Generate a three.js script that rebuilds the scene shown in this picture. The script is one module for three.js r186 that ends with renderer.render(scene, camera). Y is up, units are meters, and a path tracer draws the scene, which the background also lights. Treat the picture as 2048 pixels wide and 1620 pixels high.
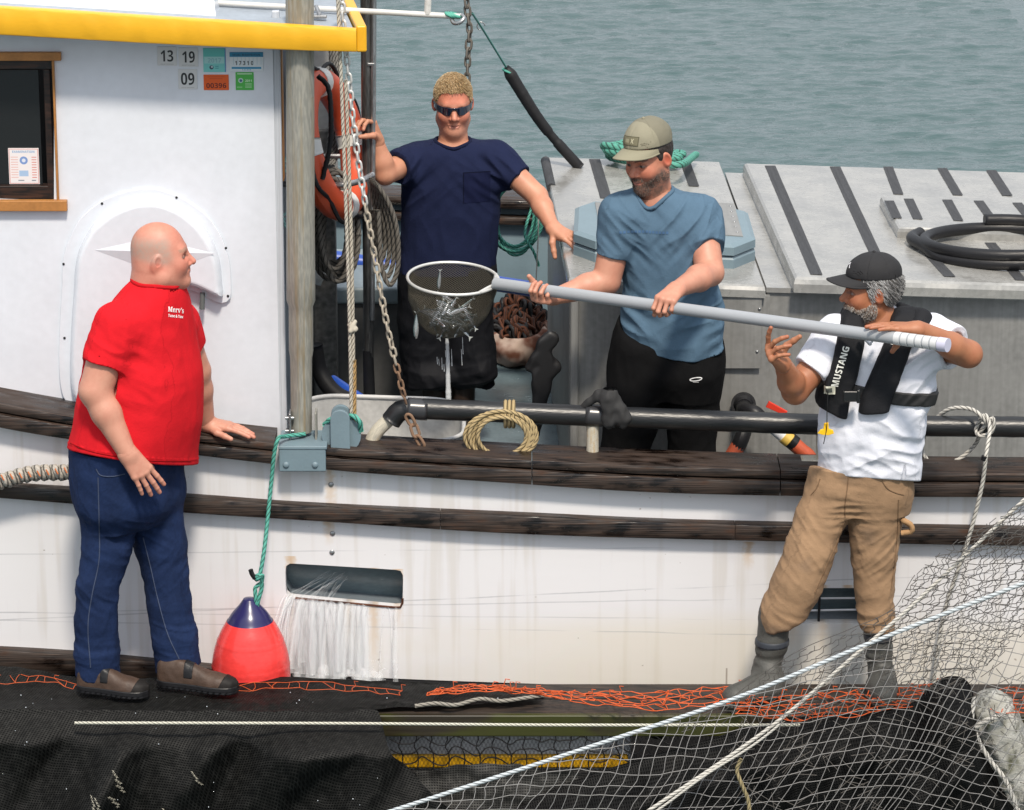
import * as THREE from 'three';
import { mergeGeometries, toCreasedNormals } from 'three/addons/utils/BufferGeometryUtils.js';
import { RoundedBoxGeometry } from 'three/addons/geometries/RoundedBoxGeometry.js';
import { ImprovedNoise } from 'three/addons/math/ImprovedNoise.js';

// ---------------------------------------------------------------- camera, sky, sun, exposure
const scene = new THREE.Scene();
const PITCH = 17 * Math.PI / 180, DIST = 13.5, FPX = 7286;      // focal length in pixels of the 2048 x 1620 photograph
const AIM = new THREE.Vector3(0, 1.12, 0.35);
const camera = new THREE.PerspectiveCamera(2 * Math.atan(810 / FPX) * 180 / Math.PI, 2048 / 1620, 0.1, 4000);
camera.position.set(0, AIM.y + DIST * Math.sin(PITCH), AIM.z + DIST * Math.cos(PITCH));
camera.lookAt(AIM);
camera.updateMatrixWorld(true);
const SUN = new THREE.Vector3(0.12, 1, 0.62).normalize();
{ // bright overcast: one computed sky, brighter towards the veiled sun
  const w = 256, h = 128, d = new Float32Array(w * h * 4);
  for (let j = 0; j < h; j++) for (let i = 0; i < w; i++) {
    const el = ((j + 0.5) / h - 0.5) * Math.PI, az = ((i + 0.5) / w - 0.5) * 2 * Math.PI;
    const x = Math.cos(el) * Math.cos(az), y = Math.sin(el), z = Math.cos(el) * Math.sin(az);
    const up = Math.max(0, y), c = Math.max(0, x * SUN.x + y * SUN.y + z * SUN.z);
    let L = 0.50 + 0.36 * Math.pow(up, 0.8) + 0.7 * Math.pow(c, 8);
    if (y < 0) L = 0.62 * Math.max(0.25, 1 + y * 6);
    const o = (j * w + i) * 4;
    d[o] = L * 0.93; d[o + 1] = L * 0.985; d[o + 2] = L * 1.07; d[o + 3] = 1;
  }
  const t = new THREE.DataTexture(d, w, h, THREE.RGBAFormat, THREE.FloatType);
  t.mapping = THREE.EquirectangularReflectionMapping; t.magFilter = t.minFilter = THREE.LinearFilter; t.needsUpdate = true;
  scene.background = t; scene.environment = t;
}
const sun = new THREE.DirectionalLight(0xfff3e2, 3.1);
sun.position.copy(SUN).multiplyScalar(30); sun.target.position.set(0, 0.5, -1);
sun.castShadow = true; sun.shadow.radius = 13; sun.shadow.mapSize.set(2048, 2048);
Object.assign(sun.shadow.camera, { left: -8, right: 8, top: 8, bottom: -8, near: 1, far: 80 });
scene.add(sun, sun.target);
const renderer = new THREE.WebGLRenderer({ antialias: true });
renderer.toneMapping = THREE.LinearToneMapping; renderer.toneMappingExposure = 1.32;
renderer.shadowMap.enabled = true;

// ---------------------------------------------------------------- helpers
const V = (x, y, z) => new THREE.Vector3(x, y, z), PI = Math.PI, cos = Math.cos, sin = Math.sin;
const CD = V(0, -sin(PITCH), -cos(PITCH)), CU = V(0, cos(PITCH), -sin(PITCH));
const ray = (px, py) => CD.clone().add(V((px - 1024) / FPX, 0, 0)).addScaledVector(CU, (810 - py) / FPX);
const P = (px, py, z) => { const r = ray(px, py); return camera.position.clone().addScaledVector(r, (z - camera.position.z) / r.z); };   // a photograph pixel at depth z
const PY = (px, py, y0, s = 0) => { const r = ray(px, py), o = camera.position; return o.clone().addScaledVector(r, (y0 - s * o.x - o.y) / (r.y + s * r.x)); }; // on the plane y = y0 - s x
const SC = (px, py, z) => FPX / P(px, py, z).sub(camera.position).dot(CD);       // pixels per metre there
let seed = 7; const rnd = (a = 0, b = 1) => { seed = (seed * 1664525 + 1013904223) >>> 0; return a + (b - a) * seed / 4294967296; };
const IN = new ImprovedNoise(), N3 = (x, y, z) => IN.noise(x, y, z);
const clamp = (x, a = 0, b = 1) => x < a ? a : x > b ? b : x, mix = (a, b, t) => a + (b - a) * t, sst = (a, b, x) => { x = clamp((x - a) / (b - a)); return x * x * (3 - 2 * x); };
const fbm = (x, y, z = 0, o = 4) => { let s = 0, a = 0.5; for (let i = 0; i < o; i++) { s += a * N3(x, y, z + i * 7.3); x *= 2.03; y *= 2.03; z *= 2.03; a *= 0.5; } return s; };
const bases = new WeakMap(), used = {};
function numbered(n) { const k = used[n] = (used[n] ?? -1) + 1; return k ? n + '_' + String(k).padStart(3, '0') : n; }
function tag(o, label, category, group) { if (label) o.userData.label = label; if (category) o.userData.category = category; if (group) o.userData.group = group; return o; }
function thing(name, label, category, base = V(0, 0, 0), group) {
  const g = new THREE.Group(); g.name = numbered(name); g.position.copy(base); bases.set(g, base.clone());
  tag(g, label, category, group); scene.add(g); return g;
}
function part(parent, name, geo, m, label) {             // geo comes in world coordinates
  const b = bases.get(parent); if (b.lengthSq() > 0) geo = geo.clone().translate(-b.x, -b.y, -b.z);
  const o = new THREE.Mesh(geo, m); o.name = name; o.castShadow = o.receiveShadow = true; bases.set(o, b);
  if (label) o.userData.label = label;
  parent.add(o); return o;
}
function solo(name, label, category, geo, m, group) {
  geo.computeBoundingBox(); const b = geo.boundingBox, c = V((b.min.x + b.max.x) / 2, b.min.y, (b.min.z + b.max.z) / 2);
  geo.translate(-c.x, -c.y, -c.z);
  const o = new THREE.Mesh(geo, m); o.name = numbered(name); o.position.copy(c); o.castShadow = o.receiveShadow = true; bases.set(o, c);
  tag(o, label, category, group); scene.add(o); return o;
}
function struct(name, geo, m, kind = 'structure') { const o = new THREE.Mesh(geo, m); o.name = name; o.receiveShadow = o.castShadow = true; o.userData.kind = kind; bases.set(o, V(0, 0, 0)); scene.add(o); return o; }
const merge = l => mergeGeometries(l.map(g => { g = g.index ? g.toNonIndexed() : g; for (const k of Object.keys(g.attributes)) if (!['position', 'normal', 'uv'].includes(k)) g.deleteAttribute(k); if (!g.attributes.uv) g.setAttribute('uv', new THREE.Float32BufferAttribute(new Float32Array(g.attributes.position.count * 2), 2)); return g; }));
function uvm(g, s = 1, sy = s) {                           // uv in metres, by the face's main direction
  if (g.index) g = g.toNonIndexed();
  const p = g.attributes.position, n = p.count, uv = new Float32Array(n * 2), a = V(0, 0, 0), b = V(0, 0, 0), c = V(0, 0, 0);
  for (let i = 0; i < n; i += 3) {
    a.fromBufferAttribute(p, i); b.fromBufferAttribute(p, i + 1).sub(a); c.fromBufferAttribute(p, i + 2).sub(a); b.cross(c);
    const x = Math.abs(b.x), y = Math.abs(b.y), z = Math.abs(b.z);
    for (let k = i; k < i + 3; k++) {
      const X = p.getX(k), Y = p.getY(k), Z = p.getZ(k);
      const [u, v] = z >= x && z >= y ? [X, Y] : y >= x ? [X, Z] : [Z, Y];
      uv[k * 2] = u / s; uv[k * 2 + 1] = v / sy;
    }
  }
  g.setAttribute('uv', new THREE.BufferAttribute(uv, 2)); return g;
}
const box = (w, h, d, x, y, z, r = 0.004) => (r ? new RoundedBoxGeometry(w, h, d, 2, Math.min(r, w / 2.1, h / 2.1, d / 2.1)) : new THREE.BoxGeometry(w, h, d)).translate(x, y, z);
function hull8(c, inset = 0) {                             // solid from 8 corners: 4 bottom, 4 top (both counter-clockwise seen from above)
  const f = [[3, 2, 1, 0], [4, 5, 6, 7], [0, 1, 5, 4], [1, 2, 6, 5], [2, 3, 7, 6], [3, 0, 4, 7]], pos = [];
  for (const q of f) for (const i of [0, 1, 2, 0, 2, 3]) pos.push(...c[q[i]].toArray());
  const g = new THREE.BufferGeometry(); g.setAttribute('position', new THREE.Float32BufferAttribute(pos, 3)); g.computeVertexNormals(); return uvm(g);
}
function prism(pts, depth, bevel = 0) {                    // pts: [x, y] outline in the x-y plane, extruded to +z
  const s = new THREE.Shape(pts.map(p => new THREE.Vector2(p[0], p[1])));
  return new THREE.ExtrudeGeometry(s, { depth, bevelEnabled: bevel > 0, bevelSize: bevel, bevelThickness: bevel, bevelSegments: 2, curveSegments: 8 });
}
function cyl(a, b, r, r2 = r, seg = 20) { const d = b.clone().sub(a), g = new THREE.CylinderGeometry(r2, r, d.length(), seg); g.applyQuaternion(new THREE.Quaternion().setFromUnitVectors(V(0, 1, 0), d.normalize())); return g.translate((a.x + b.x) / 2, (a.y + b.y) / 2, (a.z + b.z) / 2); }
const ball = (c, r, w = 14, h = 10) => new THREE.SphereGeometry(r, w, h).translate(c.x, c.y, c.z);
const smooth = (pts, n, closed = false) => new THREE.CatmullRomCurve3(pts, closed, 'centripetal').getSpacedPoints(n);
function sweep(pts, r, { seg = 8, strands = 0, pitch = 0.05, depth = 0.3, closed = false, cap = true, rf } = {}) {   // tube or laid rope along points
  const n = pts.length, pos = [], uv = [], idx = [], t = V(0, 0, 0), u = V(0, 0, 0), w = V(0, 0, 0); let len = 0;
  u.set(0, 1, 0); t.copy(pts[1]).sub(pts[0]).normalize(); if (Math.abs(t.y) > 0.9) u.set(1, 0, 0);
  for (let i = 0; i < n; i++) {
    t.copy(pts[Math.min(n - 1, i + 1)]).sub(pts[Math.max(0, i - 1)]); if (closed && (i === 0 || i === n - 1)) t.copy(pts[1]).sub(pts[n - 2]);
    t.normalize(); u.addScaledVector(t, -u.dot(t)).normalize(); w.crossVectors(t, u);
    if (i) len += pts[i].distanceTo(pts[i - 1]);
    const R = rf ? r * rf(i / (n - 1)) : r;
    for (let k = 0; k <= seg; k++) {
      const a = k / seg * 2 * PI, q = strands ? R * (1 - depth + depth * Math.abs(cos(strands / 2 * (a - len / pitch * 2 * PI)))) : R;
      pos.push(pts[i].x + q * (cos(a) * u.x + sin(a) * w.x), pts[i].y + q * (cos(a) * u.y + sin(a) * w.y), pts[i].z + q * (cos(a) * u.z + sin(a) * w.z)); uv.push(strands ? len / pitch : len, k / seg);
    }
  }
  const m = seg + 1;
  for (let i = 0; i < n - 1; i++) for (let k = 0; k < seg; k++) { const a = i * m + k, b = a + m; idx.push(a, b, a + 1, b, b + 1, a + 1); }
  if (cap && !closed) for (const e of [0, n - 1]) { const c = pos.length / 3; pos.push(pts[e].x, pts[e].y, pts[e].z); uv.push(0, 0); for (let k = 0; k < seg; k++) e ? idx.push(c, e * m + k, e * m + k + 1) : idx.push(c, k + 1, k); }
  const g = new THREE.BufferGeometry(); g.setAttribute('position', new THREE.Float32BufferAttribute(pos, 3)); g.setAttribute('uv', new THREE.Float32BufferAttribute(uv, 2)); g.setIndex(idx); g.computeVertexNormals(); return g;
}
const rope = (pts, r, step = r * 0.55, o = {}) => { const c = new THREE.CatmullRomCurve3(pts, false, 'centripetal'), n = Math.max(8, Math.round(c.getLength() / step)); return sweep(c.getSpacedPoints(n), r, { seg: 12, strands: 3, pitch: r * 9, ...o }); };
function strands(lines, r) {                               // many thin three-sided twines in one geometry
  const pos = [], idx = [], t = V(0, 0, 0), u = V(0, 0, 0), w = V(0, 0, 0); let b = 0;
  for (const l of lines) {
    for (let i = 0; i < l.length; i++) {
      t.copy(l[Math.min(l.length - 1, i + 1)]).sub(l[Math.max(0, i - 1)]).normalize(); u.set(0.2, 0.3, 1).addScaledVector(t, -(0.2 * t.x + 0.3 * t.y + t.z)).normalize(); w.crossVectors(t, u);
      for (let k = 0; k < 3; k++) { const a = k * 2.0944; pos.push(l[i].x + r * (cos(a) * u.x + sin(a) * w.x), l[i].y + r * (cos(a) * u.y + sin(a) * w.y), l[i].z + r * (cos(a) * u.z + sin(a) * w.z)); }
    }
    for (let i = 0; i < l.length - 1; i++) for (let k = 0; k < 3; k++) { const a = b + i * 3 + k, c = b + i * 3 + (k + 1) % 3; idx.push(a, a + 3, c, c, a + 3, c + 3); }
    b += l.length * 3;
  }
  const g = new THREE.BufferGeometry(); g.setAttribute('position', new THREE.Float32BufferAttribute(pos, 3)); g.setIndex(idx); g.computeVertexNormals(); return g;
}
function sheet(nu, nv, f) {                                // surface from f(u, v) -> Vector3, u and v 0..1
  const pos = [], uv = [], idx = [];
  for (let j = 0; j <= nv; j++) for (let i = 0; i <= nu; i++) { const q = f(i / nu, j / nv); pos.push(q.x, q.y, q.z); uv.push(i / nu, j / nv); }
  for (let j = 0; j < nv; j++) for (let i = 0; i < nu; i++) { const a = j * (nu + 1) + i; idx.push(a, a + 1, a + nu + 1, a + 1, a + nu + 2, a + nu + 1); }
  const g = new THREE.BufferGeometry(); g.setAttribute('position', new THREE.Float32BufferAttribute(pos, 3)); g.setAttribute('uv', new THREE.Float32BufferAttribute(uv, 2)); g.setIndex(idx); g.computeVertexNormals(); return g;
}
const lin = pts => x => { let i = 1; while (i < pts.length - 1 && pts[i][0] < x) i++; const [a, b] = [pts[i - 1], pts[i]]; const t = (x - a[0]) / (b[0] - a[0]); const m0 = i > 1 ? (b[1] - pts[i - 2][1]) / (b[0] - pts[i - 2][0]) : (b[1] - a[1]) / (b[0] - a[0]), m1 = i < pts.length - 1 ? (pts[i + 1][1] - a[1]) / (pts[i + 1][0] - a[0]) : (b[1] - a[1]) / (b[0] - a[0]), d = b[0] - a[0]; if (t < 0 || t > 1) return mix(a[1], b[1], t); const t2 = t * t, t3 = t2 * t; return (2 * t3 - 3 * t2 + 1) * a[1] + (t3 - 2 * t2 + t) * d * m0 + (3 * t2 - 2 * t3) * b[1] + (t3 - t2) * d * m1; };

// ---------------------------------------------------------------- textures and materials
function tex(w, h, f, { srgb = true, rx = 1, ry = 1 } = {}) {
  const d = new Uint8Array(w * h * 4);
  for (let j = 0; j < h; j++) for (let i = 0; i < w; i++) { const c = f(i / w, j / h), o = (j * w + i) * 4; for (let k = 0; k < 3; k++) { const v = Array.isArray(c) ? c[k] : c; d[o + k] = clamp(v) * 255; } d[o + 3] = Array.isArray(c) && c.length > 3 ? clamp(c[3]) * 255 : 255; }
  const t = new THREE.DataTexture(d, w, h, THREE.RGBAFormat); t.wrapS = t.wrapT = THREE.RepeatWrapping; t.magFilter = THREE.LinearFilter; t.minFilter = THREE.LinearMipmapLinearFilter; t.generateMipmaps = true; if (srgb) t.colorSpace = THREE.SRGBColorSpace; t.repeat.set(rx, ry); t.needsUpdate = true; return t;
}
function tile(f) { return (u, v) => { const a = f(u, v), b = f(u - 1, v), c = f(u, v - 1), d = f(u - 1, v - 1); return mix(mix(a, b, sst(0.75, 1, u)), mix(c, d, sst(0.75, 1, u)), sst(0.75, 1, v)); }; }   // seamless
function canvasTex(w, h, draw) { const c = document.createElement('canvas'); c.width = w; c.height = h; const g = c.getContext('2d'); draw(g, w, h); const t = new THREE.CanvasTexture(c); t.colorSpace = THREE.SRGBColorSpace; return t; }
const rgb = (r, g, b) => new THREE.Color().setRGB(r, g, b);
const M = (color, roughness = 0.6, o = {}) => new (o.transmission || o.clearcoat || o.sheen || o.specularIntensity !== undefined ? THREE.MeshPhysicalMaterial : THREE.MeshStandardMaterial)({ color: Array.isArray(color) ? rgb(...color) : color, roughness, ...o });
const mixc = (a, b, t) => [0, 1, 2].map(i => mix(a[i], b[i], clamp(t)));
const T = {};
{ // seamless tone maps, multiplied with a material's own colour
  const n1 = tile((u, v) => fbm(u * 6, v * 6, 1.5, 5)), n2 = tile((u, v) => fbm(u * 40, v * 40, 9.1, 3)), st = tile((u, v) => fbm(u * 90, v * 3, 4.2, 3)), sv = tile((u, v) => fbm(u * 60, v * 2.2, 14.2, 3));
  T.blotch = tex(256, 256, (u, v) => clamp(0.9 + 0.17 * n1(u, v) + 0.1 * n2(u, v)));
  T.paint = tex(256, 256, (u, v) => clamp(0.96 + 0.045 * n1(u, v) + 0.03 * n2(u, v)));
  T.brush = tex(512, 512, (u, v) => clamp(0.88 + 0.12 * sv(u, v) + 0.10 * n1(u, v) + 0.10 * n2(u, v)));
  T.speck = tex(256, 256, (u, v) => clamp(0.8 + 0.5 * n2(u, v) + 0.3 * n1(u, v)));
  T.rough = tex(256, 256, (u, v) => clamp(0.6 + 0.8 * n1(u, v) + 0.25 * n2(u, v)), { srgb: false });
  T.bump = tex(256, 256, (u, v) => clamp(0.5 + 0.7 * n1(u, v) + 0.4 * n2(u, v)), { srgb: false });
  const wg = tile((u, v) => fbm(u * 4, v * 60, 3.3, 4)), wb = tile((u, v) => fbm(u * 7, v * 9, 23.3, 4));
  T.wood = tex(512, 512, (u, v) => { const g = wg(u, v), b = wb(u, v); const c = mixc([0.20, 0.165, 0.15], [0.42, 0.36, 0.32], 0.38 + 1.5 * g + 0.5 * b), w2 = sst(0.12, 0.4, b); return mixc(mixc(c, [0.075, 0.055, 0.05], sst(-0.05, -0.35, b) * 0.9 + sst(0.05, 0.3, -g) * 0.6), [0.42, 0.25, 0.16], w2 * 0.35); });
  T.woodBump = tex(512, 512, (u, v) => clamp(0.5 + 1.1 * wg(u, v)), { srgb: false });
  T.woodRough = tex(512, 512, (u, v) => clamp(0.5 + 1.1 * wb(u, v)), { srgb: false });
  T.galv = tex(512, 1024, (u, v) => { const a = n2(u, v), b = n1(u, v), s = fbm(cos(u * 6.283) * 2.2, v * 2.4, sin(u * 6.283) * 2.2 + 4, 4) + 0.25 * st(u, v); const rust = clamp(sst(-0.02, 0.36, s + 0.4 * b) * 0.85 + 0.4 * sst(0.1, 0.35, b)); return mixc(mixc([0.76, 0.77, 0.76], [0.87, 0.87, 0.85], 0.5 + 2.4 * a), [0.76, 0.66, 0.50], rust * 0.6); });
  T.rust = tex(256, 256, (u, v) => mixc([0.22, 0.12, 0.08], [0.62, 0.36, 0.2], 0.5 + 1.3 * n1(u, v) + 0.6 * n2(u, v)));
}
const mAlu = M([0.33, 0.33, 0.32], 0.5, { map: T.brush, metalness: 0.25, bumpMap: T.bump, bumpScale: 0.0006 });
const mAluTop = M([0.44, 0.435, 0.415], 0.45, { map: T.blotch, roughnessMap: T.rough, metalness: 0.3 });
const mWood = M([0.42, 0.375, 0.345], 1, { map: T.wood, bumpMap: T.woodBump, bumpScale: 0.0012, roughnessMap: T.woodRough });
const mWhite = M([0.74, 0.75, 0.78], 0.35, { map: T.paint });
const mGelcoat = M([0.715, 0.75, 0.815], 0.25, { map: T.paint });
const mGrey = M([0.17, 0.24, 0.28], 0.45, { map: T.paint, bumpMap: T.bump, bumpScale: 0.0006 });
const mDeck = M([0.13, 0.18, 0.20], 0.35, { map: T.blotch, roughnessMap: T.rough });
const mGalv = M([0.50, 0.485, 0.45], 0.55, { map: T.galv, metalness: 0.35 });
const mSteel = M([0.55, 0.56, 0.57], 0.32, { metalness: 0.8, map: T.speck });
const mDark = M([0.018, 0.018, 0.02], 0.55, { map: T.blotch, specularIntensity: 0.5 });
const mRubber = M([0.014, 0.014, 0.016], 0.42, { specularIntensity: 0.6, map: T.blotch, bumpMap: T.bump, bumpScale: 0.001 });
const mRust = M([0.5, 0.45, 0.42], 0.85, { map: T.rust, bumpMap: T.bump, bumpScale: 0.002 });
T.lay = tex(96, 96, (u, v) => { const g = Math.abs(cos(3 * PI * (v - u))), f = 0.5 + 0.5 * sin(2 * PI * (9 * v + 5 * u)); return clamp(mix(0.38, 0.97, sst(0, 0.65, g)) * (0.9 + 0.1 * f)); });  // grooves between strands darkened in the colour, adding shade the relief lacks
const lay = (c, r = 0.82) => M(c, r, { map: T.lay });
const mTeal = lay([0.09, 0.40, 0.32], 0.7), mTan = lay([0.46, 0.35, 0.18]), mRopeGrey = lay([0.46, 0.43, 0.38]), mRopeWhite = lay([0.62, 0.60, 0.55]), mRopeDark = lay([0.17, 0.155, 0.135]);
// ---------------------------------------------------------------- water
{
  const WY = -0.74, f = (x, z) => WY + 0.016 * N3(x * 0.9, z * 1.5, 2) + 0.015 * N3(x * 2.1 + 0.6 * z, z * 4.6, 5.5) + 0.015 * N3(x * 4.4 - z, z * 11.5, 8.5) + 0.0095 * N3(x * 8 + z, z * 24, 3.5);
  const ts = []; ts.push(sheet(330, 640, (u, v) => { const x = mix(-4.2, 4.2, u), z = mix(-19, 1.5, v); return V(x, f(x, z), z); }));
  const flat = (x0, x1, z0, z1) => sheet(1, 1, (u, v) => V(mix(x0, x1, u), WY - 0.01, mix(z0, z1, v)));
  ts.push(flat(-1500, 1500, -1500, -19), flat(-1500, -4.2, -19, 1.5), flat(4.2, 1500, -19, 1.5), flat(-1500, 1500, 1.5, 600));
  for (const t of ts) { const p = t.attributes.position, uv = t.attributes.uv; for (let i = 0; i < p.count; i++) uv.setXY(i, p.getX(i) / 1.7, p.getZ(i) / 0.9); }
  struct('water', merge(ts), M([0.040, 0.079, 0.080], 0.09, { bumpMap: T.bump, bumpScale: 0.008 }));
}
// ---------------------------------------------------------------- fishing boat
const capTop = lin([[-200, 770], [0, 808], [150, 834], [480, 880], [700, 899], [1024, 918], [1300, 931], [1640, 942], [2048, 947], [2300, 948]]);
const capBot = lin([[-200, 815], [0, 857], [150, 882], [480, 922], [700, 945], [1024, 968], [1300, 986], [1640, 994], [2048, 996], [2300, 997]]);
const railTop = lin([[-200, 955], [0, 971], [150, 981], [380, 995], [600, 1011], [1024, 1031], [1400, 1047], [2048, 1059], [2300, 1062]]);
const railBot = lin([[-200, 983], [0, 998], [150, 1010], [380, 1028], [600, 1042], [1024, 1069], [1400, 1081], [2048, 1094], [2300, 1096]]);
const hullBot = lin([[-200, 1290], [0, 1299], [150, 1308], [450, 1336], [640, 1350], [1024, 1366], [1400, 1376], [2048, 1386], [2300, 1388]]);
const boat = thing('fishing_boat', 'white wooden fishing boat with yellow roof edge and dark timber rails, moored alongside', 'boat', V(0, 0, -0.5));
const deckAt = (x) => 0.36 - 0.03 * x;
function plank(px0, px1, top, bot, zf, zb, rnd_ = 0.012) {   // a timber along the sheer between two curves given at its front face
  const n = Math.max(2, Math.round((px1 - px0) / 24)), prof = [[0, 1, 0], [rnd_, 0, 0], [0, 0, 0]], pos = [], rows = [];
  for (let i = 0; i <= n; i++) {
    const px = mix(px0, px1, i / n), a = P(px, top(px), zf), b = P(px, bot(px), zf), r = rnd_, s = [];
    s.push([a.y, zb], [a.y, zf - r], [a.y - 0.3 * r, zf - 0.3 * r], [a.y - r, zf], [b.y + r, zf], [b.y + 0.3 * r, zf - 0.3 * r], [b.y, zf - r], [b.y, zb]);
    rows.push(s.map(q => V(a.x, q[0], q[1])));
  }
  const quad = (a, b, c, d) => { for (const q of [a, b, c, a, c, d]) pos.push(q.x, q.y, q.z); };
  for (let i = 0; i < n; i++) for (let k = 0; k < 8; k++) { const k2 = (k + 1) % 8; quad(rows[i][k], rows[i][k2], rows[i + 1][k2], rows[i + 1][k]); }
  for (const e of [0, n]) for (let k = 1; k < 7; k++) e ? quad(rows[e][0], rows[e][k], rows[e][k + 1], rows[e][k + 1]) : quad(rows[e][0], rows[e][k + 1], rows[e][k], rows[e][k]);
  const g = new THREE.BufferGeometry(); g.setAttribute('position', new THREE.Float32BufferAttribute(pos, 3)); g.computeVertexNormals(); return uvm(toCreasedNormals(g, 0.6), 0.9, 0.35);
}
// hull side with its scupper openings; stains, streaks and scratches are dirt of its own
const H0 = P(-160, 1300, 0).x, H1 = P(2240, 1300, 0).x, YB = -0.06, YT = 1.06;
const port = [[580, 1127], [796, 1140], [806, 1152], [805, 1206], [796, 1216], [584, 1196], [572, 1184], [571, 1140]].map(q => P(q[0], q[1], 0));
const port2 = [[1560, 1176], [1722, 1176], [1722, 1247], [1560, 1247]].map(q => P(q[0], q[1], 0));
{
  const up = [], dn = [];
  for (let i = 0; i <= 60; i++) { const px = mix(-160, 2240, i / 60); const a = P(px, capTop(px) + 10, 0), b = P(px, hullBot(px), 0); up.push(new THREE.Vector2(a.x, a.y)); dn.push(new THREE.Vector2(b.x, b.y)); }
  const s = new THREE.Shape([...dn, ...up.reverse()]);
  const hole = q => new THREE.Path(q.map(p => new THREE.Vector2(p.x, p.y)).reverse());
  const sp = new THREE.CatmullRomCurve3(port, true, 'catmullrom', 0.12).getSpacedPoints(60); sp.pop();
  s.holes.push(hole(sp), hole(port2));
  let g = new THREE.ExtrudeGeometry(s, { depth: 0.05, bevelEnabled: false }).translate(0, 0, -0.05);
  g = toCreasedNormals(g, 0.5); const p = g.attributes.position, uv = g.attributes.uv;
  for (let i = 0; i < p.count; i++) uv.setXY(i, (p.getX(i) - H0) / (H1 - H0), (p.getY(i) - YB) / (YT - YB));
  const W = 1536, Hh = 512, toPx = (u, v) => { const x = mix(H0, H1, u), y = mix(YB, YT, v); return [1024 + x * 529, 1392 - y * 507]; };
  const rustAt = [[572, 1190, 60], [690, 1214, 120], [790, 1217, 90], [740, 1215, 160], [650, 1110, 40], [655, 975, 120], [1660, 1250, 100], [1600, 1252, 90], [1710, 1250, 70], [1505, 1160, 40]].map(r => [(r[0] - 1024) / 529, (1392 - r[1]) / 507, r[2]]);
  const map = tex(W, Hh, (u, v) => {
    const x = mix(H0, H1, u), y = mix(YB, YT, v);
    let c = [0.915, 0.915, 0.925]; const big = fbm(x * 1.2, y * 2.2, 3.1, 4), str = fbm(x * 24, y * 0.9, 7.7, 4), fine = fbm(x * 60, y * 60, 1.7, 2);
    c = mixc(c, [0.82, 0.80, 0.77], clamp(sst(0.02, 0.4, str + 0.5 * big) * 0.42));
    c = mixc(c, [0.88, 0.84, 0.75], sst(0.2, 0.05, y + 0.12 * big) * 0.45 * sst(-0.8, 0.4, x + big));
    for (const [rx, ry, l] of rustAt) { const dx = Math.abs(x - rx - 0.01 * fbm(0, y * 9, rx * 9, 2)), dy = ry - y; if (dy > -0.005 && dy < l / 340) c = mixc(c, [0.80, 0.64, 0.46], 0.6 * sst(0.028, 0.0, dx + 0.02 * fine) * (1 - dy * 340 / l)); }
    const ln = (x0, y0, sl, w, s) => { const d = Math.abs(y - y0 - sl * (x - x0) - 0.012 * fbm(x * 2, 1, 5, 2)); if (d < w) c = mixc(c, [0.55, 0.56, 0.58], s * (1 - d / w) * sst(-0.25, 0.1, fbm(x * 3, 7, y0 * 30, 3))); };
    ln(0, 0.21, 0.02, 0.003, 0.4); ln(0.3, 0.15, -0.01, 0.003, 0.35); ln(-1, 0.42, 0.01, 0.003, 0.35); ln(0.6, 0.27, 0.05, 0.003, 0.5); ln(0, 0.10, -0.02, 0.003, 0.4);
    if (fine > 0.42 && fbm(x * 7, y * 7, 8, 2) > 0.22) c = mixc(c, [0.45, 0.4, 0.36], 0.5);
    return c;
  });
  map.wrapS = map.wrapT = THREE.ClampToEdgeWrapping;
  const hull = part(boat, 'hull', g, M([0.85, 0.85, 0.86], 0.32, { map, bumpMap: T.bump, bumpScale: 0.0005 }));
  // painted boot strip and lower hull behind the float
  part(hull, 'boot_stripe', plank(-160, 2240, px => hullBot(px) + 0.5, px => hullBot(px) + 420, -0.004, -0.05, 0.002), mDark);
  // scupper recesses
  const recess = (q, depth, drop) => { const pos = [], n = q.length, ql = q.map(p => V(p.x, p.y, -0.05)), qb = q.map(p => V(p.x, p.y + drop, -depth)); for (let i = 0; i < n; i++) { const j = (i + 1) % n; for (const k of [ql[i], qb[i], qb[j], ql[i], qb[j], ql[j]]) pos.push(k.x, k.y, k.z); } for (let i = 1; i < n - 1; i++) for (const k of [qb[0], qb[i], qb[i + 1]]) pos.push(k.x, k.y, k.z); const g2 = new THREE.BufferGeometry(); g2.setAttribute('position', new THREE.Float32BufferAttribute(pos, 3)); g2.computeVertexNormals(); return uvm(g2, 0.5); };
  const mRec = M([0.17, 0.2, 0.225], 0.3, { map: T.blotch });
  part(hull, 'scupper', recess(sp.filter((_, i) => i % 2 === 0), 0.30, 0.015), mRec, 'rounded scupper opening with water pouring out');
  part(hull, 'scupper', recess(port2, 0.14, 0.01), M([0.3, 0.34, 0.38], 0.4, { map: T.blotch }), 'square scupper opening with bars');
  const rim = sweep(sp.filter((q, i) => q.y < P(700, 1196, 0).y).map(q => V(q.x, q.y + 0.002, 0.001)), 0.0045, { seg: 6 });
  part(hull, 'rusty_lip', rim, mRust);
  for (const [x, y] of [[1656, 1213], [1656, 1216]]) { }
  part(hull, 'scupper_bar', merge([cyl(P(1560, 1197, -0.03), P(1722, 1196, -0.03), 0.004), cyl(P(1560, 1222, -0.03), P(1722, 1219, -0.03), 0.004)]), mWhite);
  part(hull, 'scupper_bar', cyl(P(1640, 1176, -0.025), P(1637, 1247, -0.025), 0.005), mDark);
  for (const [x, y] of [[662, 969], [665, 1067], [664, 1105]]) part(hull, 'bolt', new THREE.SphereGeometry(0.0105, 12, 8).scale(1, 1, 0.45).translate(...P(x, y, 0.001).toArray()), mSteel);
}
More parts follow.
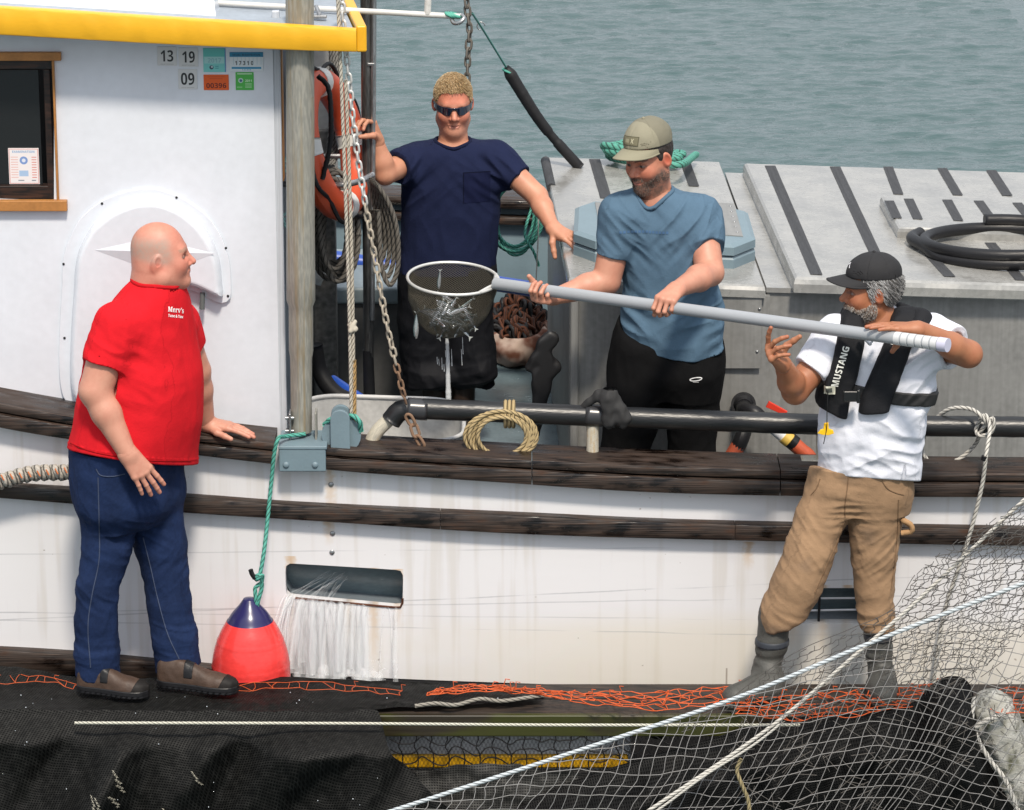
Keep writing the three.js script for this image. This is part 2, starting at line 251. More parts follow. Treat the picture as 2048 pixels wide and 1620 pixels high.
// timber cap rail: planks laid end to end in two courses, and the rub rail
{
  const mid1 = x => mix(capTop(x), capBot(x), 0.34), mid2 = x => mix(capTop(x), capBot(x), 0.42);
  const cuts = [[-160, 548], [566, 1063], [1065, 1560], [1562, 2240]];
  for (const [a, b] of cuts) { part(boat, 'cap_plank', plank(a, b, capTop, mid1, 0.055, -0.15, 0.008), mWood); part(boat, 'cap_plank', plank(a, b, mid2, capBot, 0.062, 0.001, 0.009), mWood); part(boat, 'cap_plank', plank(a, b, mid1, mid2, 0.034, 0.001, 0.002), mWood); }
  for (const [a, b] of [[-160, 880], [881, 1470], [1471, 2240]]) part(boat, 'rub_rail', plank(a, b, railTop, railBot, 0.05, 0.001, 0.011), mWood);
  part(boat, 'lower_guard', plank(-160, 520, x => hullBot(x) + 2, x => hullBot(x) + 46, 0.05, 0.001, 0.012), mWood);
  part(boat, 'bulwark', plank(556, 2240, x => capTop(x) + 14, x => capTop(x) + 330, -0.12, -0.16, 0.004), mDeck);
}
// deck and far side
{
  part(boat, 'deck', uvm(hull8([[-2.6, -3.55], [-2.6, -0.15], [2.6, -0.15], [2.6, -3.55]].flatMap(([x, z]) => [V(x, deckAt(x) - 0.06, z)]).concat([[-2.6, -3.55], [-2.6, -0.15], [2.6, -0.15], [2.6, -3.55]].map(([x, z]) => V(x, deckAt(x), z)))), 0.8), mDeck);
  const zf = -3.5, ft = lin([[300, 352], [735, 388], [1090, 402], [2048, 440], [2300, 450]]);
  part(boat, 'far_bulwark', plank(420, 2400, x => ft(x) + 14, x => ft(x) + 330, zf, zf - 0.04, 0.004), mGrey);
  part(boat, 'far_cap_rail', plank(420, 2400, ft, x => ft(x) + 20, zf + 0.07, zf - 0.14, 0.015), mWood);
  part(boat, 'far_cap_rail', plank(420, 2400, x => ft(x) + 34, x => ft(x) + 52, zf + 0.05, zf + 0.001, 0.015), mWood);
}
// cabin
const HZ = -0.15;
{
  const xr = P(553, 480, HZ).x, xl = -3.4, yb = 0.55, yt = P(553, 92, HZ).y + 0.05, ya = P(0, 60, HZ).y + 0.1;
  const win = [[-340, 108], [108, 118], [108, 402], [-340, 385]].map(q => P(q[0], q[1], HZ));
  const s = new THREE.Shape([[xl, yb], [xr, yb], [xr, yt], [P(0, 60, HZ).x, ya], [xl, ya + 0.06]].map(q => new THREE.Vector2(...q)));
  s.holes.push(new THREE.Path(win.map(p => new THREE.Vector2(p.x, p.y))));
  part(boat, 'cabin_wall', uvm(new THREE.ExtrudeGeometry(s, { depth: 0.05, bevelEnabled: false }).translate(0, 0, HZ - 0.05), 1.3), mGelcoat);
  // aft wall with a doorway, dark inside
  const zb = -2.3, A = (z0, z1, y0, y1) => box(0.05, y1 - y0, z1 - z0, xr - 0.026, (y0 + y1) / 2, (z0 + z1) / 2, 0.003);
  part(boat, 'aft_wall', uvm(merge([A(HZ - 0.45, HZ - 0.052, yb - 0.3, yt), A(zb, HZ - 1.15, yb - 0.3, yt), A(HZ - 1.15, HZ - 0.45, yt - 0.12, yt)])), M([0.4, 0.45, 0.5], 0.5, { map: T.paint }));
  const mTrim = M([0.50, 0.22, 0.06], 0.5, { map: T.blotch });
  part(boat, 'door_trim', box(0.03, P(560, 104, HZ).y - P(560, 372, HZ).y, 0.07, xr + 0.014, P(560, 238, HZ).y, HZ - 0.10), mTrim);
  part(boat, 'corner_post', box(0.028, 2.0, 0.03, xr + 0.012, yb + 0.95, HZ - 0.02), M([0.62, 0.66, 0.72], 0.45, { map: T.blotch }));
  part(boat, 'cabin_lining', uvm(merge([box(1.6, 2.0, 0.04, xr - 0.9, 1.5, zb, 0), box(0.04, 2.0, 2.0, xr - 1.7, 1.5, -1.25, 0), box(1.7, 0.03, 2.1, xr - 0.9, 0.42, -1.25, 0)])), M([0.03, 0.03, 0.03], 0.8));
  // window
  const mBrown = M([0.32, 0.18, 0.12], 0.45, { map: T.wood }), W = (l, t, r, b, z, d, m, name, par) => { const a = P(l, t, z), c = P(r, b, z); return part(par, name, uvm(box(c.x - a.x, a.y - c.y, d, (a.x + c.x) / 2, (a.y + c.y) / 2, z - d / 2, 0.003), 0.5), m); };
  const fr = W(-340, 118, 108, 139, HZ - 0.006, 0.05, mBrown, 'cabin_window', boat);
  W(86, 139, 108, 376, HZ - 0.006, 0.05, mBrown, 'window_frame', fr); W(-340, 372, 108, 400, HZ - 0.006, 0.05, mBrown, 'window_frame', fr);
  W(-340, 139, 86, 372, HZ - 0.03, 0.006, M([0.012, 0.013, 0.014], 0.06), 'window_pane', fr);
  W(-340, 105, 122, 122, HZ + 0.022, 0.022, mTrim, 'window_trim', fr); W(103, 122, 118, 402, HZ + 0.02, 0.02, mTrim, 'window_trim', fr); W(-340, 402, 134, 423, HZ + 0.03, 0.03, mTrim, 'window_sill', fr);
  const sticker = (l, t, r, b, z, name, draw, par, rad = 0.003) => {
    const a = P(l, t, z), c = P(r, b, z), w = c.x - a.x, h = a.y - c.y, g = new RoundedBoxGeometry(w, h, 0.003, 2, 0.0012).translate((a.x + c.x) / 2, (a.y + c.y) / 2, z + 0.0015);
    const p = g.attributes.position, uv = g.attributes.uv; for (let i = 0; i < p.count; i++) uv.setXY(i, (p.getX(i) - a.x) / w, (p.getY(i) - c.y) / h);
    return part(par, name, g, M([0.85, 0.85, 0.85], 0.4, { map: canvasTex(256, Math.round(256 * h / w), draw) }));
  };
  const fill = (g, c, x, y, w, h) => { g.fillStyle = c; g.fillRect(x, y, w, h); }, text = (g, s, x, y, f, c, sx = 1) => { g.save(); g.translate(x, y); g.scale(sx, 1); g.font = f; g.fillStyle = c; g.textAlign = 'center'; g.fillText(s, 0, 0); g.restore(); };
  const number = s => (g, w, h) => { fill(g, '#d8d9da', 0, 0, w, h); text(g, s, w / 2, h * 0.78, `bold ${h * 0.82}px sans-serif`, '#26282c', 0.78); text(g, 'VOID NOT TRANSFERABLE', w / 2, h * 0.94, '15px sans-serif', '#777'); };
  sticker(314, 93, 354, 131, HZ, 'registration_sticker', number('13'), boat).userData.label = 'white number sticker reading 13';
  sticker(357, 95, 397, 133, HZ, 'registration_sticker', number('19'), boat).userData.label = 'white number sticker reading 19';
  sticker(356, 138, 395, 178, HZ, 'registration_sticker', number('09'), boat).userData.label = 'white number sticker reading 09';
  sticker(406, 96, 452, 144, HZ, 'registration_sticker', (g, w, h) => { fill(g, '#7fd2cf', 0, 0, w, h); fill(g, '#62c2bd', 0, 0, w, h * 0.35); fill(g, '#a9dcdc', 12, h * 0.36, w - 30, h * 0.28); text(g, '2017', w / 2, h * 0.6, 'bold 72px sans-serif', '#8fc0c8'); g.fillStyle = '#3a4a60'; g.beginPath(); g.arc(w * 0.36, h * 0.8, 24, 0, 7); g.fill(); g.fillStyle = '#c8d8dc'; g.beginPath(); g.arc(w * 0.38, h * 0.78, 12, 0, 7); g.fill(); fill(g, '#3f98a0', w * 0.52, h * 0.74, 40, 8); fill(g, '#3f98a0', w * 0.52, h * 0.82, 40, 8); fill(g, '#4d7fc0', w - 10, 0, 10, h); }, boat).userData.label = 'teal sticker reading 2017';
  sticker(459, 104, 527, 142, HZ, 'registration_sticker', (g, w, h) => { fill(g, '#e4ecf2', 0, 0, w, h); fill(g, '#1d84ad', 0, 0, w, h * 0.25); text(g, 'VESSEL REGISTRATION', w / 2, h * 0.19, 'bold 21px sans-serif', '#0b3550', 0.95); text(g, '1 7 3 1 0', w * 0.43, h * 0.68, 'bold 44px sans-serif', '#1c2026', 0.85); for (let i = 0; i < 8; i++) fill(g, '#8fb6cc', 28 + i * 30, h * 0.26, 2, h * 0.4); fill(g, '#2391bd', 14, h * 0.78, w - 30, h * 0.1); text(g, '1 2 3 4 5 6', w / 2, h * 0.96, 'bold 15px sans-serif', '#2391bd'); }, boat).userData.label = 'vessel registration sticker with blue header';
  sticker(407, 149, 458, 180, HZ, 'registration_sticker', (g, w, h) => { fill(g, '#e8601e', 0, 0, w, h); text(g, '00396', w / 2, h * 0.86, 'bold 72px sans-serif', '#5d1710', 1.05); fill(g, '#c44a12', 40, h * 0.12, w - 80, 6); fill(g, '#c44a12', 60, h * 0.24, w - 120, 5); }, boat).userData.label = 'orange sticker reading 00396';
  sticker(471, 144, 508, 180, HZ, 'registration_sticker', (g, w, h) => { fill(g, '#4fb84e', 0, 0, w, h); fill(g, '#c4eac0', 24, 16, w - 48, 16); text(g, '2011', w * 0.72, h * 0.54, 'bold 46px sans-serif', '#d8f4d4'); g.fillStyle = '#b9d8c8'; g.beginPath(); g.arc(w * 0.28, h * 0.46, 36, 0, 7); g.fill(); g.fillStyle = '#4a6a8c'; g.beginPath(); g.arc(w * 0.29, h * 0.47, 20, 0, 7); g.fill(); for (let i = 0; i < 4; i++) fill(g, '#bfe8bb', w * 0.52, h * (0.62 + i * 0.07), w * 0.36, 7); fill(g, '#8fd48c', 16, h * 0.8, w * 0.3, 18); }, boat).userData.label = 'green sticker reading 2011';
  sticker(16, 296, 80, 368, HZ - 0.027, 'inspection_sticker', (g, w, h) => { fill(g, '#efe9ea', 0, 0, w, h); g.strokeStyle = '#d78f86'; g.lineWidth = 5; g.strokeRect(8, 8, w - 16, h - 16); text(g, 'EXAMINATION', w / 2, 40, 'bold 27px sans-serif', '#7fa6d0'); g.fillStyle = '#7d9ad0'; g.beginPath(); g.arc(w / 2, h * 0.34, 34, 0, 7); g.fill(); g.fillStyle = '#dfe4f2'; g.beginPath(); g.arc(w / 2, h * 0.34, 16, 0, 7); g.fill(); fill(g, '#a9c4e4', w * 0.34, h * 0.62, w * 0.3, h * 0.16); for (let i = 0; i < 9; i++) { fill(g, '#e0a49c', 20, h * (0.24 + i * 0.07), 60, 5); fill(g, '#d98076', w - 62, h * (0.24 + i * 0.07), 40, 7); } fill(g, '#8a8f9a', w * 0.3, h * 0.88, 50, 9); fill(g, '#8a8f9a', w * 0.74, h * 0.88, 36, 9); }, fr);
  // moulded fairing on the cabin side
  const out = [[133, 800], [126, 560], [132, 500], [160, 440], [205, 402], [262, 381], [315, 379], [368, 398], [412, 430], [440, 470], [457, 520], [461, 570], [459, 596], [440, 604], [375, 578], [355, 640], [340, 800]].map(q => P(q[0], q[1], HZ + 0.006));
  const oc = new THREE.CatmullRomCurve3(out, true, 'catmullrom', 0.35).getSpacedPoints(140); oc.pop();
  const fl = part(boat, 'moulded_fairing', uvm(prism(oc.map(p => [p.x, p.y]), 0.008, 0.003).translate(0, 0, HZ + 0.004), 1.2), mGelcoat);
  const inn = [[150, 800], [148, 560], [158, 500], [185, 452], [225, 420], [272, 402], [318, 401], [362, 418], [398, 447], [424, 485], [438, 525], [443, 570], [441, 597], [375, 572], [350, 640], [335, 800]].map(q => P(q[0], q[1], HZ + 0.05));
  const ic = new THREE.CatmullRomCurve3(inn, true, 'catmullrom', 0.35).getSpacedPoints(110); ic.pop();
  const sh = new THREE.Shape(ic.map(p => new THREE.Vector2(p.x, p.y)));
  part(fl, 'raised_shell', uvm(new THREE.ExtrudeGeometry(sh, { depth: 0.02, bevelEnabled: true, bevelSize: 0.024, bevelOffset: -0.024, bevelThickness: 0.038, bevelSegments: 6 }).translate(0, 0, HZ + 0.012), 1.2), mGelcoat);
  const a = P(190, 500, HZ + 0.0705), b = P(430, 507, HZ + 0.0705), c = P(320, 547, HZ + 0.0705), d = P(300, 476, HZ + 0.0705), k = P(300, 503, HZ + 0.088), pr = []; for (const t of [[a, k, d], [a, c, k], [c, b, k], [b, d, k]]) for (const q of t) pr.push(q.x, q.y, q.z);
  const kg = new THREE.BufferGeometry(); kg.setAttribute('position', new THREE.Float32BufferAttribute(pr, 3)); kg.computeVertexNormals(); part(fl, 'moulded_ridge', uvm(kg, 1), mGelcoat);
  for (const [x, y] of [[200, 407], [349, 395], [448, 496], [452, 592], [123, 528], [125, 676]]) part(fl, 'screw', new THREE.SphereGeometry(0.005, 8, 6).scale(1, 1, 0.5).translate(...P(x + 4, y, HZ + 0.017).toArray()), mDark);
  part(boat, 'drain_stub', cyl(P(405, 585, HZ + 0.035), P(404, 619, HZ + 0.045), 0.01), M([0.09, 0.1, 0.1], 0.5));
  // roof
  const ft = lin([[-200, 4], [0, 15], [300, 34], [575, 51], [716, 60]]), fb = lin([[-200, 62], [0, 71], [300, 88], [575, 101], [718, 105]]);
  const mYel = M([0.80, 0.42, 0.015], 0.35, { map: T.paint });
  part(boat, 'roof_fascia', plank(-160, 712, ft, fb, 0.04, 0.0, 0.01), mYel);
  const rx = P(712, 60, 0.04).x, rg = []; for (const px of [-160, 708]) { const q = P(px, ft(px) + 3, 0.04); rg.push(V(q.x, q.y - 0.02, 0.0), V(q.x, q.y + 0.01, -2.5)); }
  part(boat, 'roof_deck', uvm(hull8([V(rg[1].x, rg[1].y - 0.05, -2.5), V(rg[0].x, rg[0].y - 0.05, 0), V(rg[2].x, rg[2].y - 0.05, 0), V(rg[3].x - 0.33, rg[3].y - 0.05, -2.5), V(rg[1].x, rg[1].y, -2.5), V(rg[0].x, rg[0].y + 0.012, 0), V(rg[2].x, rg[2].y + 0.012, 0), V(rg[3].x - 0.33, rg[3].y, -2.5)])), M([0.36, 0.41, 0.47], 0.5, { map: T.blotch }));
  part(boat, 'roof_edge', box(0.04, 0.1, 2.5, 0.0, 0, -1.25, 0.008).rotateY(0.13).translate(rx + 0.018, P(712, 83, 0.04).y, -0.005), mYel);
  const q0 = P(-160, 4, -0.12), q1 = P(432, 36, -0.12);
  part(boat, 'roof_box', uvm(hull8([V(q0.x, q0.y, -1.6), V(q0.x, q0.y, -0.12), V(q1.x, q1.y, -0.12), V(q1.x, q1.y, -1.6), V(q0.x, q0.y + 0.5, -1.4), V(q0.x, q0.y + 0.5, -0.35), V(q1.x - 0.06, q1.y + 0.46, -0.35), V(q1.x - 0.06, q1.y + 0.46, -1.4)])), mGelcoat);
  part(boat, 'roof_rail', merge([cyl(P(436, 6, -0.3), P(920, 33, -0.3), 0.011), cyl(P(855, 28, -0.3), P(858, -40, -0.3), 0.013)]), M([0.70, 0.69, 0.66], 0.5, { map: T.blotch }), 'pale metal bar sticking out past the roof edge');
}
// mast, its base and block
{
  const Z = -0.06, pt = (y, w) => { const l = P(601 + (y - 400) * 0.004, y, Z); return [l, w / 2 / SC(600, y, Z)]; };
  const prof = [[-40, 57], [470, 57], [540, 58], [600, 58], [612, 49], [640, 49], [700, 49], [716, 44], [760, 43], [862, 42]].map(q => pt(q[0], q[1]));
  const g = []; for (let i = 0; i < prof.length - 1; i++) g.push(cyl(prof[i + 1][0], prof[i][0], prof[i + 1][1], prof[i][1], 28));
  const mastG = toCreasedNormals(merge(g), 0.5); { const p = mastG.attributes.position, uv = mastG.attributes.uv; for (let i = 0; i < p.count; i++) { const a = Math.atan2(p.getX(i) - prof[3][0].x, p.getZ(i) - Z) / 6.2832; uv.setXY(i, a, p.getY(i) / 2.2); } }
  part(boat, 'mast', mastG, mGalv, 'tall galvanised pipe mast streaked with rust');
  const f = (l, t, r, b, z, d, m, name, rr = 0.006) => { const a = P(l, t, z), c = P(r, b, z); return part(boat, name, uvm(box(c.x - a.x, a.y - c.y, d, (a.x + c.x) / 2, (a.y + c.y) / 2, z - d / 2, rr), 0.4), m); };
  const br = f(557, 893, 652, 944, 0.082, 0.02, mGrey, 'mast_bracket'); const top = P(605, 893, 0.082);
  part(br, 'bracket_plate', uvm(box(0.185, 0.012, 0.21, top.x, top.y - 0.0055, -0.02, 0.003), 0.4), mGrey);
  for (const x of [572, 630]) part(br, 'bolt', new THREE.SphereGeometry(0.0125, 12, 8).scale(1, 1, 0.6).translate(...P(x, 930, 0.083).toArray()), mGrey);
  f(577, 828, 583, 892, 0.0, 0.07, mSteel, 'mast_lug'); f(629, 826, 634, 892, 0.0, 0.07, mGalv, 'mast_lug');
  for (const y of [836, 862]) part(boat, 'lug_bolt', cyl(P(571, y, -0.02), P(588, y, -0.02), 0.007), mSteel);
  const a = P(681, 890, 0.03), c = P(681, 832, 0.03), w = 0.034, pts = [[-w, 0], [w, 0]]; const hh = c.y - a.y; for (let i = 0; i <= 12; i++) pts.push([w * cos(i / 12 * PI), hh + w * sin(i / 12 * PI)]);
  part(boat, 'block_cheek', uvm(prism(pts, 0.012, 0.003).translate(a.x, a.y - 0.01, 0.03), 0.4), mGrey); part(boat, 'block_cheek', uvm(prism(pts, 0.012, 0.003).translate(a.x, a.y - 0.01, -0.035), 0.4), mGrey);
  const sv = P(683, 868, 0.0); part(boat, 'sheave', new THREE.CylinderGeometry(0.075, 0.075, 0.03, 24).rotateX(PI / 2).translate(sv.x, sv.y, sv.z), mGrey);
  // handrail
  const mPad = M([0.014, 0.0145, 0.016], 0.36, { map: T.blotch, bumpMap: T.bump, bumpScale: 0.0012 }), RZ = -0.1;
  const hp = [[782, 842], [800, 822], [830, 818], [900, 820], [1190, 832], [1650, 849], [2048, 854], [2260, 858]].map(q => P(q[0], q[1], RZ));
  const rail = part(boat, 'handrail', sweep(smooth(hp, 160), 0.0405, { seg: 18, rf: t => 1 + 0.04 * N3(t * 60, 1, 3) }), mPad, 'black padded handrail pipe above the side');
  const mPost = M([0.78, 0.72, 0.62], 0.6, { map: T.galv });
  part(rail, 'post', sweep(smooth([P(800, 822, RZ), P(782, 836, RZ), P(752, 866, RZ), P(738, 896, RZ)], 24), 0.027, { seg: 16 }), mPost);
  for (const x of [1185, 1645, 2300]) part(rail, 'post', cyl(P(x, 922, RZ), P(x, 850, RZ), 0.024), mPost);
  for (const x of [740, 1187, 1640]) { const b = P(x, x === 740 ? 893 : 918, RZ); part(rail, 'post_foot', box(0.15, 0.018, 0.075, b.x, b.y - 0.004, RZ, 0.006), mPost); }
  const bd = P(1005, 827, RZ);
  for (const [x, l] of [[815, 40], [1170, 60]]) part(rail, 'tape_wrap', sweep(smooth([P(x, 817 + (x - 815) * 0.035, RZ), P(x + l, 818 + (x + l - 815) * 0.036, RZ)], 6), 0.0425, { seg: 18 }), M([0.035, 0.036, 0.04], 0.25));
}
// ---------------------------------------------------------------- signed distance modelling for bodies and clothes
function surf(f, lo, hi, h, color) {                       // surface nets with block culling; smooth normals from the field
  const n = [0, 1, 2].map(i => Math.ceil((hi[i] - lo[i]) / h) + 2), [nx, ny, nz] = n, B = 8, F = new Float32Array(nx * ny * nz).fill(9), act = [];
  const id = (i, j, k) => (k * ny + j) * nx + i;
  for (let k0 = 0; k0 < nz; k0 += B) for (let j0 = 0; j0 < ny; j0 += B) for (let i0 = 0; i0 < nx; i0 += B) {
    const d = f(lo[0] + (i0 + B / 2) * h, lo[1] + (j0 + B / 2) * h, lo[2] + (k0 + B / 2) * h);
    if (Math.abs(d) > h * (B + 2) * 0.87 * 1.5) { if (d < 0) for (let k = k0; k < Math.min(nz, k0 + B); k++) for (let j = j0; j < Math.min(ny, j0 + B); j++) for (let i = i0; i < Math.min(nx, i0 + B); i++) F[id(i, j, k)] = -9; continue; }
    act.push([i0, j0, k0]);
    for (let k = k0; k < Math.min(nz, k0 + B); k++) for (let j = j0; j < Math.min(ny, j0 + B); j++) for (let i = i0; i < Math.min(nx, i0 + B); i++) F[id(i, j, k)] = f(lo[0] + i * h, lo[1] + j * h, lo[2] + k * h);
  }
  const vi = new Map(), pos = [], idx = [];
  const vert = (i, j, k) => {
    const key = id(i, j, k); let v = vi.get(key); if (v !== undefined) return v;
    let sx = 0, sy = 0, sz = 0, c = 0; const g = (a, b, q) => F[id(i + a, j + b, k + q)];
    const e = (a, b, q, a2, b2, q2) => { const d0 = g(a, b, q), d1 = g(a2, b2, q2); if ((d0 < 0) !== (d1 < 0)) { const t = d0 / (d0 - d1); sx += a + (a2 - a) * t; sy += b + (b2 - b) * t; sz += q + (q2 - q) * t; c++; } };
    for (let a = 0; a < 2; a++) for (let b = 0; b < 2; b++) { e(0, a, b, 1, a, b); e(a, 0, b, a, 1, b); e(a, b, 0, a, b, 1); }
    v = pos.length / 3; pos.push(lo[0] + (i + sx / c) * h, lo[1] + (j + sy / c) * h, lo[2] + (k + sz / c) * h); vi.set(key, v); return v;
  };
  const S = [1, nx, nx * ny];
  for (const [i0, j0, k0] of act) for (let k = Math.max(1, k0); k < Math.min(nz - 1, k0 + B); k++) for (let j = Math.max(1, j0); j < Math.min(ny - 1, j0 + B); j++) for (let i = Math.max(1, i0); i < Math.min(nx - 1, i0 + B); i++) {
    const q = id(i, j, k), d0 = F[q];
    for (let ax = 0; ax < 3; ax++) {
      const d1 = F[q + S[ax]]; if ((d0 < 0) === (d1 < 0)) continue;
      let a, b, c, d;
      if (ax === 0) { a = vert(i, j - 1, k - 1); b = vert(i, j, k - 1); c = vert(i, j, k); d = vert(i, j - 1, k); }
      else if (ax === 1) { a = vert(i - 1, j, k - 1); b = vert(i - 1, j, k); c = vert(i, j, k); d = vert(i, j, k - 1); }
      else { a = vert(i - 1, j - 1, k); b = vert(i, j - 1, k); c = vert(i, j, k); d = vert(i - 1, j, k); }
      d0 < 0 ? idx.push(a, b, c, a, c, d) : idx.push(a, c, b, a, d, c);
    }
  }
  const nv = pos.length / 3, nor = new Float32Array(nv * 3), col = color ? new Float32Array(nv * 3) : null, uv = new Float32Array(nv * 2), e = h * 0.6;
  for (let i = 0; i < nv; i++) {
    let x = pos[i * 3], y = pos[i * 3 + 1], z = pos[i * 3 + 2], gx, gy, gz, l;
    for (let it = 0; it < 2; it++) {
      gx = f(x + e, y, z) - f(x - e, y, z); gy = f(x, y + e, z) - f(x, y - e, z); gz = f(x, y, z + e) - f(x, y, z - e); l = Math.hypot(gx, gy, gz) || 1;
      if (it === 0) { const s = clamp(f(x, y, z) * 2 * e / l, -h * 0.5, h * 0.5) / l; x -= gx * s; y -= gy * s; z -= gz * s; }
    }
    pos[i * 3] = x; pos[i * 3 + 1] = y; pos[i * 3 + 2] = z; nor[i * 3] = gx / l; nor[i * 3 + 1] = gy / l; nor[i * 3 + 2] = gz / l;
    uv[i * 2] = (Math.abs(gz) > Math.abs(gx) ? x : z) * 4; uv[i * 2 + 1] = y * 4;
    if (col) { const c = color(x, y, z, gx / l, gy / l, gz / l); col[i * 3] = c[0]; col[i * 3 + 1] = c[1]; col[i * 3 + 2] = c[2]; }
  }
  const g = new THREE.BufferGeometry(); g.setAttribute('position', new THREE.Float32BufferAttribute(pos, 3)); g.setAttribute('normal', new THREE.BufferAttribute(nor, 3)); g.setAttribute('uv', new THREE.BufferAttribute(uv, 2)); if (col) g.setAttribute('color', new THREE.BufferAttribute(col, 3)); g.setIndex(idx); return g;
}
const smin = (a, b, k) => { const h = Math.max(k - Math.abs(a - b), 0) / k; return Math.min(a, b) - h * h * k * 0.25; };
const smax = (a, b, k) => -smin(-a, -b, k);
function rc(a, b, ra, rb) { const ax = a.x, ay = a.y, az = a.z, bx = b.x - ax, by = b.y - ay, bz = b.z - az, il = 1 / (bx * bx + by * by + bz * bz + 1e-12); return (x, y, z) => { x -= ax; y -= ay; z -= az; const t = clamp((x * bx + y * by + z * bz) * il); x -= bx * t; y -= by * t; z -= bz * t; return Math.sqrt(x * x + y * y + z * z) - ra - (rb - ra) * t; }; }
function ell(c, r, e) {                                    // ellipsoid, optional Euler turn
  const q = e ? new THREE.Matrix3().setFromMatrix4(new THREE.Matrix4().makeRotationFromEuler(new THREE.Euler(...e))).transpose().elements : null, [a, b, d] = r, m = Math.min(a, b, d);
  return (x, y, z) => { x -= c.x; y -= c.y; z -= c.z; if (q) { const X = q[0] * x + q[3] * y + q[6] * z, Y = q[1] * x + q[4] * y + q[7] * z; z = q[2] * x + q[5] * y + q[8] * z; x = X; y = Y; } x /= a; y /= b; z /= d; const k0 = Math.sqrt(x * x + y * y + z * z), X = x / a, Y = y / b, Z = z / d, k1 = Math.sqrt(X * X + Y * Y + Z * Z); return k1 < 1e-9 ? -m : k0 * (k0 - 1) / k1; };
}
const U = (l, k = 0.02) => (x, y, z) => { let d = 9; for (const f of l) d = d > 8 ? (f.f ?? f)(x, y, z) : smin(d, (f.f ?? f)(x, y, z), f.k ?? k); return d; };
const chain = (js, k = 0.015) => U(js.slice(1).map((j, i) => rc(js[i][0], j[0], js[i][1], j[1])), k);
const J = (l, r, py, z) => [P((l + r) / 2, py, z), (r - l) / 2 / SC((l + r) / 2, py, z)];
const pl = (p, n) => (x, y, z) => (x - p.x) * n.x + (y - p.y) * n.y + (z - p.z) * n.z;     // half space, negative behind the plane
function torso(yaw, secs) {                                // sections [left px, right px, py, z, depth / width, front bulge]; yaw 0 faces the viewer, + turns to the viewer's right
  const cy = cos(yaw), sy = sin(yaw), N = 80;
  const rows = secs.map(([l, r, py, z, q, fb = 1]) => { const c = P((l + r) / 2, py, z), w = (r - l) / 2 / SC((l + r) / 2, py, z), rx = w / Math.sqrt(cy * cy + q * q * sy * sy); return [c.y, c.x, c.z, rx, rx * q, fb]; }).sort((a, b) => a[0] - b[0]);
  const y0 = rows[0][0], y1 = rows[rows.length - 1][0], tab = new Float32Array((N + 1) * 5), cur = [1, 2, 3, 4, 5].map(k => lin(rows.map(r => [r[0], r[k]])));
  for (let i = 0; i <= N; i++) for (let k = 0; k < 5; k++) tab[i * 5 + k] = cur[k](mix(y0, y1, i / N));
  return (x, y, z) => {
    const yc = clamp(y, y0, y1), t = (yc - y0) / (y1 - y0) * N, i = Math.min(N - 1, t | 0), f = t - i, o = i * 5, g = k => tab[o + k] + (tab[o + 5 + k] - tab[o + k]) * f;
    const dx = x - g(0), dz = z - g(1), lx = dx * cy - dz * sy, lz = dx * sy + dz * cy, rx = g(2), rz = g(3) * (lz > 0 ? g(4) : 1);
    const k = Math.pow(Math.pow(Math.abs(lx) / rx, 2.25) + Math.pow(Math.abs(lz) / rz, 2.25), 1 / 2.25), d = (k - 1) * Math.min(rx, rz), dy = y - yc;
    return d > 0 ? Math.hypot(d, dy) : dy ? Math.abs(dy) : d;
  };
}
const bump = (f, d) => (x, y, z) => f(x, y, z) - d(x, y, z);
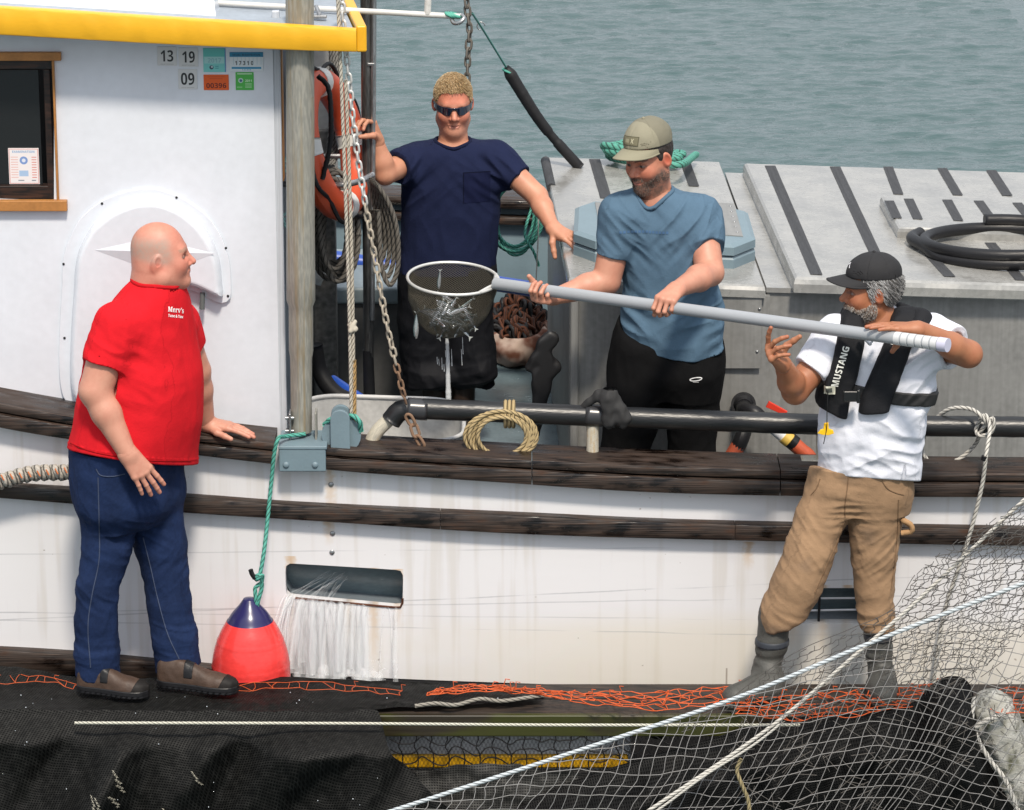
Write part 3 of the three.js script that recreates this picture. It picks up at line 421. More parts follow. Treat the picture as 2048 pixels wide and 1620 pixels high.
// hand: w wrist, f finger direction, n palm normal, t hint of the thumb's side; curls in degrees per finger
function hand({ w, f, n, t, curl, thumb, spread = 6, s = 1, arm }) {
  f = f.clone().normalize(); n = n.clone().addScaledVector(f, -n.dot(f)).normalize(); const S = V(0, 0, 0).crossVectors(f, n); if (S.dot(t) < 0) S.negate();
  const at = (a, b, c) => w.clone().addScaledVector(f, a * s).addScaledVector(S, b * s).addScaledVector(n, c * s), R = PI / 180, fs = [];
  const palm = [rc(at(0, 0.012, 0), at(0.085, 0.031, -0.002), 0.021 * s, 0.0125 * s), rc(at(0, 0.004, 0), at(0.09, 0.011, -0.003), 0.021 * s, 0.0125 * s), rc(at(0, -0.004, 0), at(0.087, -0.010, -0.003), 0.021 * s, 0.012 * s), rc(at(0, -0.012, 0), at(0.08, -0.030, -0.001), 0.02 * s, 0.0115 * s), rc(at(0.02, 0.016, 0.008), at(0.06, 0.022, 0.009), 0.016 * s, 0.012 * s)];
  if (arm) palm.push(rc(at(0.01, 0, 0), w.clone().lerp(arm, clamp(0.07 / w.distanceTo(arm))), 0.027 * s, 0.03 * s));
  let body = U(palm, 0.016 * s);
  const kn = [[0.088, 0.031], [0.093, 0.0105], [0.089, -0.0105], [0.081, -0.0305]], L = [[0.04, 0.024, 0.019], [0.044, 0.028, 0.02], [0.041, 0.026, 0.02], [0.032, 0.02, 0.018]], rad = [0.0093, 0.0095, 0.009, 0.008], tips = [];
  for (let i = 0; i < 4; i++) {
    let p = at(kn[i][0], kn[i][1], -0.002), a = 0; const sp = (1.5 - i) * spread * R, segs = [];
    for (let k = 0; k < 3; k++) { a += curl[i][k] * R; const d = f.clone().multiplyScalar(cos(a) * cos(sp)).addScaledVector(n, sin(a)).addScaledVector(S, sin(sp) * Math.max(0.2, cos(a))).normalize(), q = p.clone().addScaledVector(d, L[i][k] * s); segs.push(rc(p, q, rad[i] * s * (1 - 0.06 * k), rad[i] * s * (0.97 - 0.08 * k))); p = q; }
    fs.push(U(segs, 0.003)); tips.push(p);
  }
  const th = thumb ?? [[0.55, 0.75, 0.35], [0.8, 0.4, 0.3]], segs = []; let p = at(0.022, 0.022, 0.008), r = 0.0145;
  for (let k = 0; k < 3; k++) { const v = th[Math.min(k, th.length - 1)], d = f.clone().multiplyScalar(v[0]).addScaledVector(S, v[1]).addScaledVector(n, v[2]).normalize(), q = p.clone().addScaledVector(d, [0.042, 0.034, 0.026][k] * s); segs.push(rc(p, q, r * s, (r - 0.002) * s)); p = q; r -= 0.0018; }
  const tf = U(segs, 0.006);
  return { f: (x, y, z) => { let d = body(x, y, z), m = 9; for (const g of fs) { const e = g(x, y, z); m = Math.min(m, e); } d = smin(d, m, 0.008 * s); return smin(d, tf(x, y, z), 0.009 * s); }, c: at(0.07, 0, 0), tips };
}
// head in its own frame: origin between the eyes, y up, z forward, metres; o = shape options
function headField(o = {}) {
  const { fat = 0, nose = 1, chin = 1, jaw = 1, smile = 0 } = o, m = (x, y, z) => [V(x, y, z), V(-x, y, z)], l = [];
  l.push({ f: ell(V(0, 0.032, -0.016), [0.0765, 0.094, 0.098]) }, { f: ell(V(0, -0.035, 0.022), [0.061 + fat * 0.012, 0.088, 0.070]), k: 0.04 });
  for (const p of m(0.047 * jaw + fat * 0.008, -0.068, 0.0)) l.push({ f: rc(p, V(0, -0.1, 0.06), 0.024 + fat * 0.01, 0.024), k: 0.03 });
  l.push({ f: ell(V(0, -0.103, 0.068), [0.022, 0.018 * chin, 0.018]), k: 0.02 });
  for (const p of m(0.037, -0.034, 0.056)) l.push({ f: ell(p, [0.026, 0.026, 0.026]), k: 0.03 });
  l.push({ f: rc(V(-0.032, 0.021, 0.072), V(0.032, 0.021, 0.072), 0.0125, 0.0125), k: 0.022 });
  let f = U(l, 0.03); const base = f, socks = m(0.032, -0.002, 0.096).map(p => ell(p, [0.021, 0.0145, 0.022])), eyes = m(0.032, -0.002, 0.071).map(p => ell(p, [0.0145, 0.0115, 0.0125]));
  const add = [{ f: rc(V(0, 0.008, 0.082), V(0, -0.03, 0.104 + 0.004 * nose), 0.0085, 0.0125 * nose), k: 0.014 }, ...m(0.0125 * nose, -0.037, 0.093).map(p => ({ f: ell(p, [0.0085, 0.0075, 0.0105]), k: 0.008 })),
    { f: rc(V(-0.017, -0.0655, 0.084), V(0.017, -0.0655, 0.084), 0.0062, 0.0062), k: 0.008 }, { f: rc(V(-0.013, -0.076, 0.083), V(0.013, -0.076, 0.083), 0.0072, 0.0072), k: 0.008 }, { f: rc(V(0, -0.05, 0.086), V(0, -0.06, 0.087), 0.009, 0.009), k: 0.012 }];
  const slit = rc(V(-0.022 - smile * 0.005, -0.0705, 0.091), V(0.022 + smile * 0.005, -0.0705, 0.091), 0.0021, 0.0021), nost = m(0.0065, -0.042, 0.102).map(p => ell(p, [0.0035, 0.003, 0.005]));
  const ears = m(0.079, -0.008, -0.014).map(p => ({ o: ell(p, [0.0105, 0.032, 0.0205], [0.18, p.x > 0 ? -0.35 : 0.35, 0]), i: ell(V(p.x * 1.11, p.y + 0.003, p.z + 0.004), [0.006, 0.021, 0.0125], [0.18, p.x > 0 ? -0.35 : 0.35, 0]) }));
  return (x, y, z) => {
    let d = base(x, y, z); if (d > 0.08) return d - 0.03;
    for (const g of socks) d = smax(d, -g(x, y, z), 0.012);
    for (const g of eyes) d = smin(d, g(x, y, z), 0.003);
    for (const g of add) d = smin(d, g.f(x, y, z), g.k);
    d = smax(d, -slit(x, y - smile * (x * x * 14 - 0.002), z), 0.004); for (const g of nost) d = smax(d, -g(x, y, z), 0.003);
    for (const e of ears) d = smin(d, smax(e.o(x, y, z), -e.i(x, y, z), 0.004), 0.006);
    return d;
  };
}
const skinTone = (base, ruddy = 0.5, o = {}) => (x, y, z) => {   // tones of skin in the head's frame
  let c = base.slice(); const n = N3(x * 28, y * 28, z * 28) * 0.7 + N3(x * 70, y * 70, z * 70) * 0.6 + N3(x * 170, y * 170, z * 170) * 0.5;
  const g = (px, py, pz, r) => Math.exp(-((Math.abs(x) - px) ** 2 + (y - py) ** 2 + (z - pz) ** 2) / (r * r));
  const red = ruddy * (0.8 * g(0.04, -0.035, 0.07, 0.035) + 0.55 * g(0, -0.032, 0.105, 0.025) + 1.5 * g(0.08, -0.008, -0.014, 0.028) + 0.35 * g(0.02, 0.07, 0.07, 0.06));
  c = [c[0] * (1 + 0.07 * n), c[1] * (1 - 0.32 * red + 0.13 * n), c[2] * (1 - 0.36 * red + 0.14 * n)];
  if (g(0, -0.07, 0.09, 0.016) > 0.3 && Math.abs(x) < 0.026) c = mixc(c, [0.42, 0.15, 0.13], 0.55 * sst(0.012, 0.004, Math.abs(y + 0.0705)));
  const ey = Math.hypot((Math.abs(x) - 0.032) / 0.0135, (y + 0.002) / (o.squint ? 0.0042 : 0.0058)); if (z > 0.06) { if (ey < 1) c = Math.abs(Math.abs(x) - 0.032) < 0.0055 ? [0.03, 0.022, 0.018] : [0.25, 0.2, 0.18]; else if (ey < 1.6) c = mixc(c, [0.16, 0.08, 0.06], 0.6); }
  const by = y - 0.021 - 0.006 * (1 - Math.abs(Math.abs(x) - 0.035) / 0.03); if (o.brow && z > 0.05 && Math.abs(x) > 0.012 && Math.abs(x) < 0.055 && Math.abs(by) < 0.006) c = mixc(c, o.brow, 0.75);
  if (o.tint) c = o.tint(c, x, y, z, n);
  return c;
};
const mSkin = new THREE.MeshPhysicalMaterial({ vertexColors: true, roughness: 0.52, bumpMap: T.bump, bumpScale: 0.0004 });
const xf = (pos, yaw, pitch, roll = 0, s = 1) => new THREE.Matrix4().compose(pos, new THREE.Quaternion().setFromEuler(new THREE.Euler(pitch, yaw, roll, 'YXZ')), V(s, s, s));
// short hairs grown from the surface of field f, seen from centre c outwards, where test(p) holds
function hairs(f, c, count, test, len, dir, r, sd) {
  seed = sd; const out = [];
  for (let i = 0, tries = 0; i < count && tries < count * 14; tries++) {
    const a = rnd(0, 2 * PI), u = rnd(-1, 1), s = Math.sqrt(1 - u * u), d = V(s * cos(a), u, s * sin(a)); let t = 0.2, p = V(0, 0, 0);
    for (let k = 0; k < 24; k++) { p.copy(c).addScaledVector(d, t); const e = f(p.x, p.y, p.z); if (e < 0.0006) break; t -= Math.max(0.0005, e * 0.85); if (t < 0.02) break; }
    if (t < 0.02 || !test(p)) continue; i++;
    const e = 0.002, n = V(f(p.x + e, p.y, p.z) - f(p.x - e, p.y, p.z), f(p.x, p.y + e, p.z) - f(p.x, p.y - e, p.z), f(p.x, p.y, p.z + e) - f(p.x, p.y, p.z - e)).normalize(), g = dir(p, n).add(V(rnd(-0.18, 0.18), rnd(-0.18, 0.18), rnd(-0.18, 0.18))).normalize(), l = len(p) * rnd(0.7, 1.25);
    const q1 = p.clone().addScaledVector(n, l * 0.22).addScaledVector(g, l * 0.35), q2 = q1.clone().addScaledVector(g, l * 0.6).addScaledVector(n, l * 0.05); out.push([p.clone().addScaledVector(n, -0.001), q1, q2]);
  }
  return out;
}
function hairPart(parent, name, lists, HM, cols, rr) { lists.forEach((l, i) => { const g = strands(l, rr); g.applyMatrix4(HM); const o = part(parent, name, g, M(cols[i], 0.55)); o.userData.kind = 'stuff'; }); }
const deal = (l, k) => Array.from({ length: k }, (_, i) => l.filter((_, j) => j % k === i));
// a person: body meshes (skin) merged into one, clothes as children
function person(label, base, { skin, tone, headM, head, neck, arms, hands, inner }) {
  const g = thing('person', label, 'person', base), geos = [];
  const inv = headM.clone().invert(), nl = neck.map(([p, r]) => [p.clone().applyMatrix4(inv), r]), nf = chain(nl, 0.02), hf = (x, y, z) => smin(head(x, y, z), nf(x, y, z), 0.035);
  const H = surf(hf, [-0.12, -0.21, -0.16], [0.12, 0.15, 0.15], 0.003, tone); H.applyMatrix4(headM); geos.push(H);
  const flat = (x, y, z) => { const n = N3(x * 18, y * 18, z * 18) * 0.7 + N3(x * 50, y * 50, z * 50) * 0.5 + N3(x * 120, y * 120, z * 120) * 0.4; return [skin[0] * (1 + 0.09 * n), skin[1] * (1 + 0.19 * n), skin[2] * (1 + 0.2 * n)]; };
  const bf = U([...arms, ...inner, chain(neck)], 0.012);
  const all = [...arms.pts, ...neck.map(n => n[0]), base], lo = [1e9, 1e9, 1e9], hi = [-1e9, -1e9, -1e9]; for (const p of all) ['x', 'y', 'z'].forEach((a, i) => { lo[i] = Math.min(lo[i], p[a] - 0.24); hi[i] = Math.max(hi[i], p[a] + 0.24); });
  const kn = rc(neck[0][0], neck[1][0], 0.2, 0.2);
  geos.push(surf(bf, lo, hi, 0.008, flat));
  for (const h of hands) { const c = h.c; geos.push(surf(h.f, [c.x - 0.18, c.y - 0.18, c.z - 0.18], [c.x + 0.18, c.y + 0.18, c.z + 0.18], 0.003, (x, y, z) => { const q = flat(x, y, z), tip = Math.min(...h.tips.map(t => Math.hypot(x - t.x, y - t.y, z - t.z))); return [q[0], q[1] * (1 - 0.14 * sst(0.03, 0.005, tip)), q[2] * (1 - 0.14 * sst(0.03, 0.005, tip))]; })); }
  part(g, 'body', mergeGeometries(geos), mSkin); return g;
}
function armField(s, e, w, r0, r1, r2, r3) { const a = [rc(s, e, r0, r1), U([rc(e, e.clone().lerp(w, 0.35), r1 * 0.97, r2), rc(e.clone().lerp(w, 0.35), w, r2, r3)], 0.02)]; return a; }
const bbox = (pts, m = 0.05) => { const lo = [1e9, 1e9, 1e9], hi = [-1e9, -1e9, -1e9]; for (const p of pts) ['x', 'y', 'z'].forEach((a, i) => { lo[i] = Math.min(lo[i], p[a] - m); hi[i] = Math.max(hi[i], p[a] + m); }); return [lo, hi]; };
function sleeve(s, e, t, r0, r1, th = 0.007) {              // from shoulder s along the arm to fraction t of the way to the elbow, open end
  const d = e.clone().sub(s), q = s.clone().addScaledVector(d, t), n = d.clone().normalize(), far = s.clone().addScaledVector(d, t + 0.35), back = q.clone().addScaledVector(n, -0.06);
  const o = rc(s, q, r0, r1), o2 = rc(q, far, r1, r1 * 1.02), cut = pl(q, n), hole = rc(back, far, r1 * 0.6, r1 - th);
  return { f: (x, y, z) => { const c = cut(x, y, z); let dd = Math.min(o(x, y, z), o2(x, y, z)); return smax(dd, c, 0.004); }, hole: (x, y, z) => hole(x, y, z) };
}
function garment(f, holes) { return (x, y, z) => { let d = f(x, y, z); for (const h of holes) d = smax(d, -h(x, y, z), 0.004); return d; }; }
function decal(f, c, nrm, up, w, h, draw, cw = 256) {       // print on cloth: a patch laid onto the surface of field f
  const n = nrm.clone().normalize(), r = V(0, 0, 0).crossVectors(up, n).normalize(), u = V(0, 0, 0).crossVectors(n, r);
  let most = 9; const march = p0 => { const p = p0.clone(); let s = 0; for (let i = 0; i < 60; i++) { const d = f(p.x, p.y, p.z); if (d < 0.0022) break; const e = Math.max(0.0008, (d - 0.002) * 0.7); s += e; p.addScaledVector(n, -e); } return Math.min(s, most); };
  most = march(c.clone().addScaledVector(n, 0.12)) + 0.025;
  const g = sheet(16, 10, (a, b) => { let p = c.clone().addScaledVector(r, (a - 0.5) * w).addScaledVector(u, (b - 0.5) * h).addScaledVector(n, 0.12); p.addScaledVector(n, -march(p)); return p; });
  return [g, M([1, 1, 1], 0.85, { specularIntensity: 0.2, map: canvasTex(cw, Math.round(cw * h / w), draw), transparent: true, alphaTest: 0.4, side: THREE.DoubleSide })];
}
const cloth = (c, r = 0.9, o = {}) => M(c, r, { bumpMap: T.bump, bumpScale: 0.0012, specularIntensity: 0.25, map: T.paint, ...o });
function capMeshes(g, headM, { crown, bill, mesh, tilt = 0, down = 0, by = 0.052, ch = 0.088, logo }) {
  // cap in the head's frame: a dome of panels over the skull, a curved bill in front, a button on top
  const C = V(0, by, -0.014), dome = bump(ell(C, [0.0855, ch, 0.109]), (x, y, z) => { const a = Math.atan2(x, z + 0.014); return -0.0016 * Math.exp(-((((a / (PI / 3)) % 1 + 1.5) % 1 - 0.5) ** 2) * 900) + 0.0018 * N3(x * 30, y * 30, z * 30); });
  const rim = pl(V(0, by - 0.008, 0), V(0, -1, tilt).normalize()), inn = ell(C, [0.080, ch - 0.006, 0.104]);
  const df = (x, y, z) => smax(smax(dome(x, y, z), rim(x, y, z), 0.003), -smax(inn(x, y, z), pl(V(0, by + 0.03, 0), V(0, 1, 0))(x, y, z), 0.01), 0.003);
  const cf = mesh ? (x, y, z) => (z < 0.012 + 0.25 * (y - by) ? mesh : [1, 1, 1]) : null;
  const D = surf(df, [-0.11, by - 0.04, -0.15], [0.11, by + 0.12, 0.12], 0.0035, (x, y, z) => { const k = z < 0.012 && mesh ? 0.72 : 1; return [crown[0] * k, crown[1] * k, crown[2] * k]; }); D.applyMatrix4(headM);
  const cap = part(g, 'cap', D, M([1, 1, 1], 0.85, { vertexColors: true, bumpMap: T.bump, bumpScale: 0.001 }));
  const R = 0.078, B = sheet(28, 14, (u, v) => { const a = (u - 0.5) * 2, th = a * 1.25, x0 = sin(th) * 0.082, z0 = -0.014 + cos(th) * 0.105, e = Math.sqrt(Math.max(0, 1 - a * a)), k = v; const x = x0 * (1 + 0.02 * k), z = z0 + 0.078 * e * k; return V(x, by - 0.006 + tilt * z * 0.9 - (4.4 * x * x) * (0.35 + 0.65 * k) - down * (z - 0.06) * k - 0.004 * k, z); });
  const B2 = B.clone(); B2.translate(0, -0.005, 0); { const i = B2.index.array; for (let k = 0; k < i.length; k += 3) { const t = i[k]; i[k] = i[k + 1]; i[k + 1] = t; } B2.computeVertexNormals(); }
  const eg = []; for (let i = 0; i <= 28; i++) { const p = B.attributes.position, k = 14 * 29 + i; eg.push(V(p.getX(k), p.getY(k) - 0.0025, p.getZ(k))); }
  const bg = merge([B, B2, sweep(eg, 0.0034, { seg: 6 })]); bg.applyMatrix4(headM); part(cap, 'bill', bg, M(bill, 0.85, { bumpMap: T.bump, bumpScale: 0.0008, side: THREE.DoubleSide }));
  const bt = ball(V(0, by + ch, -0.014), 0.007, 10, 6); bt.applyMatrix4(headM); part(cap, 'button', bt, M(crown, 0.85));
  if (logo) { const c = V(0, by + 0.045, 0.1), fld = df; const [dg, dm] = decal(fld, c, V(0, 0.35, 1), V(0, 1, -0.35), logo.w, logo.h, logo.draw); if (logo.x) { } dg.applyMatrix4(headM); part(cap, 'badge', dg, dm); }
  return cap;
}
const B4 = (x0, y0, x1, y1, z0, z1) => [P(x0, y0, z0), P(x1, y1, z0), P(x0, y0, z1), P(x1, y1, z1)];
// ---------------------------------------------------------------- the four people
const plane3 = (a, b, c) => { const n = b.clone().sub(a).cross(c.clone().sub(a)).normalize(); if (n.y > 0) n.negate(); return pl(a, n); };
const ring = (c, ax, az, tilt, r, m = 28, sag = 0) => { const p = []; for (let i = 0; i <= m; i++) { const a = i / m * 2 * PI, x = ax * sin(a), z = az * cos(a); p.push(V(c.x + x, c.y + tilt[0] * x + tilt[1] * z - sag * Math.max(0, cos(a)), c.z + z)); } return sweep(p, r, { seg: 8, closed: true }); };
const mesh = (f, pts, m, h, color) => { const [lo, hi] = bbox(pts, m); return surf(f, lo, hi, h, color); };
const folds = (a, sx, sy, sz, o = 0) => (x, y, z) => { const w = 0.05 * N3(x * 6, y * 6 + o, z * 6), n = N3((x + w) * sx + o + 0.8 * y, y * sy, (z + w) * sz + o), n2 = N3((x + w) * sx * 2.2, y * sy * 2.4 + o, z * sz * 2.2), n3 = N3((x - w) * sx * 4.2, y * sy * 4 + o, z * sz * 4.2); return a * 0.55 * (0.7 - 2 * Math.abs(n)) + a * 0.3 * (0.5 - 1.6 * Math.abs(n2)) + a * 0.16 * n3; };
const neckRing = (f, c, R, m = 36) => { const p = []; for (let i = 0; i <= m; i++) { const a = i / m * 2 * PI, x = c.x + R * sin(a), z = c.z + R * cos(a); let y = c.y + 0.13; for (let k = 0; k < 70 && f(x, y, z) > 0; k++) y -= Math.max(0.0015, f(x, y, z) * 0.6); p.push(V(x, y - 0.001, z)); } for (let q = 0; q < 3; q++) for (let i = 0; i <= m; i++) { const a = p[(i - 1 + m) % m], b = p[(i + 1) % m]; p[i].y = (p[i].y * 2 + a.y + b.y) / 4; } p[m].copy(p[0]); return sweep(p, 0.0085, { seg: 8, closed: true }); };
const creases = (p, n, a, w, len) => { n = n.clone().normalize(); const q = V(0.31, 0.17, 0.9).cross(n).normalize(), r2 = q.clone().cross(n), o = p.x * 7 + p.y * 3; return (x, y, z) => { const dx = x - p.x, dy = y - p.y, dz = z - p.z, rr = dx * dx + dy * dy + dz * dz; if (rr > len * len * 4) return 0; const d = dx * n.x + dy * n.y + dz * n.z, e = dx * q.x + dy * q.y + dz * q.z, f = dx * r2.x + dy * r2.y + dz * r2.z, v = N3(d / w * 1.1 + o + e * 2, e * 4.5, f * 4.5 + o); return a * 1.45 * (0.75 - 2.8 * Math.abs(v) + 0.5 * N3(d / w * 2.6 + o, e * 9, f * 9)) * Math.exp(-rr / (len * len)); }; };
function shoe(heel, toe) {                                  // low slip-on work shoe: sole slab, leather upper, toe cap
  const d = toe.clone().sub(heel), L = d.length(), f = d.clone().normalize(), sd = V(-f.z, 0, f.x), hw = lin([[-0.01, 0.001], [0, 0.012], [0.04, 0.028], [0.12, 0.036], [0.3, 0.037], [0.5, 0.042], [0.68, 0.05], [0.84, 0.047], [0.94, 0.035], [0.99, 0.014], [1.01, 0.001]]), top = lin([[0, 0.07], [0.06, 0.088], [0.3, 0.092], [0.45, 0.08], [0.62, 0.058], [0.82, 0.047], [0.95, 0.034], [1, 0.02]]);
  const up = (x, y, z) => { const dx = x - heel.x, dz = z - heel.z, u = (dx * f.x + dz * f.z) / L, w = dx * sd.x + dz * sd.z, uc = clamp(u), h = Math.max(0.004, hw(uc) - 0.003), t = top(uc), yy = Math.max(0, y - heel.y - 0.018), k = Math.pow(Math.pow(Math.abs(w) / h, 2.5) + Math.pow(yy / t, 2.5), 0.4), e = (k - 1) * Math.min(h, t) * 0.8; const q = Math.abs(u - uc) * L; return smax(e > 0 ? Math.hypot(e, q) : q > 0 ? q : e, heel.y + 0.02 - y, 0.004) - 0.0012 * N3(x * 40, y * 40, z * 40); };
  const pts = [], n = 40; for (let i = 0; i <= n; i++) pts.push([i / n, hw(i / n) + 0.002]); for (let i = n; i >= 0; i--) pts.push([i / n, -hw(i / n) - 0.002]);
  const q = (o, y) => heel.clone().addScaledVector(f, o[0] * L).addScaledVector(sd, o[1]).setY(heel.y + y), pos = []; const tri = (a, b, c) => { for (const p of [a, b, c]) pos.push(p.x, p.y, p.z); };
  const lv = [[0, 0.95], [0.004, 1], [0.011, 0.97], [0.013, 1.02], [0.026, 1.0], [0.0285, 0.96]], R2 = (o, l, i) => q([0.5 + (o[0] - 0.5) * (1 + (lv[l][1] - 1) * 0.2), o[1] * lv[l][1] * (l < 2 && i % 3 === 0 ? 0.94 : 1)], lv[l][0]);
  for (let l = 0; l < lv.length - 1; l++) for (let i = 0; i < pts.length; i++) { const j = (i + 1) % pts.length, a = R2(pts[i], l, i), b2 = R2(pts[j], l, j), c = R2(pts[j], l + 1, j), e = R2(pts[i], l + 1, i); tri(a, c, b2); tri(a, e, c); }
  const cen = q([0.5, 0], 0.0285); for (let i = 0; i < pts.length; i++) { const j = (i + 1) % pts.length; tri(cen, R2(pts[j], 5, j), R2(pts[i], 5, i)); }
  const sg = new THREE.BufferGeometry(); sg.setAttribute('position', new THREE.Float32BufferAttribute(pos, 3)); sg.computeVertexNormals();
  const clipU = (a, b) => (x, y, z) => { const u = ((x - heel.x) * f.x + (z - heel.z) * f.z) / L - 0; return Math.max(a - u, u - b) * L; }, tc = clipU(0.80, 2), gore = clipU(0.36, 0.47);
  return { up, soleG: sg, toeCap: (x, y, z) => smax(up(x, y, z) - 0.0022, tc(x, y, z) + (y - heel.y) * 0.45 - 0.012, 0.003), gore: (x, y, z) => smax(smax(up(x, y, z) - 0.0015, gore(x, y, z), 0.002), heel.y + 0.05 - y, 0.003), pts: [heel, toe, heel.clone().setY(heel.y + 0.12)] };
}
function shoesOn(g, name, sh, mUp, mSole, mToe) { const s = part(g, name, mesh(sh.up, sh.pts, 0.06, 0.004), mUp); part(s, 'sole', uvm(sh.soleG, 0.5), mSole); part(s, 'toe_cap', mesh(sh.toeCap, sh.pts, 0.06, 0.004), mToe); part(s, 'elastic_panel', mesh(sh.gore, sh.pts, 0.06, 0.004), mSole); return s; }
function grip(G, F, N, r) { const f = F.clone().normalize(), n = N.clone().addScaledVector(f, -N.dot(f)).normalize(); return G.clone().addScaledVector(n, -(r + 0.013)).addScaledVector(f, -0.078); }
// the pole of the dip net, held by the man in the olive cap
const poleA = P(990, 567, -0.40), poleB = P(1885, 689, 0.72), poleD = poleB.clone().sub(poleA).normalize(), poleAt = px => { let t = 0.5; for (let i = 0; i < 30; i++) { const q = poleA.clone().lerp(poleB, t).project(camera); t += (px - (q.x + 1) * 1024) / 900; } return poleA.clone().lerp(poleB, t); };
const denimTone = (x, y, z) => { const n = N3(x * 14, y * 10, z * 14), k = 1 + 0.35 * n + 0.25 * N3(x * 140, y * 420, z * 140); return [0.0105 * k, 0.0215 * k, 0.064 * k]; };

{ // 1. man in the red T-shirt
  const z = 0.33, F = torso(1.05, [[268, 358, 556, z, 0.95], [243, 369, 582, z, 0.82], [213, 378, 622, z, 0.74], [186, 386, 680, z, 0.78], [168, 396, 750, z, 0.84, 1.04], [153, 395, 830, z, 0.86, 1.05], [140, 390, 900, z, 0.82], [136, 389, 960, z, 0.78]]);
  const S = P(234, 652, 0.48), E = P(191, 782, 0.55), W = P(254, 906, 0.60), S2 = P(352, 645, 0.14), E2 = P(391, 742, 0.08), capY = P(440, 866, 0.0).y, W2 = V(P(412, 850, 0.0).x, capY + 0.038, 0.0);
  const h1 = hand({ w: W, f: P(304, 972, 0.6).sub(W), n: V(-0.45, -0.35, -1), t: V(1, 0.5, 0), curl: [[8, 8, 6], [10, 10, 6], [14, 10, 8], [10, 14, 8]], thumb: [[0.75, 0.5, 0.5], [0.9, 0.15, 0.4]], spread: 5, arm: E, s: 1.08 });
  const h2 = hand({ w: W2, f: V(1, -0.12, 0.12), n: V(-0.1, -1, 0), t: V(0, 0, 1), curl: [[6, 6, 4], [8, 8, 6], [8, 8, 6], [8, 10, 6]], thumb: [[0.7, 0.7, 0.1], [0.9, 0.3, 0.15]], arm: E2, s: 1.05 });
  const arms = [...armField(S, E, W, 0.078, 0.061, 0.054, 0.034), ...armField(S2, E2, W2, 0.07, 0.058, 0.05, 0.034)]; arms.pts = [S, E, W, S2, E2, W2];
  const neck = [[P(308, 536, z), 0.081], [P(306, 588, z - 0.005), 0.091]];
  const ll = [J(156, 285, 985, 0.37), J(165, 264, 1092, 0.41), J(154, 238, 1172, 0.43), J(151, 233, 1240, 0.43), J(149, 238, 1300, 0.42), J(153, 241, 1372, 0.42)], rl = [J(240, 360, 985, 0.28), J(271, 373, 1092, 0.29), J(285, 375, 1138, 0.30), J(295, 382, 1206, 0.32), J(304, 394, 1273, 0.34), J(315, 406, 1360, 0.35)];
  const hips = torso(1.0, [[146, 366, 880, z, 0.8], [147, 361, 945, z, 0.8], [158, 364, 1000, z, 0.74], [190, 342, 1040, z, 0.62]]);
  const legsIn = U([chain(ll.slice(0, -1)), chain(rl.slice(0, -1)), hips], 0.03);
  const g = person('bald heavy man in red T-shirt and jeans standing with one hand on the boat', P(250, 1390, z), {
    skin: [0.50, 0.235, 0.165], headM: xf(P(325, 511, z), 1.6, -0.07, 0, 1.0), head: headField({ fat: 1, nose: 1.0, jaw: 1.12, chin: 0.9, smile: -1.6 }), neck, arms, hands: [h1, h2],
    inner: [(x, y, zz) => Math.max(F(x, y, zz) + 0.03, P(250, 880, z).y - y), (x, y, zz) => legsIn(x, y, zz) + 0.035], tone: skinTone([0.52, 0.225, 0.16], 0.95, { squint: 1, brow: [0.35, 0.2, 0.14], tint: (c, x, y, zz, n) => { const s = sst(0.055, 0.02, zz + 0.25 * Math.max(0, y - 0.05)) * sst(0.105, 0.06, y) * sst(-0.035, 0.0, y + 0.3 * Math.min(0, zz)); return mixc(c, [0.34, 0.26, 0.215], 0.6 * s * (1 + 0.6 * n)); } }) });
  const arr = creases(P(238, 735, 0.48), V(0.55, 0.8, 0.1).normalize(), 0.006, 0.06, 0.16), fb = folds(0.007, 7, 3, 7);
  const hem = plane3(P(137, 894, z), P(386, 930, z), P(250, 921, 0.56)), s1 = sleeve(S, E, 0.6, 0.088, 0.084), s2 = sleeve(S2, E2, 0.5, 0.09, 0.078), cyl_ = rc(P(255, 950, z), P(255, 1050, z), 0.165, 0.165), inHole = (x, y, zz) => smax(F(x, y, zz) + 0.012, -(hem(x, y, zz) + 0.05), 0.004), stitch = (x, y, zz) => (Math.abs(hem(x, y, zz) + 0.022) < 0.002 ? -0.002 : 0);
  const neckHole = chain([[P(318, 520, z + 0.01), 0.08], [P(313, 572, z + 0.006), 0.088]]);
  const shirt0 = bump(U([F, { f: s1.f, k: 0.05 }, { f: s2.f, k: 0.05 }]), (x, y, zz) => fb(x, y, zz) + arr(x, y, zz));
  const shirt = garment((x, y, zz) => smax(shirt0(x, y, zz) + stitch(x, y, zz), hem(x, y, zz), 0.005), [s1.hole, s2.hole, inHole, neckHole]);
  const pts = [...B4(130, 540, 400, 960, z - 0.25, z + 0.35), S, E], sh = part(g, 'shirt', mesh(shirt, pts, 0.06, 0.006), cloth([0.62, 0.012, 0.02]));
  const [dg, dm] = decal(shirt, P(355, 624, 0.42), V(0.62, 0.28, 0.7), V(0.05, 1, -0.3), 0.085, 0.045, (c, w, h) => { c.clearRect(0, 0, w, h); c.fillStyle = '#f4eeee'; c.textAlign = 'center'; c.font = 'bold 78px serif'; c.fillText("Merv's", w / 2, h * 0.52); c.font = 'bold 44px sans-serif'; c.fillText('Tune & Tow', w / 2, h * 0.93); });
  part(sh, 'chest_print', dg, dm); part(sh, 'neckline', neckRing(shirt0, P(313, 572, z + 0.006), 0.088), cloth([0.5, 0.01, 0.016]));
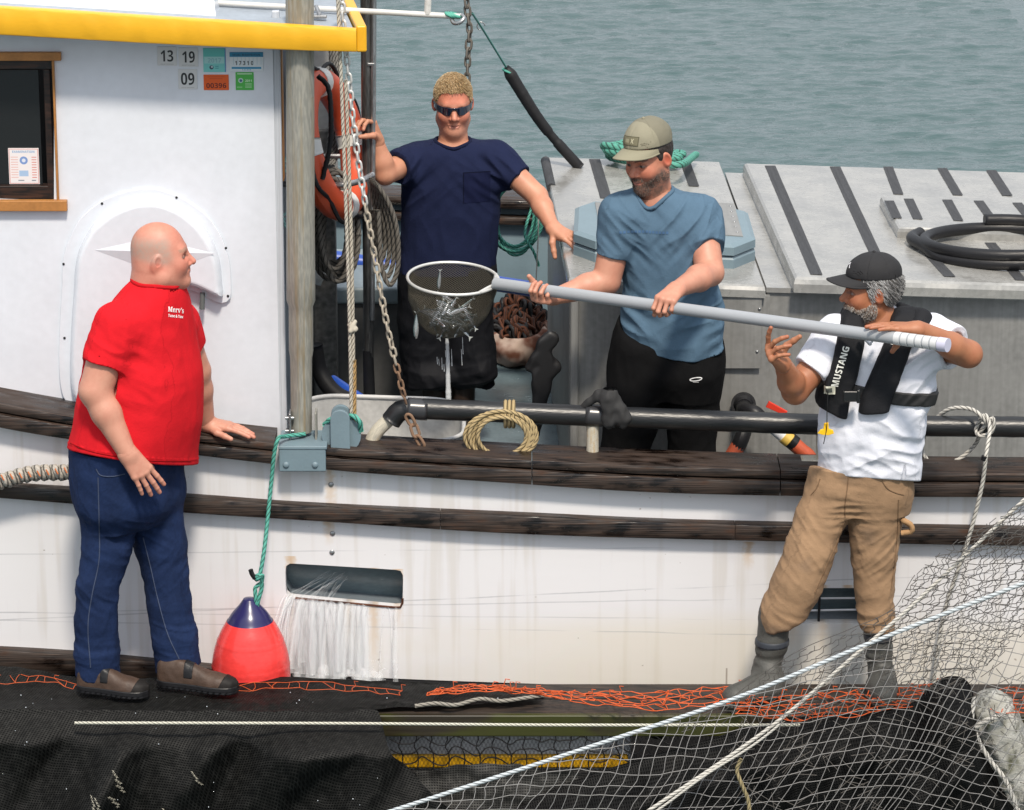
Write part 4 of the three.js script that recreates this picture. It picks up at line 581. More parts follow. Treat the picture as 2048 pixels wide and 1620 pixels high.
  { const onS = ([x, y]) => { const d = ray(x, y).normalize(), q = P(x, y, 0.85); for (let i = 0; i < 200; i++) { const e = shirt(q.x, q.y, q.z); if (e < 0.001) break; q.addScaledVector(d, Math.max(0.001, e * 0.6)); } return q; }, mS = cloth([0.40, 0.006, 0.010]); for (const l of [[[167, 634], [190, 624], [221, 621], [245, 634], [262, 652], [272, 680], [268, 705], [258, 724]], [[140, 886], [180, 902], [234, 913], [300, 921], [382, 922]], [[159, 706], [180, 706], [206, 716], [234, 732]]]) part(sh, 'seam', sweep(smooth(new THREE.CatmullRomCurve3(l.map(([x, y]) => V(x, y, 0))).getSpacedPoints(40).map(p => onS([p.x, p.y])), 60), 0.0022, { seg: 5 }), mS); }
  const cut1 = pl(P(197, 1352, 0.42), V(-0.1, -1, 0).normalize()), cut2 = pl(P(360, 1334, 0.35), V(0.2, -1, 0).normalize()), hole1 = chain([[ll[4][0], 0.05], [ll[5][0].clone().add(V(0, -0.1, 0)), 0.066]]), hole2 = chain([[rl[4][0], 0.05], [rl[5][0].clone().add(V(0, -0.1, 0)), 0.066]]);
  const knee = U([creases(ll[2][0].clone().add(V(0.06, 0, 0.03)), V(0.25, 0.97, 0).normalize(), 0.007, 0.055, 0.13)].map(f => f));
  const cr = [creases(ll[2][0], V(0.6, 0.75, 0.1).normalize(), 0.004, 0.05, 0.11), creases(rl[2][0], V(-0.6, 0.75, 0.1).normalize(), 0.004, 0.05, 0.11), creases(ll[4][0], V(0.15, 1, 0), 0.0035, 0.035, 0.09), creases(rl[4][0], V(0.25, 1, 0), 0.004, 0.035, 0.09), creases(P(265, 1050, 0.4), V(0.5, 0.85, 0), 0.004, 0.05, 0.13)], fj = folds(0.0055, 11, 7, 11, 3);
  const seam = (x, y, zz) => 0; const jeans0 = U([(x, y, zz) => smax(chain_(ll, x, y, zz), cut1(x, y, zz), 0.004), (x, y, zz) => smax(chain_(rl, x, y, zz), cut2(x, y, zz), 0.004), { f: hips, k: 0.03 }], 0.010);
  const c1 = chain(ll), c2 = chain(rl); function chain_(l, x, y, zz) { return (l === ll ? c1 : c2)(x, y, zz); }
  const jeans = garment(bump(jeans0, (x, y, zz) => { let d = fj(x, y, zz); for (const c of cr) d += c(x, y, zz); return d; }), [hole1, hole2, (x, y, zz) => smax(hips(x, y, zz) + 0.03, P(250, 895, z).y - y, 0.01)]);
  const jm = part(g, 'jeans', mesh(jeans, [...B4(140, 880, 410, 1380, 0.15, 0.55)], 0.06, 0.006, denimTone), M([1, 1, 1], 0.9, { vertexColors: true, bumpMap: T.bump, bumpScale: 0.001, specularIntensity: 0.3 }));
  const onF = (x, y) => { const d = ray(x, y).normalize(), q = P(x, y, 0.75); for (let i = 0; i < 200; i++) { const e = jeans(q.x, q.y, q.z); if (e < 0.001) break; q.addScaledVector(d, Math.max(0.001, e * 0.6)); } return q; };
  const se = l => sweep(smooth(new THREE.CatmullRomCurve3(l.map(([x, y]) => V(x, y, 0))).getSpacedPoints(40).map(p => onF(p.x, p.y)), 60), 0.0022, { seg: 5 });
  const mStitch = M([0.04, 0.055, 0.10], 0.9); part(jm, 'seam', se([[196, 955], [198, 1040], [198, 1120], [184, 1190], [176, 1250], [181, 1335]]), mStitch); part(jm, 'seam', se([[286, 1075], [300, 1130], [316, 1200], [336, 1270], [358, 1318]]), mStitch); part(jm, 'pocket_edge', se([[192, 938], [200, 950], [225, 953], [250, 948]]), mStitch);
  const mLeather = M([0.07, 0.04, 0.026], 0.6, { map: T.blotch, bumpMap: T.bump, bumpScale: 0.001 });
  for (const [a, b] of [[[178, 1383], [290, 1396]], [[338, 1373], [468, 1388]]]) { const he = PY(a[0] - 22, a[1] - 4, 0.03), to = PY(b[0] + 8, b[1] - 3, 0.03); shoesOn(g, 'shoe', shoe(he, to), mLeather, mRubber, M([0.016, 0.014, 0.013], 0.6, { map: T.blotch, specularIntensity: 0.4 })); }
}
{ // 2. fair-haired man in the navy T-shirt, behind
  const z = -1.5, F = torso(0.1, [[878, 934, 276, z, 0.8], [850, 966, 284, z, 0.6], [812, 1004, 304, z, 0.5], [807, 1003, 350, z, 0.6], [804, 999, 450, z, 0.6], [800, 996, 500, z, 0.6], [796, 992, 545, z, 0.6], [796, 992, 570, z, 0.6]]);
  const S = P(830, 316, z), E = P(770, 348, -1.30), W = P(753, 282, -1.29), S2 = P(990, 314, z), E2 = P(1074, 392, -1.40), W2 = PY(1106, 457, 1.395, 0.045);
  const h1 = hand({ w: W, f: V(-0.35, 0.85, 0.15), n: V(-0.6, -0.25, 0.75), t: V(0.6, 0.4, 0.6), curl: [[55, 45, 25], [55, 45, 25], [58, 45, 30], [60, 45, 30]], thumb: [[0.6, 0.4, 0.7], [0.4, -0.3, 0.8]], arm: E });
  const h2 = hand({ w: W2, f: V(0.6, -0.22, 0.45), n: V(0.1, -1, -0.1), t: V(-0.6, 0, 0.6), curl: [[6, 14, 10], [6, 14, 10], [8, 14, 10], [10, 16, 12]], thumb: [[0.5, 0.7, 0.5], [0.6, 0.3, 0.7]], arm: E2 });
  const arms = [...armField(S, E, W, 0.056, 0.046, 0.043, 0.029), ...armField(S2, E2, W2, 0.056, 0.045, 0.041, 0.028)]; arms.pts = [S, E, W, S2, E2, W2];
  const neck = [[P(907, 245, z - 0.01), 0.055], [P(906, 296, z - 0.01), 0.066]];
  const ll = [J(798, 898, 545, z), J(797, 889, 640, z), J(802, 893, 700, z), J(812, 902, 770, z)], rl = [J(890, 991, 545, z), J(893, 984, 640, z), J(896, 990, 700, z), J(902, 985, 770, z)], foot = [J(844, 893, 765, z), J(846, 890, 935, z)], foot2 = [J(903, 950, 765, z), J(905, 948, 935, z)];
  const li = U([chain(ll.slice(0, -1)), chain(rl.slice(0, -1))], 0.03), HM = xf(P(906, 207, z), 0.07, 0.15, 0, 0.97), HF = headField({ nose: 0.95, jaw: 1.02, smile: 0.6 });
  const g = person('fair haired man in navy T-shirt and sunglasses leaning on the metal pole', P(900, 945, z), { skin: [0.49, 0.225, 0.14], headM: HM, head: HF, neck, arms, hands: [h1, h2], inner: [bump(F, () => -0.025), (x, y, zz) => li(x, y, zz) + 0.03],
    tone: skinTone([0.53, 0.24, 0.16], 1.0, { tint: (c, x, y, zz) => y > 0.03 && zz > 0.04 ? [c[0], c[1] * 0.86, c[2] * 0.82] : c }) });
  const yb = lin([[-0.2, -0.075], [-0.06, -0.065], [-0.03, -0.03], [-0.008, 0.02], [0.012, -0.004], [0.03, 0.012], [0.05, 0.058], [0.07, 0.07], [0.12, 0.074]]);
  const hair = (x, y, zz) => smax(ell(V(0, 0.031, -0.016), [0.0785, 0.096, 0.0995])(x, y, zz) - 0.003 * sst(-0.06, 0.09, y) - 0.0022 * N3(x * 170, y * 30 + zz * 25, zz * 30) - 0.002 * N3(x * 30, y * 30, zz * 30), yb(zz) + 0.009 * N3(x * 90, 3, zz * 40) - y, 0.006);
  const hg = surf((x, y, zz) => hair(x, y, zz) + 0.001, [-0.11, -0.1, -0.15], [0.11, 0.16, 0.12], 0.0032); hg.applyMatrix4(HM); const hr = part(g, 'hair', hg, M([0.30, 0.20, 0.10], 0.7));
  const hl = hairs(hair, V(0, 0.03, -0.015), 8000, p => p.y > yb(p.z) + 0.004 + 0.006 * N3(p.x * 120, 3, p.z * 60), p => 0.004 + 0.006 * sst(0.03, 0.11, p.y), (p, n) => V(n.x * 0.35 + 0.12, -0.35 + n.y * 0.2, 0.9 * sst(0.0, 0.1, p.y) - 0.1), 0.0007, 61); hairPart(hr, 'hair_strand', deal(hl, 3), HM, [[0.52, 0.37, 0.19], [0.36, 0.23, 0.11], [0.66, 0.52, 0.32]], 0.0007);
  const gl = (x, y, zz) => { const r = Math.hypot(x / 0.081, zz / 0.1) * 0.09, ax = Math.abs(x); return smax(smax(Math.abs(r - 0.09) - 0.0022, Math.max(y - 0.017, -0.02 + 0.012 * sst(0.04, 0.078, ax) + 0.026 * sst(0.022, 0.006, ax) - y), 0.002), 0.012 - zz, 0.002); };
  const gg = merge([surf(gl, [-0.1, -0.04, 0], [0.1, 0.03, 0.12], 0.0022)]); gg.applyMatrix4(HM); const sg = part(g, 'sunglasses', gg, M([0.008, 0.012, 0.03], 0.08, { clearcoat: 1, metalness: 0.2 }));
  for (const s of [-1, 1]) { const a = cyl(V(s * 0.080, 0.01, 0.02), V(s * 0.083, 0.006, -0.02), 0.0035); a.applyMatrix4(HM); part(sg, 'temple', a, mRubber); }
  const fb = folds(0.008, 8, 3.2, 8, 11), s1 = sleeve(S, E, 0.62, 0.062, 0.07), s2 = sleeve(S2, E2, 0.56, 0.07, 0.064), nh = chain([[P(907, 240, z), 0.058], [P(906, 292, z + 0.01), 0.074]]), hemY = P(895, 541, z).y;
  const ar = creases(P(985, 345, z + 0.1), V(0.7, 0.7, 0).normalize(), 0.006, 0.06, 0.14), ar2 = creases(P(825, 345, z + 0.1), V(-0.7, 0.7, 0).normalize(), 0.006, 0.06, 0.14), s0 = bump(U([F, { f: s1.f, k: 0.05 }, { f: s2.f, k: 0.05 }]), (x, y, zz) => fb(x, y, zz) + ar(x, y, zz) + ar2(x, y, zz));
  const shirt = garment((x, y, zz) => smax(s0(x, y, zz), hemY - y, 0.005), [s1.hole, s2.hole, nh]), sh = part(g, 'shirt', mesh(shirt, [...B4(760, 270, 1075, 560, z - 0.2, z + 0.25), E], 0.05, 0.007), cloth([0.012, 0.017, 0.05]));
  { const c = P(949, 333, z + 0.12), q = decal(shirt, P(949, 362, -1.5), V(0.1, 0, 1), V(0, 1, 0), 0.115, 0.13, (cc, w, h) => { cc.fillStyle = '#151a35'; cc.fillRect(0, 0, w, h); cc.fillStyle = '#0b0f22'; cc.fillRect(0, 0, w, 10); cc.fillRect(0, 0, 8, h); }); part(sh, 'chest_pocket', q[0], q[1]); }
  part(sh, 'neckline', neckRing(s0, P(906, 292, z + 0.01), 0.073), cloth([0.008, 0.011, 0.035]));
  const fp = folds(0.010, 9, 6, 9, 4), cr = [creases(ll[3][0], V(0.2, 1, 0), 0.012, 0.07, 0.13), creases(rl[3][0], V(-0.2, 1, 0), 0.012, 0.07, 0.13)], bul = ell(P(965, 735, z + 0.03), [0.06, 0.055, 0.09], [0, 0, -0.5]), bul2 = ell(P(862, 752, z + 0.05), [0.1, 0.05, 0.08]);
  const wst = torso(0.1, [[801, 989, 515, z, 0.57], [800, 990, 575, z, 0.57], [815, 975, 600, z, 0.5], [850, 940, 625, z, 0.4]]), c3 = U([chain(ll), chain(rl), { f: bul, k: 0.04 }, { f: bul2, k: 0.04 }, { f: wst, k: 0.02 }], 0.02), py0 = P(890, 772, z).y, pf2 = (x, y, zz) => smax(c3(x, y, zz) - fp(x, y, zz) - cr[0](x, y, zz) - cr[1](x, y, zz), py0 + 0.012 * Math.sin(x * 30) - y, 0.01);
  part(g, 'trousers', mesh(pf2, [...B4(790, 510, 1000, 790, z - 0.15, z + 0.2)], 0.05, 0.007), M([0.007, 0.0075, 0.010], 0.7, { bumpMap: T.bump, bumpScale: 0.001, specularIntensity: 0.35 }));
  const bt = M([0.035, 0.022, 0.016], 0.35, { map: T.blotch }); for (const f of [foot, foot2]) { const toe = f[1][0].clone().add(V(0.01, 0.02, 0.14)), bf = U([chain(f), rc(f[1][0].clone().add(V(0, 0.02, 0)), toe, 0.05, 0.042)], 0.03); part(g, 'boot', mesh(bf, [f[0][0], f[1][0], toe], 0.07, 0.007), bt); }
}
{ // 3. man in the olive cap, holding the dip net
  const z = -0.46, F = torso(-0.32, [[1272, 1345, 374, z, 0.85], [1245, 1388, 396, z, 0.62], [1226, 1424, 430, z, 0.56], [1234, 1432, 490, z, 0.6], [1246, 1437, 560, z, 0.64], [1247, 1442, 630, z, 0.64, 1.06], [1240, 1444, 690, z, 0.62, 1.05], [1238, 1444, 735, z, 0.6]]);
  const r = 0.023, G1 = poleAt(1088), G2 = poleAt(1334), F1 = V(-0.5, 0.12, 0.8), N1 = V(-0.15, 0.9, 0.4), F2 = V(-0.5, -0.25, 0.8), N2 = V(0.0, -1, -0.25);
  const S = P(1242, 432, z + 0.02), E = P(1213, 562, -0.40), W = grip(G1, F1, N1, r), S2 = P(1398, 434, z + 0.02), E2 = P(1420, 545, -0.30), W2 = grip(G2, F2, N2, r);
  const h1 = hand({ w: W, f: F1, n: N1, t: V(-0.8, 0.2, -0.5), curl: [[48, 70, 35], [50, 72, 38], [52, 74, 40], [54, 74, 40]], thumb: [[0.45, 0.75, 0.55], [0.75, 0.3, 0.75]], spread: 3, arm: E, s: 1.04 });
  const h2 = hand({ w: W2, f: F2, n: N2, t: V(-0.8, -0.2, -0.5), curl: [[48, 68, 35], [50, 70, 38], [52, 72, 40], [54, 72, 40]], thumb: [[0.4, 0.65, 0.7], [0.6, 0.1, 0.9]], spread: 3, arm: E2, s: 1.04 });
  const arms = [...armField(S, E, W, 0.066, 0.055, 0.050, 0.031), ...armField(S2, E2, W2, 0.066, 0.054, 0.050, 0.031)]; arms.pts = [S, E, W, S2, E2, W2];
  const neck = [[P(1305, 340, z + 0.01), 0.057], [P(1313, 402, z - 0.01), 0.07]];
  const ll = [J(1226, 1345, 700, z), J(1214, 1332, 770, z), J(1205, 1322, 830, z), J(1203, 1297, 900, z), J(1208, 1292, 1070, z)], rl = [J(1330, 1444, 700, z), J(1328, 1441, 770, z), J(1330, 1437, 830, z), J(1338, 1431, 900, z), J(1345, 1428, 1070, z)], li = U([chain(ll), chain(rl)], 0.03);
  const HM = xf(P(1297, 314, z + 0.02), -0.74, 0.24, 0.05, 1.0), HF = headField({ nose: 1, jaw: 1.05, chin: 1.1 });
  const g = person('man in olive cap and blue T-shirt holding the dip net pole with both hands', P(1320, 1080, z), { skin: [0.50, 0.23, 0.155], headM: HM, head: HF, neck, arms, hands: [h1, h2], inner: [bump(F, () => -0.025), (x, y, zz) => li(x, y, zz) + 0.03],
    tone: skinTone([0.48, 0.205, 0.13], 0.95, { squint: 1, brow: [0.06, 0.035, 0.025], tint: (c, x, y, zz, n) => { const lip = Math.hypot(x / 0.024, (y + 0.071) / 0.008); const b = Math.max(sst(-0.03, -0.055, y + 0.55 * Math.max(0, zz - 0.03) - 0.012), sst(0.010, 0.004, Math.abs(y + 0.054)) * sst(0.07, 0.085, zz)) * sst(-0.03, 0.01, zz) * sst(-0.15, -0.125, y + 0.2 * zz) * (lip < 1 ? 0 : 1); return mixc(c, [0.085, 0.06, 0.05], clamp(0.62 * b * (1 + 0.9 * n))); } }) });
  const yb = lin([[-0.2, -0.085], [-0.06, -0.07], [-0.03, -0.03], [-0.006, 0.012], [0.012, -0.012], [0.028, 0.02], [0.05, 0.06], [0.12, 0.074]]);
  const hair = (x, y, zz) => smax(smax(ell(V(0, 0.030, -0.016), [0.0785, 0.096, 0.099])(x, y, zz) - 0.003 - 0.003 * N3(x * 90, y * 60, zz * 90), yb(zz) - y, 0.004), y - 0.062, 0.004);
  const hg = surf(hair, [-0.11, -0.11, -0.15], [0.11, 0.1, 0.12], 0.0035); hg.applyMatrix4(HM); part(g, 'hair', hg, M([0.022, 0.015, 0.012], 0.6));
  { const hl = hairs(HF, V(0, -0.06, 0.01), 4200, p => { const lip = Math.hypot(p.x / 0.025, (p.y + 0.071) / 0.009) > 1, m = Math.abs(p.y + 0.054) < 0.008 && p.z > 0.07 && Math.abs(p.x) < 0.03; return lip && p.z > -0.02 && p.y > -0.15 && (m || p.y < -0.045 - 0.5 * Math.max(0, p.z - 0.04) + 0.3 * Math.max(0, 0.02 - p.z)); }, () => 0.006, (p, n) => V(n.x * 0.6, -0.8, n.z * 0.4), 0.0005, 71); hairPart(g, 'beard', deal(hl, 2), HM, [[0.035, 0.022, 0.017], [0.16, 0.13, 0.11]], 0.00045); }
  capMeshes(g, HM, { crown: [0.23, 0.215, 0.155], bill: [0.23, 0.215, 0.15], mesh: [0.6, 0.6, 0.6], tilt: 0.16, down: 0.12, by: 0.064, ch: 0.092, logo: { w: 0.075, h: 0.036, draw: (c, w, h) => { c.fillStyle = '#6f6b58'; c.fillRect(0, 0, w, h); c.strokeStyle = '#4c4a3c'; c.lineWidth = 8; c.strokeRect(5, 5, w - 10, h - 10); c.fillStyle = '#b0ab92'; c.textAlign = 'center'; c.font = 'bold 84px sans-serif'; c.fillText('X', w * 0.66, h * 0.74); c.fillStyle = '#8d8973'; c.fillRect(w * 0.2, h * 0.3, w * 0.25, h * 0.4); } } });
  const fb = folds(0.008, 7, 3.5, 7, 21), s1 = sleeve(S, E, 0.62, 0.09, 0.066), s2 = sleeve(S2, E2, 0.5, 0.09, 0.068), nh = chain([[P(1304, 335, z), 0.06], [P(1308, 396, z + 0.02), 0.073]]), hem = plane3(P(1240, 668, z), P(1443, 670, z), P(1326, 722, -0.32));
  const crs = [creases(P(1250, 470, z + 0.12), V(0.75, 0.65, 0).normalize(), 0.006, 0.055, 0.13), creases(P(1385, 470, z + 0.12), V(-0.75, 0.65, 0).normalize(), 0.007, 0.055, 0.14), creases(P(1420, 640, z + 0.1), V(-0.4, 0.9, 0).normalize(), 0.007, 0.07, 0.16), creases(P(1260, 640, z + 0.1), V(0.5, 0.85, 0).normalize(), 0.006, 0.07, 0.14)];
  const s0 = U([F, { f: s1.f, k: 0.05 }, { f: s2.f, k: 0.05 }]), shirt = garment((x, y, zz) => { let d = s0(x, y, zz); if (d < 0.05) { d -= fb(x, y, zz); for (const c of crs) d -= c(x, y, zz); } return smax(d, hem(x, y, zz), 0.005); }, [s1.hole, s2.hole, nh, (x, y, zz) => smax(F(x, y, zz) + 0.026, -(hem(x, y, zz) + 0.03), 0.004)]);
  const sh = part(g, 'shirt', mesh(shirt, [...B4(1190, 370, 1450, 740, z - 0.2, z + 0.25)], 0.05, 0.006), cloth([0.088, 0.152, 0.222]));
  part(sh, 'neckline', neckRing(s0, P(1308, 396, z + 0.02), 0.073), cloth([0.08, 0.14, 0.205]));
  { const q = decal(shirt, P(1285, 469, z + 0.15), V(-0.3, 0, 1), V(0, 1, 0), 0.2, 0.02, (c, w, h) => { c.clearRect(0, 0, w, h); c.fillStyle = '#4a6788'; for (let i = 0; i < 14; i++) c.fillRect(8 + i * w / 15, h * 0.25, w / 21, h * 0.5); }); part(sh, 'chest_print', q[0], q[1]); }
  const waist = torso(-0.32, [[1238, 1436, 640, z, 0.5], [1230, 1441, 690, z, 0.54], [1222, 1443, 740, z, 0.6], [1240, 1420, 790, z, 0.5]]), fp = folds(0.007, 8, 5, 8, 31), c3 = U([chain(ll), chain(rl), waist], 0.035), pf = (x, y, zz) => { let d = c3(x, y, zz); if (d < 0.05) d -= fp(x, y, zz); return d; };
  const tr = part(g, 'trousers', mesh((x, y, zz) => smax(pf(x, y, zz), -0.03 - hem(x, y, zz), 0.01), [...B4(1195, 640, 1450, 1080, z - 0.15, z + 0.2)], 0.05, 0.007), M([0.006, 0.006, 0.0065], 0.9, { bumpMap: T.bump, bumpScale: 0.001, specularIntensity: 0.2 }));
  { const q = decal(pf, P(1391, 758, z + 0.14), V(0.1, 0, 1), V(0, 1, 0), 0.055, 0.028, (c, w, h) => { c.clearRect(0, 0, w, h); c.strokeStyle = '#e8e8e8'; c.lineWidth = 18; c.beginPath(); c.ellipse(w / 2, h * 0.4, w * 0.42, h * 0.24, -0.12, 0, 6.29); c.stroke(); c.fillStyle = '#bbb'; c.fillRect(w * 0.3, h * 0.8, w * 0.4, 12); }); part(tr, 'logo', q[0], q[1]); }
  for (const l of [ll, rl]) { const a = l[4][0].clone(); a.y = 0.40; const b = a.clone().add(V(-0.02, 0, 0.17)); part(g, 'boot', mesh(U([rc(a.clone().add(V(0, 0.12, 0)), a, 0.06, 0.055), rc(a, b, 0.055, 0.045)], 0.03), [a, b], 0.14, 0.009), mRubber); }
}
{ // 4. man in the white polo shirt with the black life vest
  const z = 0.30, F = torso(-0.18, [[1728, 1800, 636, z, 0.8], [1690, 1842, 650, z, 0.62], [1660, 1866, 678, z, 0.56], [1652, 1872, 720, z, 0.56], [1650, 1868, 765, z, 0.6], [1645, 1858, 810, z, 0.62, 1.05], [1639, 1848, 860, z, 0.64, 1.1], [1638, 1842, 910, z, 0.62, 1.06], [1637, 1838, 975, z, 0.58]]);
  const S = P(1676, 676, z), E = P(1590, 782, 0.40), W = P(1566, 728, 0.52), S2 = P(1858, 680, z), E2 = P(1937, 708, 0.42), W2 = P(1836, 659, 0.555);
  const h1 = hand({ w: W, f: V(-0.55, 0.62, 0.45), n: V(0.8, 0.45, 0.25), t: V(0.2, 0.3, -1), curl: [[32, 10, 8], [66, 25, 15], [78, 25, 15], [86, 25, 15]], thumb: [[0.35, 0.35, 0.8], [0.1, 0.1, 1]], spread: 7, arm: E, s: 1.02 });
  const h2 = hand({ w: W2, f: V(-1, 0.12, 0.12), n: V(-0.1, -1, 0.05), t: V(0, 0, -1), curl: [[4, 10, 6], [2, 8, 6], [0, 8, 6], [0, 8, 5]], thumb: [[0.55, 0.25, 0.8], [0.5, 0.0, 0.95]], spread: 5, arm: E2, s: 1.02 });
  const arms = [...armField(S, E, W, 0.062, 0.05, 0.047, 0.032), ...armField(S2, E2, W2, 0.062, 0.051, 0.047, 0.033)]; arms.pts = [S, E, W, S2, E2, W2];
  const neck = [[P(1750, 610, z - 0.02), 0.06], [P(1764, 662, z - 0.01), 0.074]];
  const ll = [J(1618, 1722, 985, z), J(1592, 1688, 1036, 0.32), J(1570, 1668, 1104, 0.36), J(1545, 1640, 1172, 0.38), J(1522, 1610, 1225, 0.38), J(1518, 1599, 1262, 0.38)], rl = [J(1712, 1818, 985, z), J(1699, 1802, 1036, 0.3), J(1704, 1793, 1104, 0.31), J(1712, 1785, 1172, 0.32), J(1717, 1785, 1225, 0.33), J(1719, 1791, 1268, 0.33)];
  const hips = torso(-0.15, [[1622, 1824, 930, z, 0.6], [1616, 1824, 980, z, 0.58], [1620, 1815, 1020, z, 0.5]]), li = U([chain(ll.slice(0, -2)), chain(rl.slice(0, -2)), hips], 0.03);
  const HM = xf(P(1741, 579, z), -1.45, 0.03, 0, 0.96), HF = headField({ nose: 1.1, jaw: 1.05 });
  const g = person('man in black cap, white polo shirt and black life vest gesturing with both hands', P(1640, 1410, z), { skin: [0.34, 0.135, 0.068], headM: HM, head: HF, neck, arms, hands: [h1, h2], inner: [bump(F, () => -0.025), (x, y, zz) => li(x, y, zz) + 0.03],
    tone: skinTone([0.34, 0.13, 0.062], 0.55, { brow: [0.05, 0.04, 0.035] }) });
  const yb = lin([[-0.2, -0.07], [-0.06, -0.06], [-0.035, -0.035], [-0.006, 0.016], [0.006, -0.03], [0.02, -0.028], [0.035, 0.03], [0.05, 0.055], [0.12, 0.074]]);
  const hair = (x, y, zz) => smax(smax(ell(V(0, 0.028, -0.017), [0.079, 0.098, 0.1])(x, y, zz) - 0.006 - 0.005 * N3(x * 90, y * 50, zz * 90), yb(zz) + 0.01 * N3(x * 40, y * 90, zz * 90) - y, 0.004), y - 0.06, 0.004);
  const hg = surf((x, y, zz) => hair(x, y, zz) + 0.003, [-0.11, -0.11, -0.15], [0.11, 0.1, 0.12], 0.0032); hg.applyMatrix4(HM); const hr = part(g, 'hair', hg, M([0.10, 0.095, 0.09], 0.7));
  { const hl = hairs(hair, V(0, 0.0, -0.015), 3600, p => p.y > yb(p.z) + 0.003 && p.y < 0.062, () => 0.013, (p, n) => V(n.x * 0.3, -0.7, -0.55), 0.0007, 81), fr = hl.filter(l => l[0].z > -0.045), bk = hl.filter(l => l[0].z <= -0.045); hairPart(hr, 'hair_strand', [...deal(fr, 2), ...deal(bk, 2)], HM, [[0.46, 0.46, 0.46], [0.26, 0.26, 0.26], [0.05, 0.05, 0.05], [0.26, 0.26, 0.26]], 0.0007); }
  const bl = lin([[-0.05, -0.06], [0.0, -0.035], [0.02, -0.042], [0.06, -0.062], [0.078, -0.05], [0.1, -0.046], [0.14, -0.046]]), bn = rc(V(-0.02, -0.071, 0.095), V(0.02, -0.071, 0.095), 0.0075, 0.0075);
  const beard = (x, y, zz) => { const d = HF(x, y, zz); if (d > 0.03) return d; return smax(smax(smax(d - 0.0065 * sst(0, 0.05, zz) - 0.001 - 0.005 * N3(x * 120, y * 80, zz * 120), y - bl(zz) - 0.006 * N3(x * 70, y * 70, zz * 70), 0.004), -0.004 - zz + 0.4 * Math.max(0, -0.075 - y), 0.004), -bn(x, y, zz), 0.003); };
  const bg = surf((x, y, zz) => beard(x, y, zz) + 0.0035, [-0.1, -0.16, -0.05], [0.1, 0, 0.14], 0.0032); bg.applyMatrix4(HM); const bd = part(g, 'beard', bg, M([0.2, 0.14, 0.105], 0.8));
  { const hl = hairs(HF, V(0, -0.06, 0.01), 3800, p => p.z > -0.01 && p.y < bl(p.z) + 0.003 * N3(p.x * 90, p.y * 90, p.z * 90) && p.y > -0.16 && bn(p.x, p.y, p.z) > 0, p => 0.008 + 0.004 * sst(0.04, 0.09, p.z), (p, n) => V(n.x * 0.5, -0.8, n.z * 0.3), 0.0006, 83); hairPart(bd, 'beard_hair', deal(hl, 3), HM, [[0.09, 0.07, 0.06], [0.46, 0.44, 0.42], [0.28, 0.23, 0.19]], 0.00055); }
  capMeshes(g, HM, { crown: [0.013, 0.013, 0.015], bill: [0.016, 0.016, 0.018], tilt: 0.03, down: 0.06, by: 0.065, ch: 0.083, logo: { w: 0.05, h: 0.03, draw: (c, w, h) => { c.clearRect(0, 0, w, h); c.strokeStyle = '#e8e8ec'; c.lineWidth = 22; c.beginPath(); c.moveTo(30, h - 30); c.lineTo(w / 2, 30); c.lineTo(w - 30, h - 30); c.stroke(); } } });
  const fb = folds(0.008, 7, 4, 7, 41), s1 = sleeve(S, E, 0.62, 0.09, 0.072), s2 = sleeve(S2, E2, 0.62, 0.1, 0.085), nh = chain([[P(1748, 605, z), 0.062], [P(1757, 652, z + 0.02), 0.08]]), hem = plane3(P(1637, 948, z), P(1836, 962, z), P(1740, 957, 0.46));
  const crs = [creases(P(1845, 745, z + 0.12), V(-0.55, 0.8, 0).normalize(), 0.008, 0.06, 0.15), creases(P(1665, 745, z + 0.12), V(0.6, 0.75, 0).normalize(), 0.006, 0.06, 0.12), creases(P(1700, 900, z + 0.15), V(-0.35, 0.93, 0).normalize(), 0.006, 0.075, 0.16), creases(P(1800, 910, z + 0.15), V(0.45, 0.88, 0).normalize(), 0.007, 0.075, 0.16)];
  const s0 = U([F, { f: s1.f, k: 0.05 }, { f: s2.f, k: 0.05 }]), base0 = (x, y, zz) => { let d = s0(x, y, zz); if (d < 0.06) { d -= fb(x, y, zz); for (const c of crs) d -= c(x, y, zz); } return d; };
  const shirt = garment((x, y, zz) => smax(base0(x, y, zz), hem(x, y, zz), 0.005), [s1.hole, s2.hole, nh, (x, y, zz) => smax(F(x, y, zz) + 0.026, -(hem(x, y, zz) + 0.03), 0.004), rc(P(1806, 975, 0.42), P(1810, 925, 0.42), 0.012, 0.001)]);
  const sh = part(g, 'shirt', mesh(shirt, [...B4(1585, 630, 1940, 980, z - 0.2, z + 0.3)], 0.05, 0.006), cloth([0.74, 0.76, 0.84]));
  part(sh, 'collar', merge([ring(P(1760, 641, z + 0.005), 0.083, 0.078, [-0.02, -0.5], 0.015, 28, 0.02), sweep([...B4(1722, 668, 1740, 688, z + 0.16, z + 0.175), P(1757, 664, z + 0.17)], 0.007, { seg: 8 })]), cloth([0.76, 0.78, 0.85]));
  // life vest: padded panels laid over the shirt
  const mVest = M([0.012, 0.0125, 0.015], 0.75, { bumpMap: T.bump, bumpScale: 0.0015, specularIntensity: 0.4 });
  const path = (l, zz = 0.45) => l.map(([x, y, w]) => { const p = P(x, y, zz); return [p.x, p.y, w / SC(x, y, zz)]; });
  const pd = l => (x, y) => { let m = 9; for (let i = 0; i < l.length - 1; i++) { const [ax, ay, aw] = l[i], [bx, by, bw] = l[i + 1], dx = bx - ax, dy = by - ay, t = clamp(((x - ax) * dx + (y - ay) * dy) / (dx * dx + dy * dy)); m = Math.min(m, Math.hypot(x - ax - dx * t, y - ay - dy * t) - mix(aw, bw, t)); } return m; };
  const clipY = (y0, sl, x0) => (x, y) => y0 + sl * (x - x0) - y;
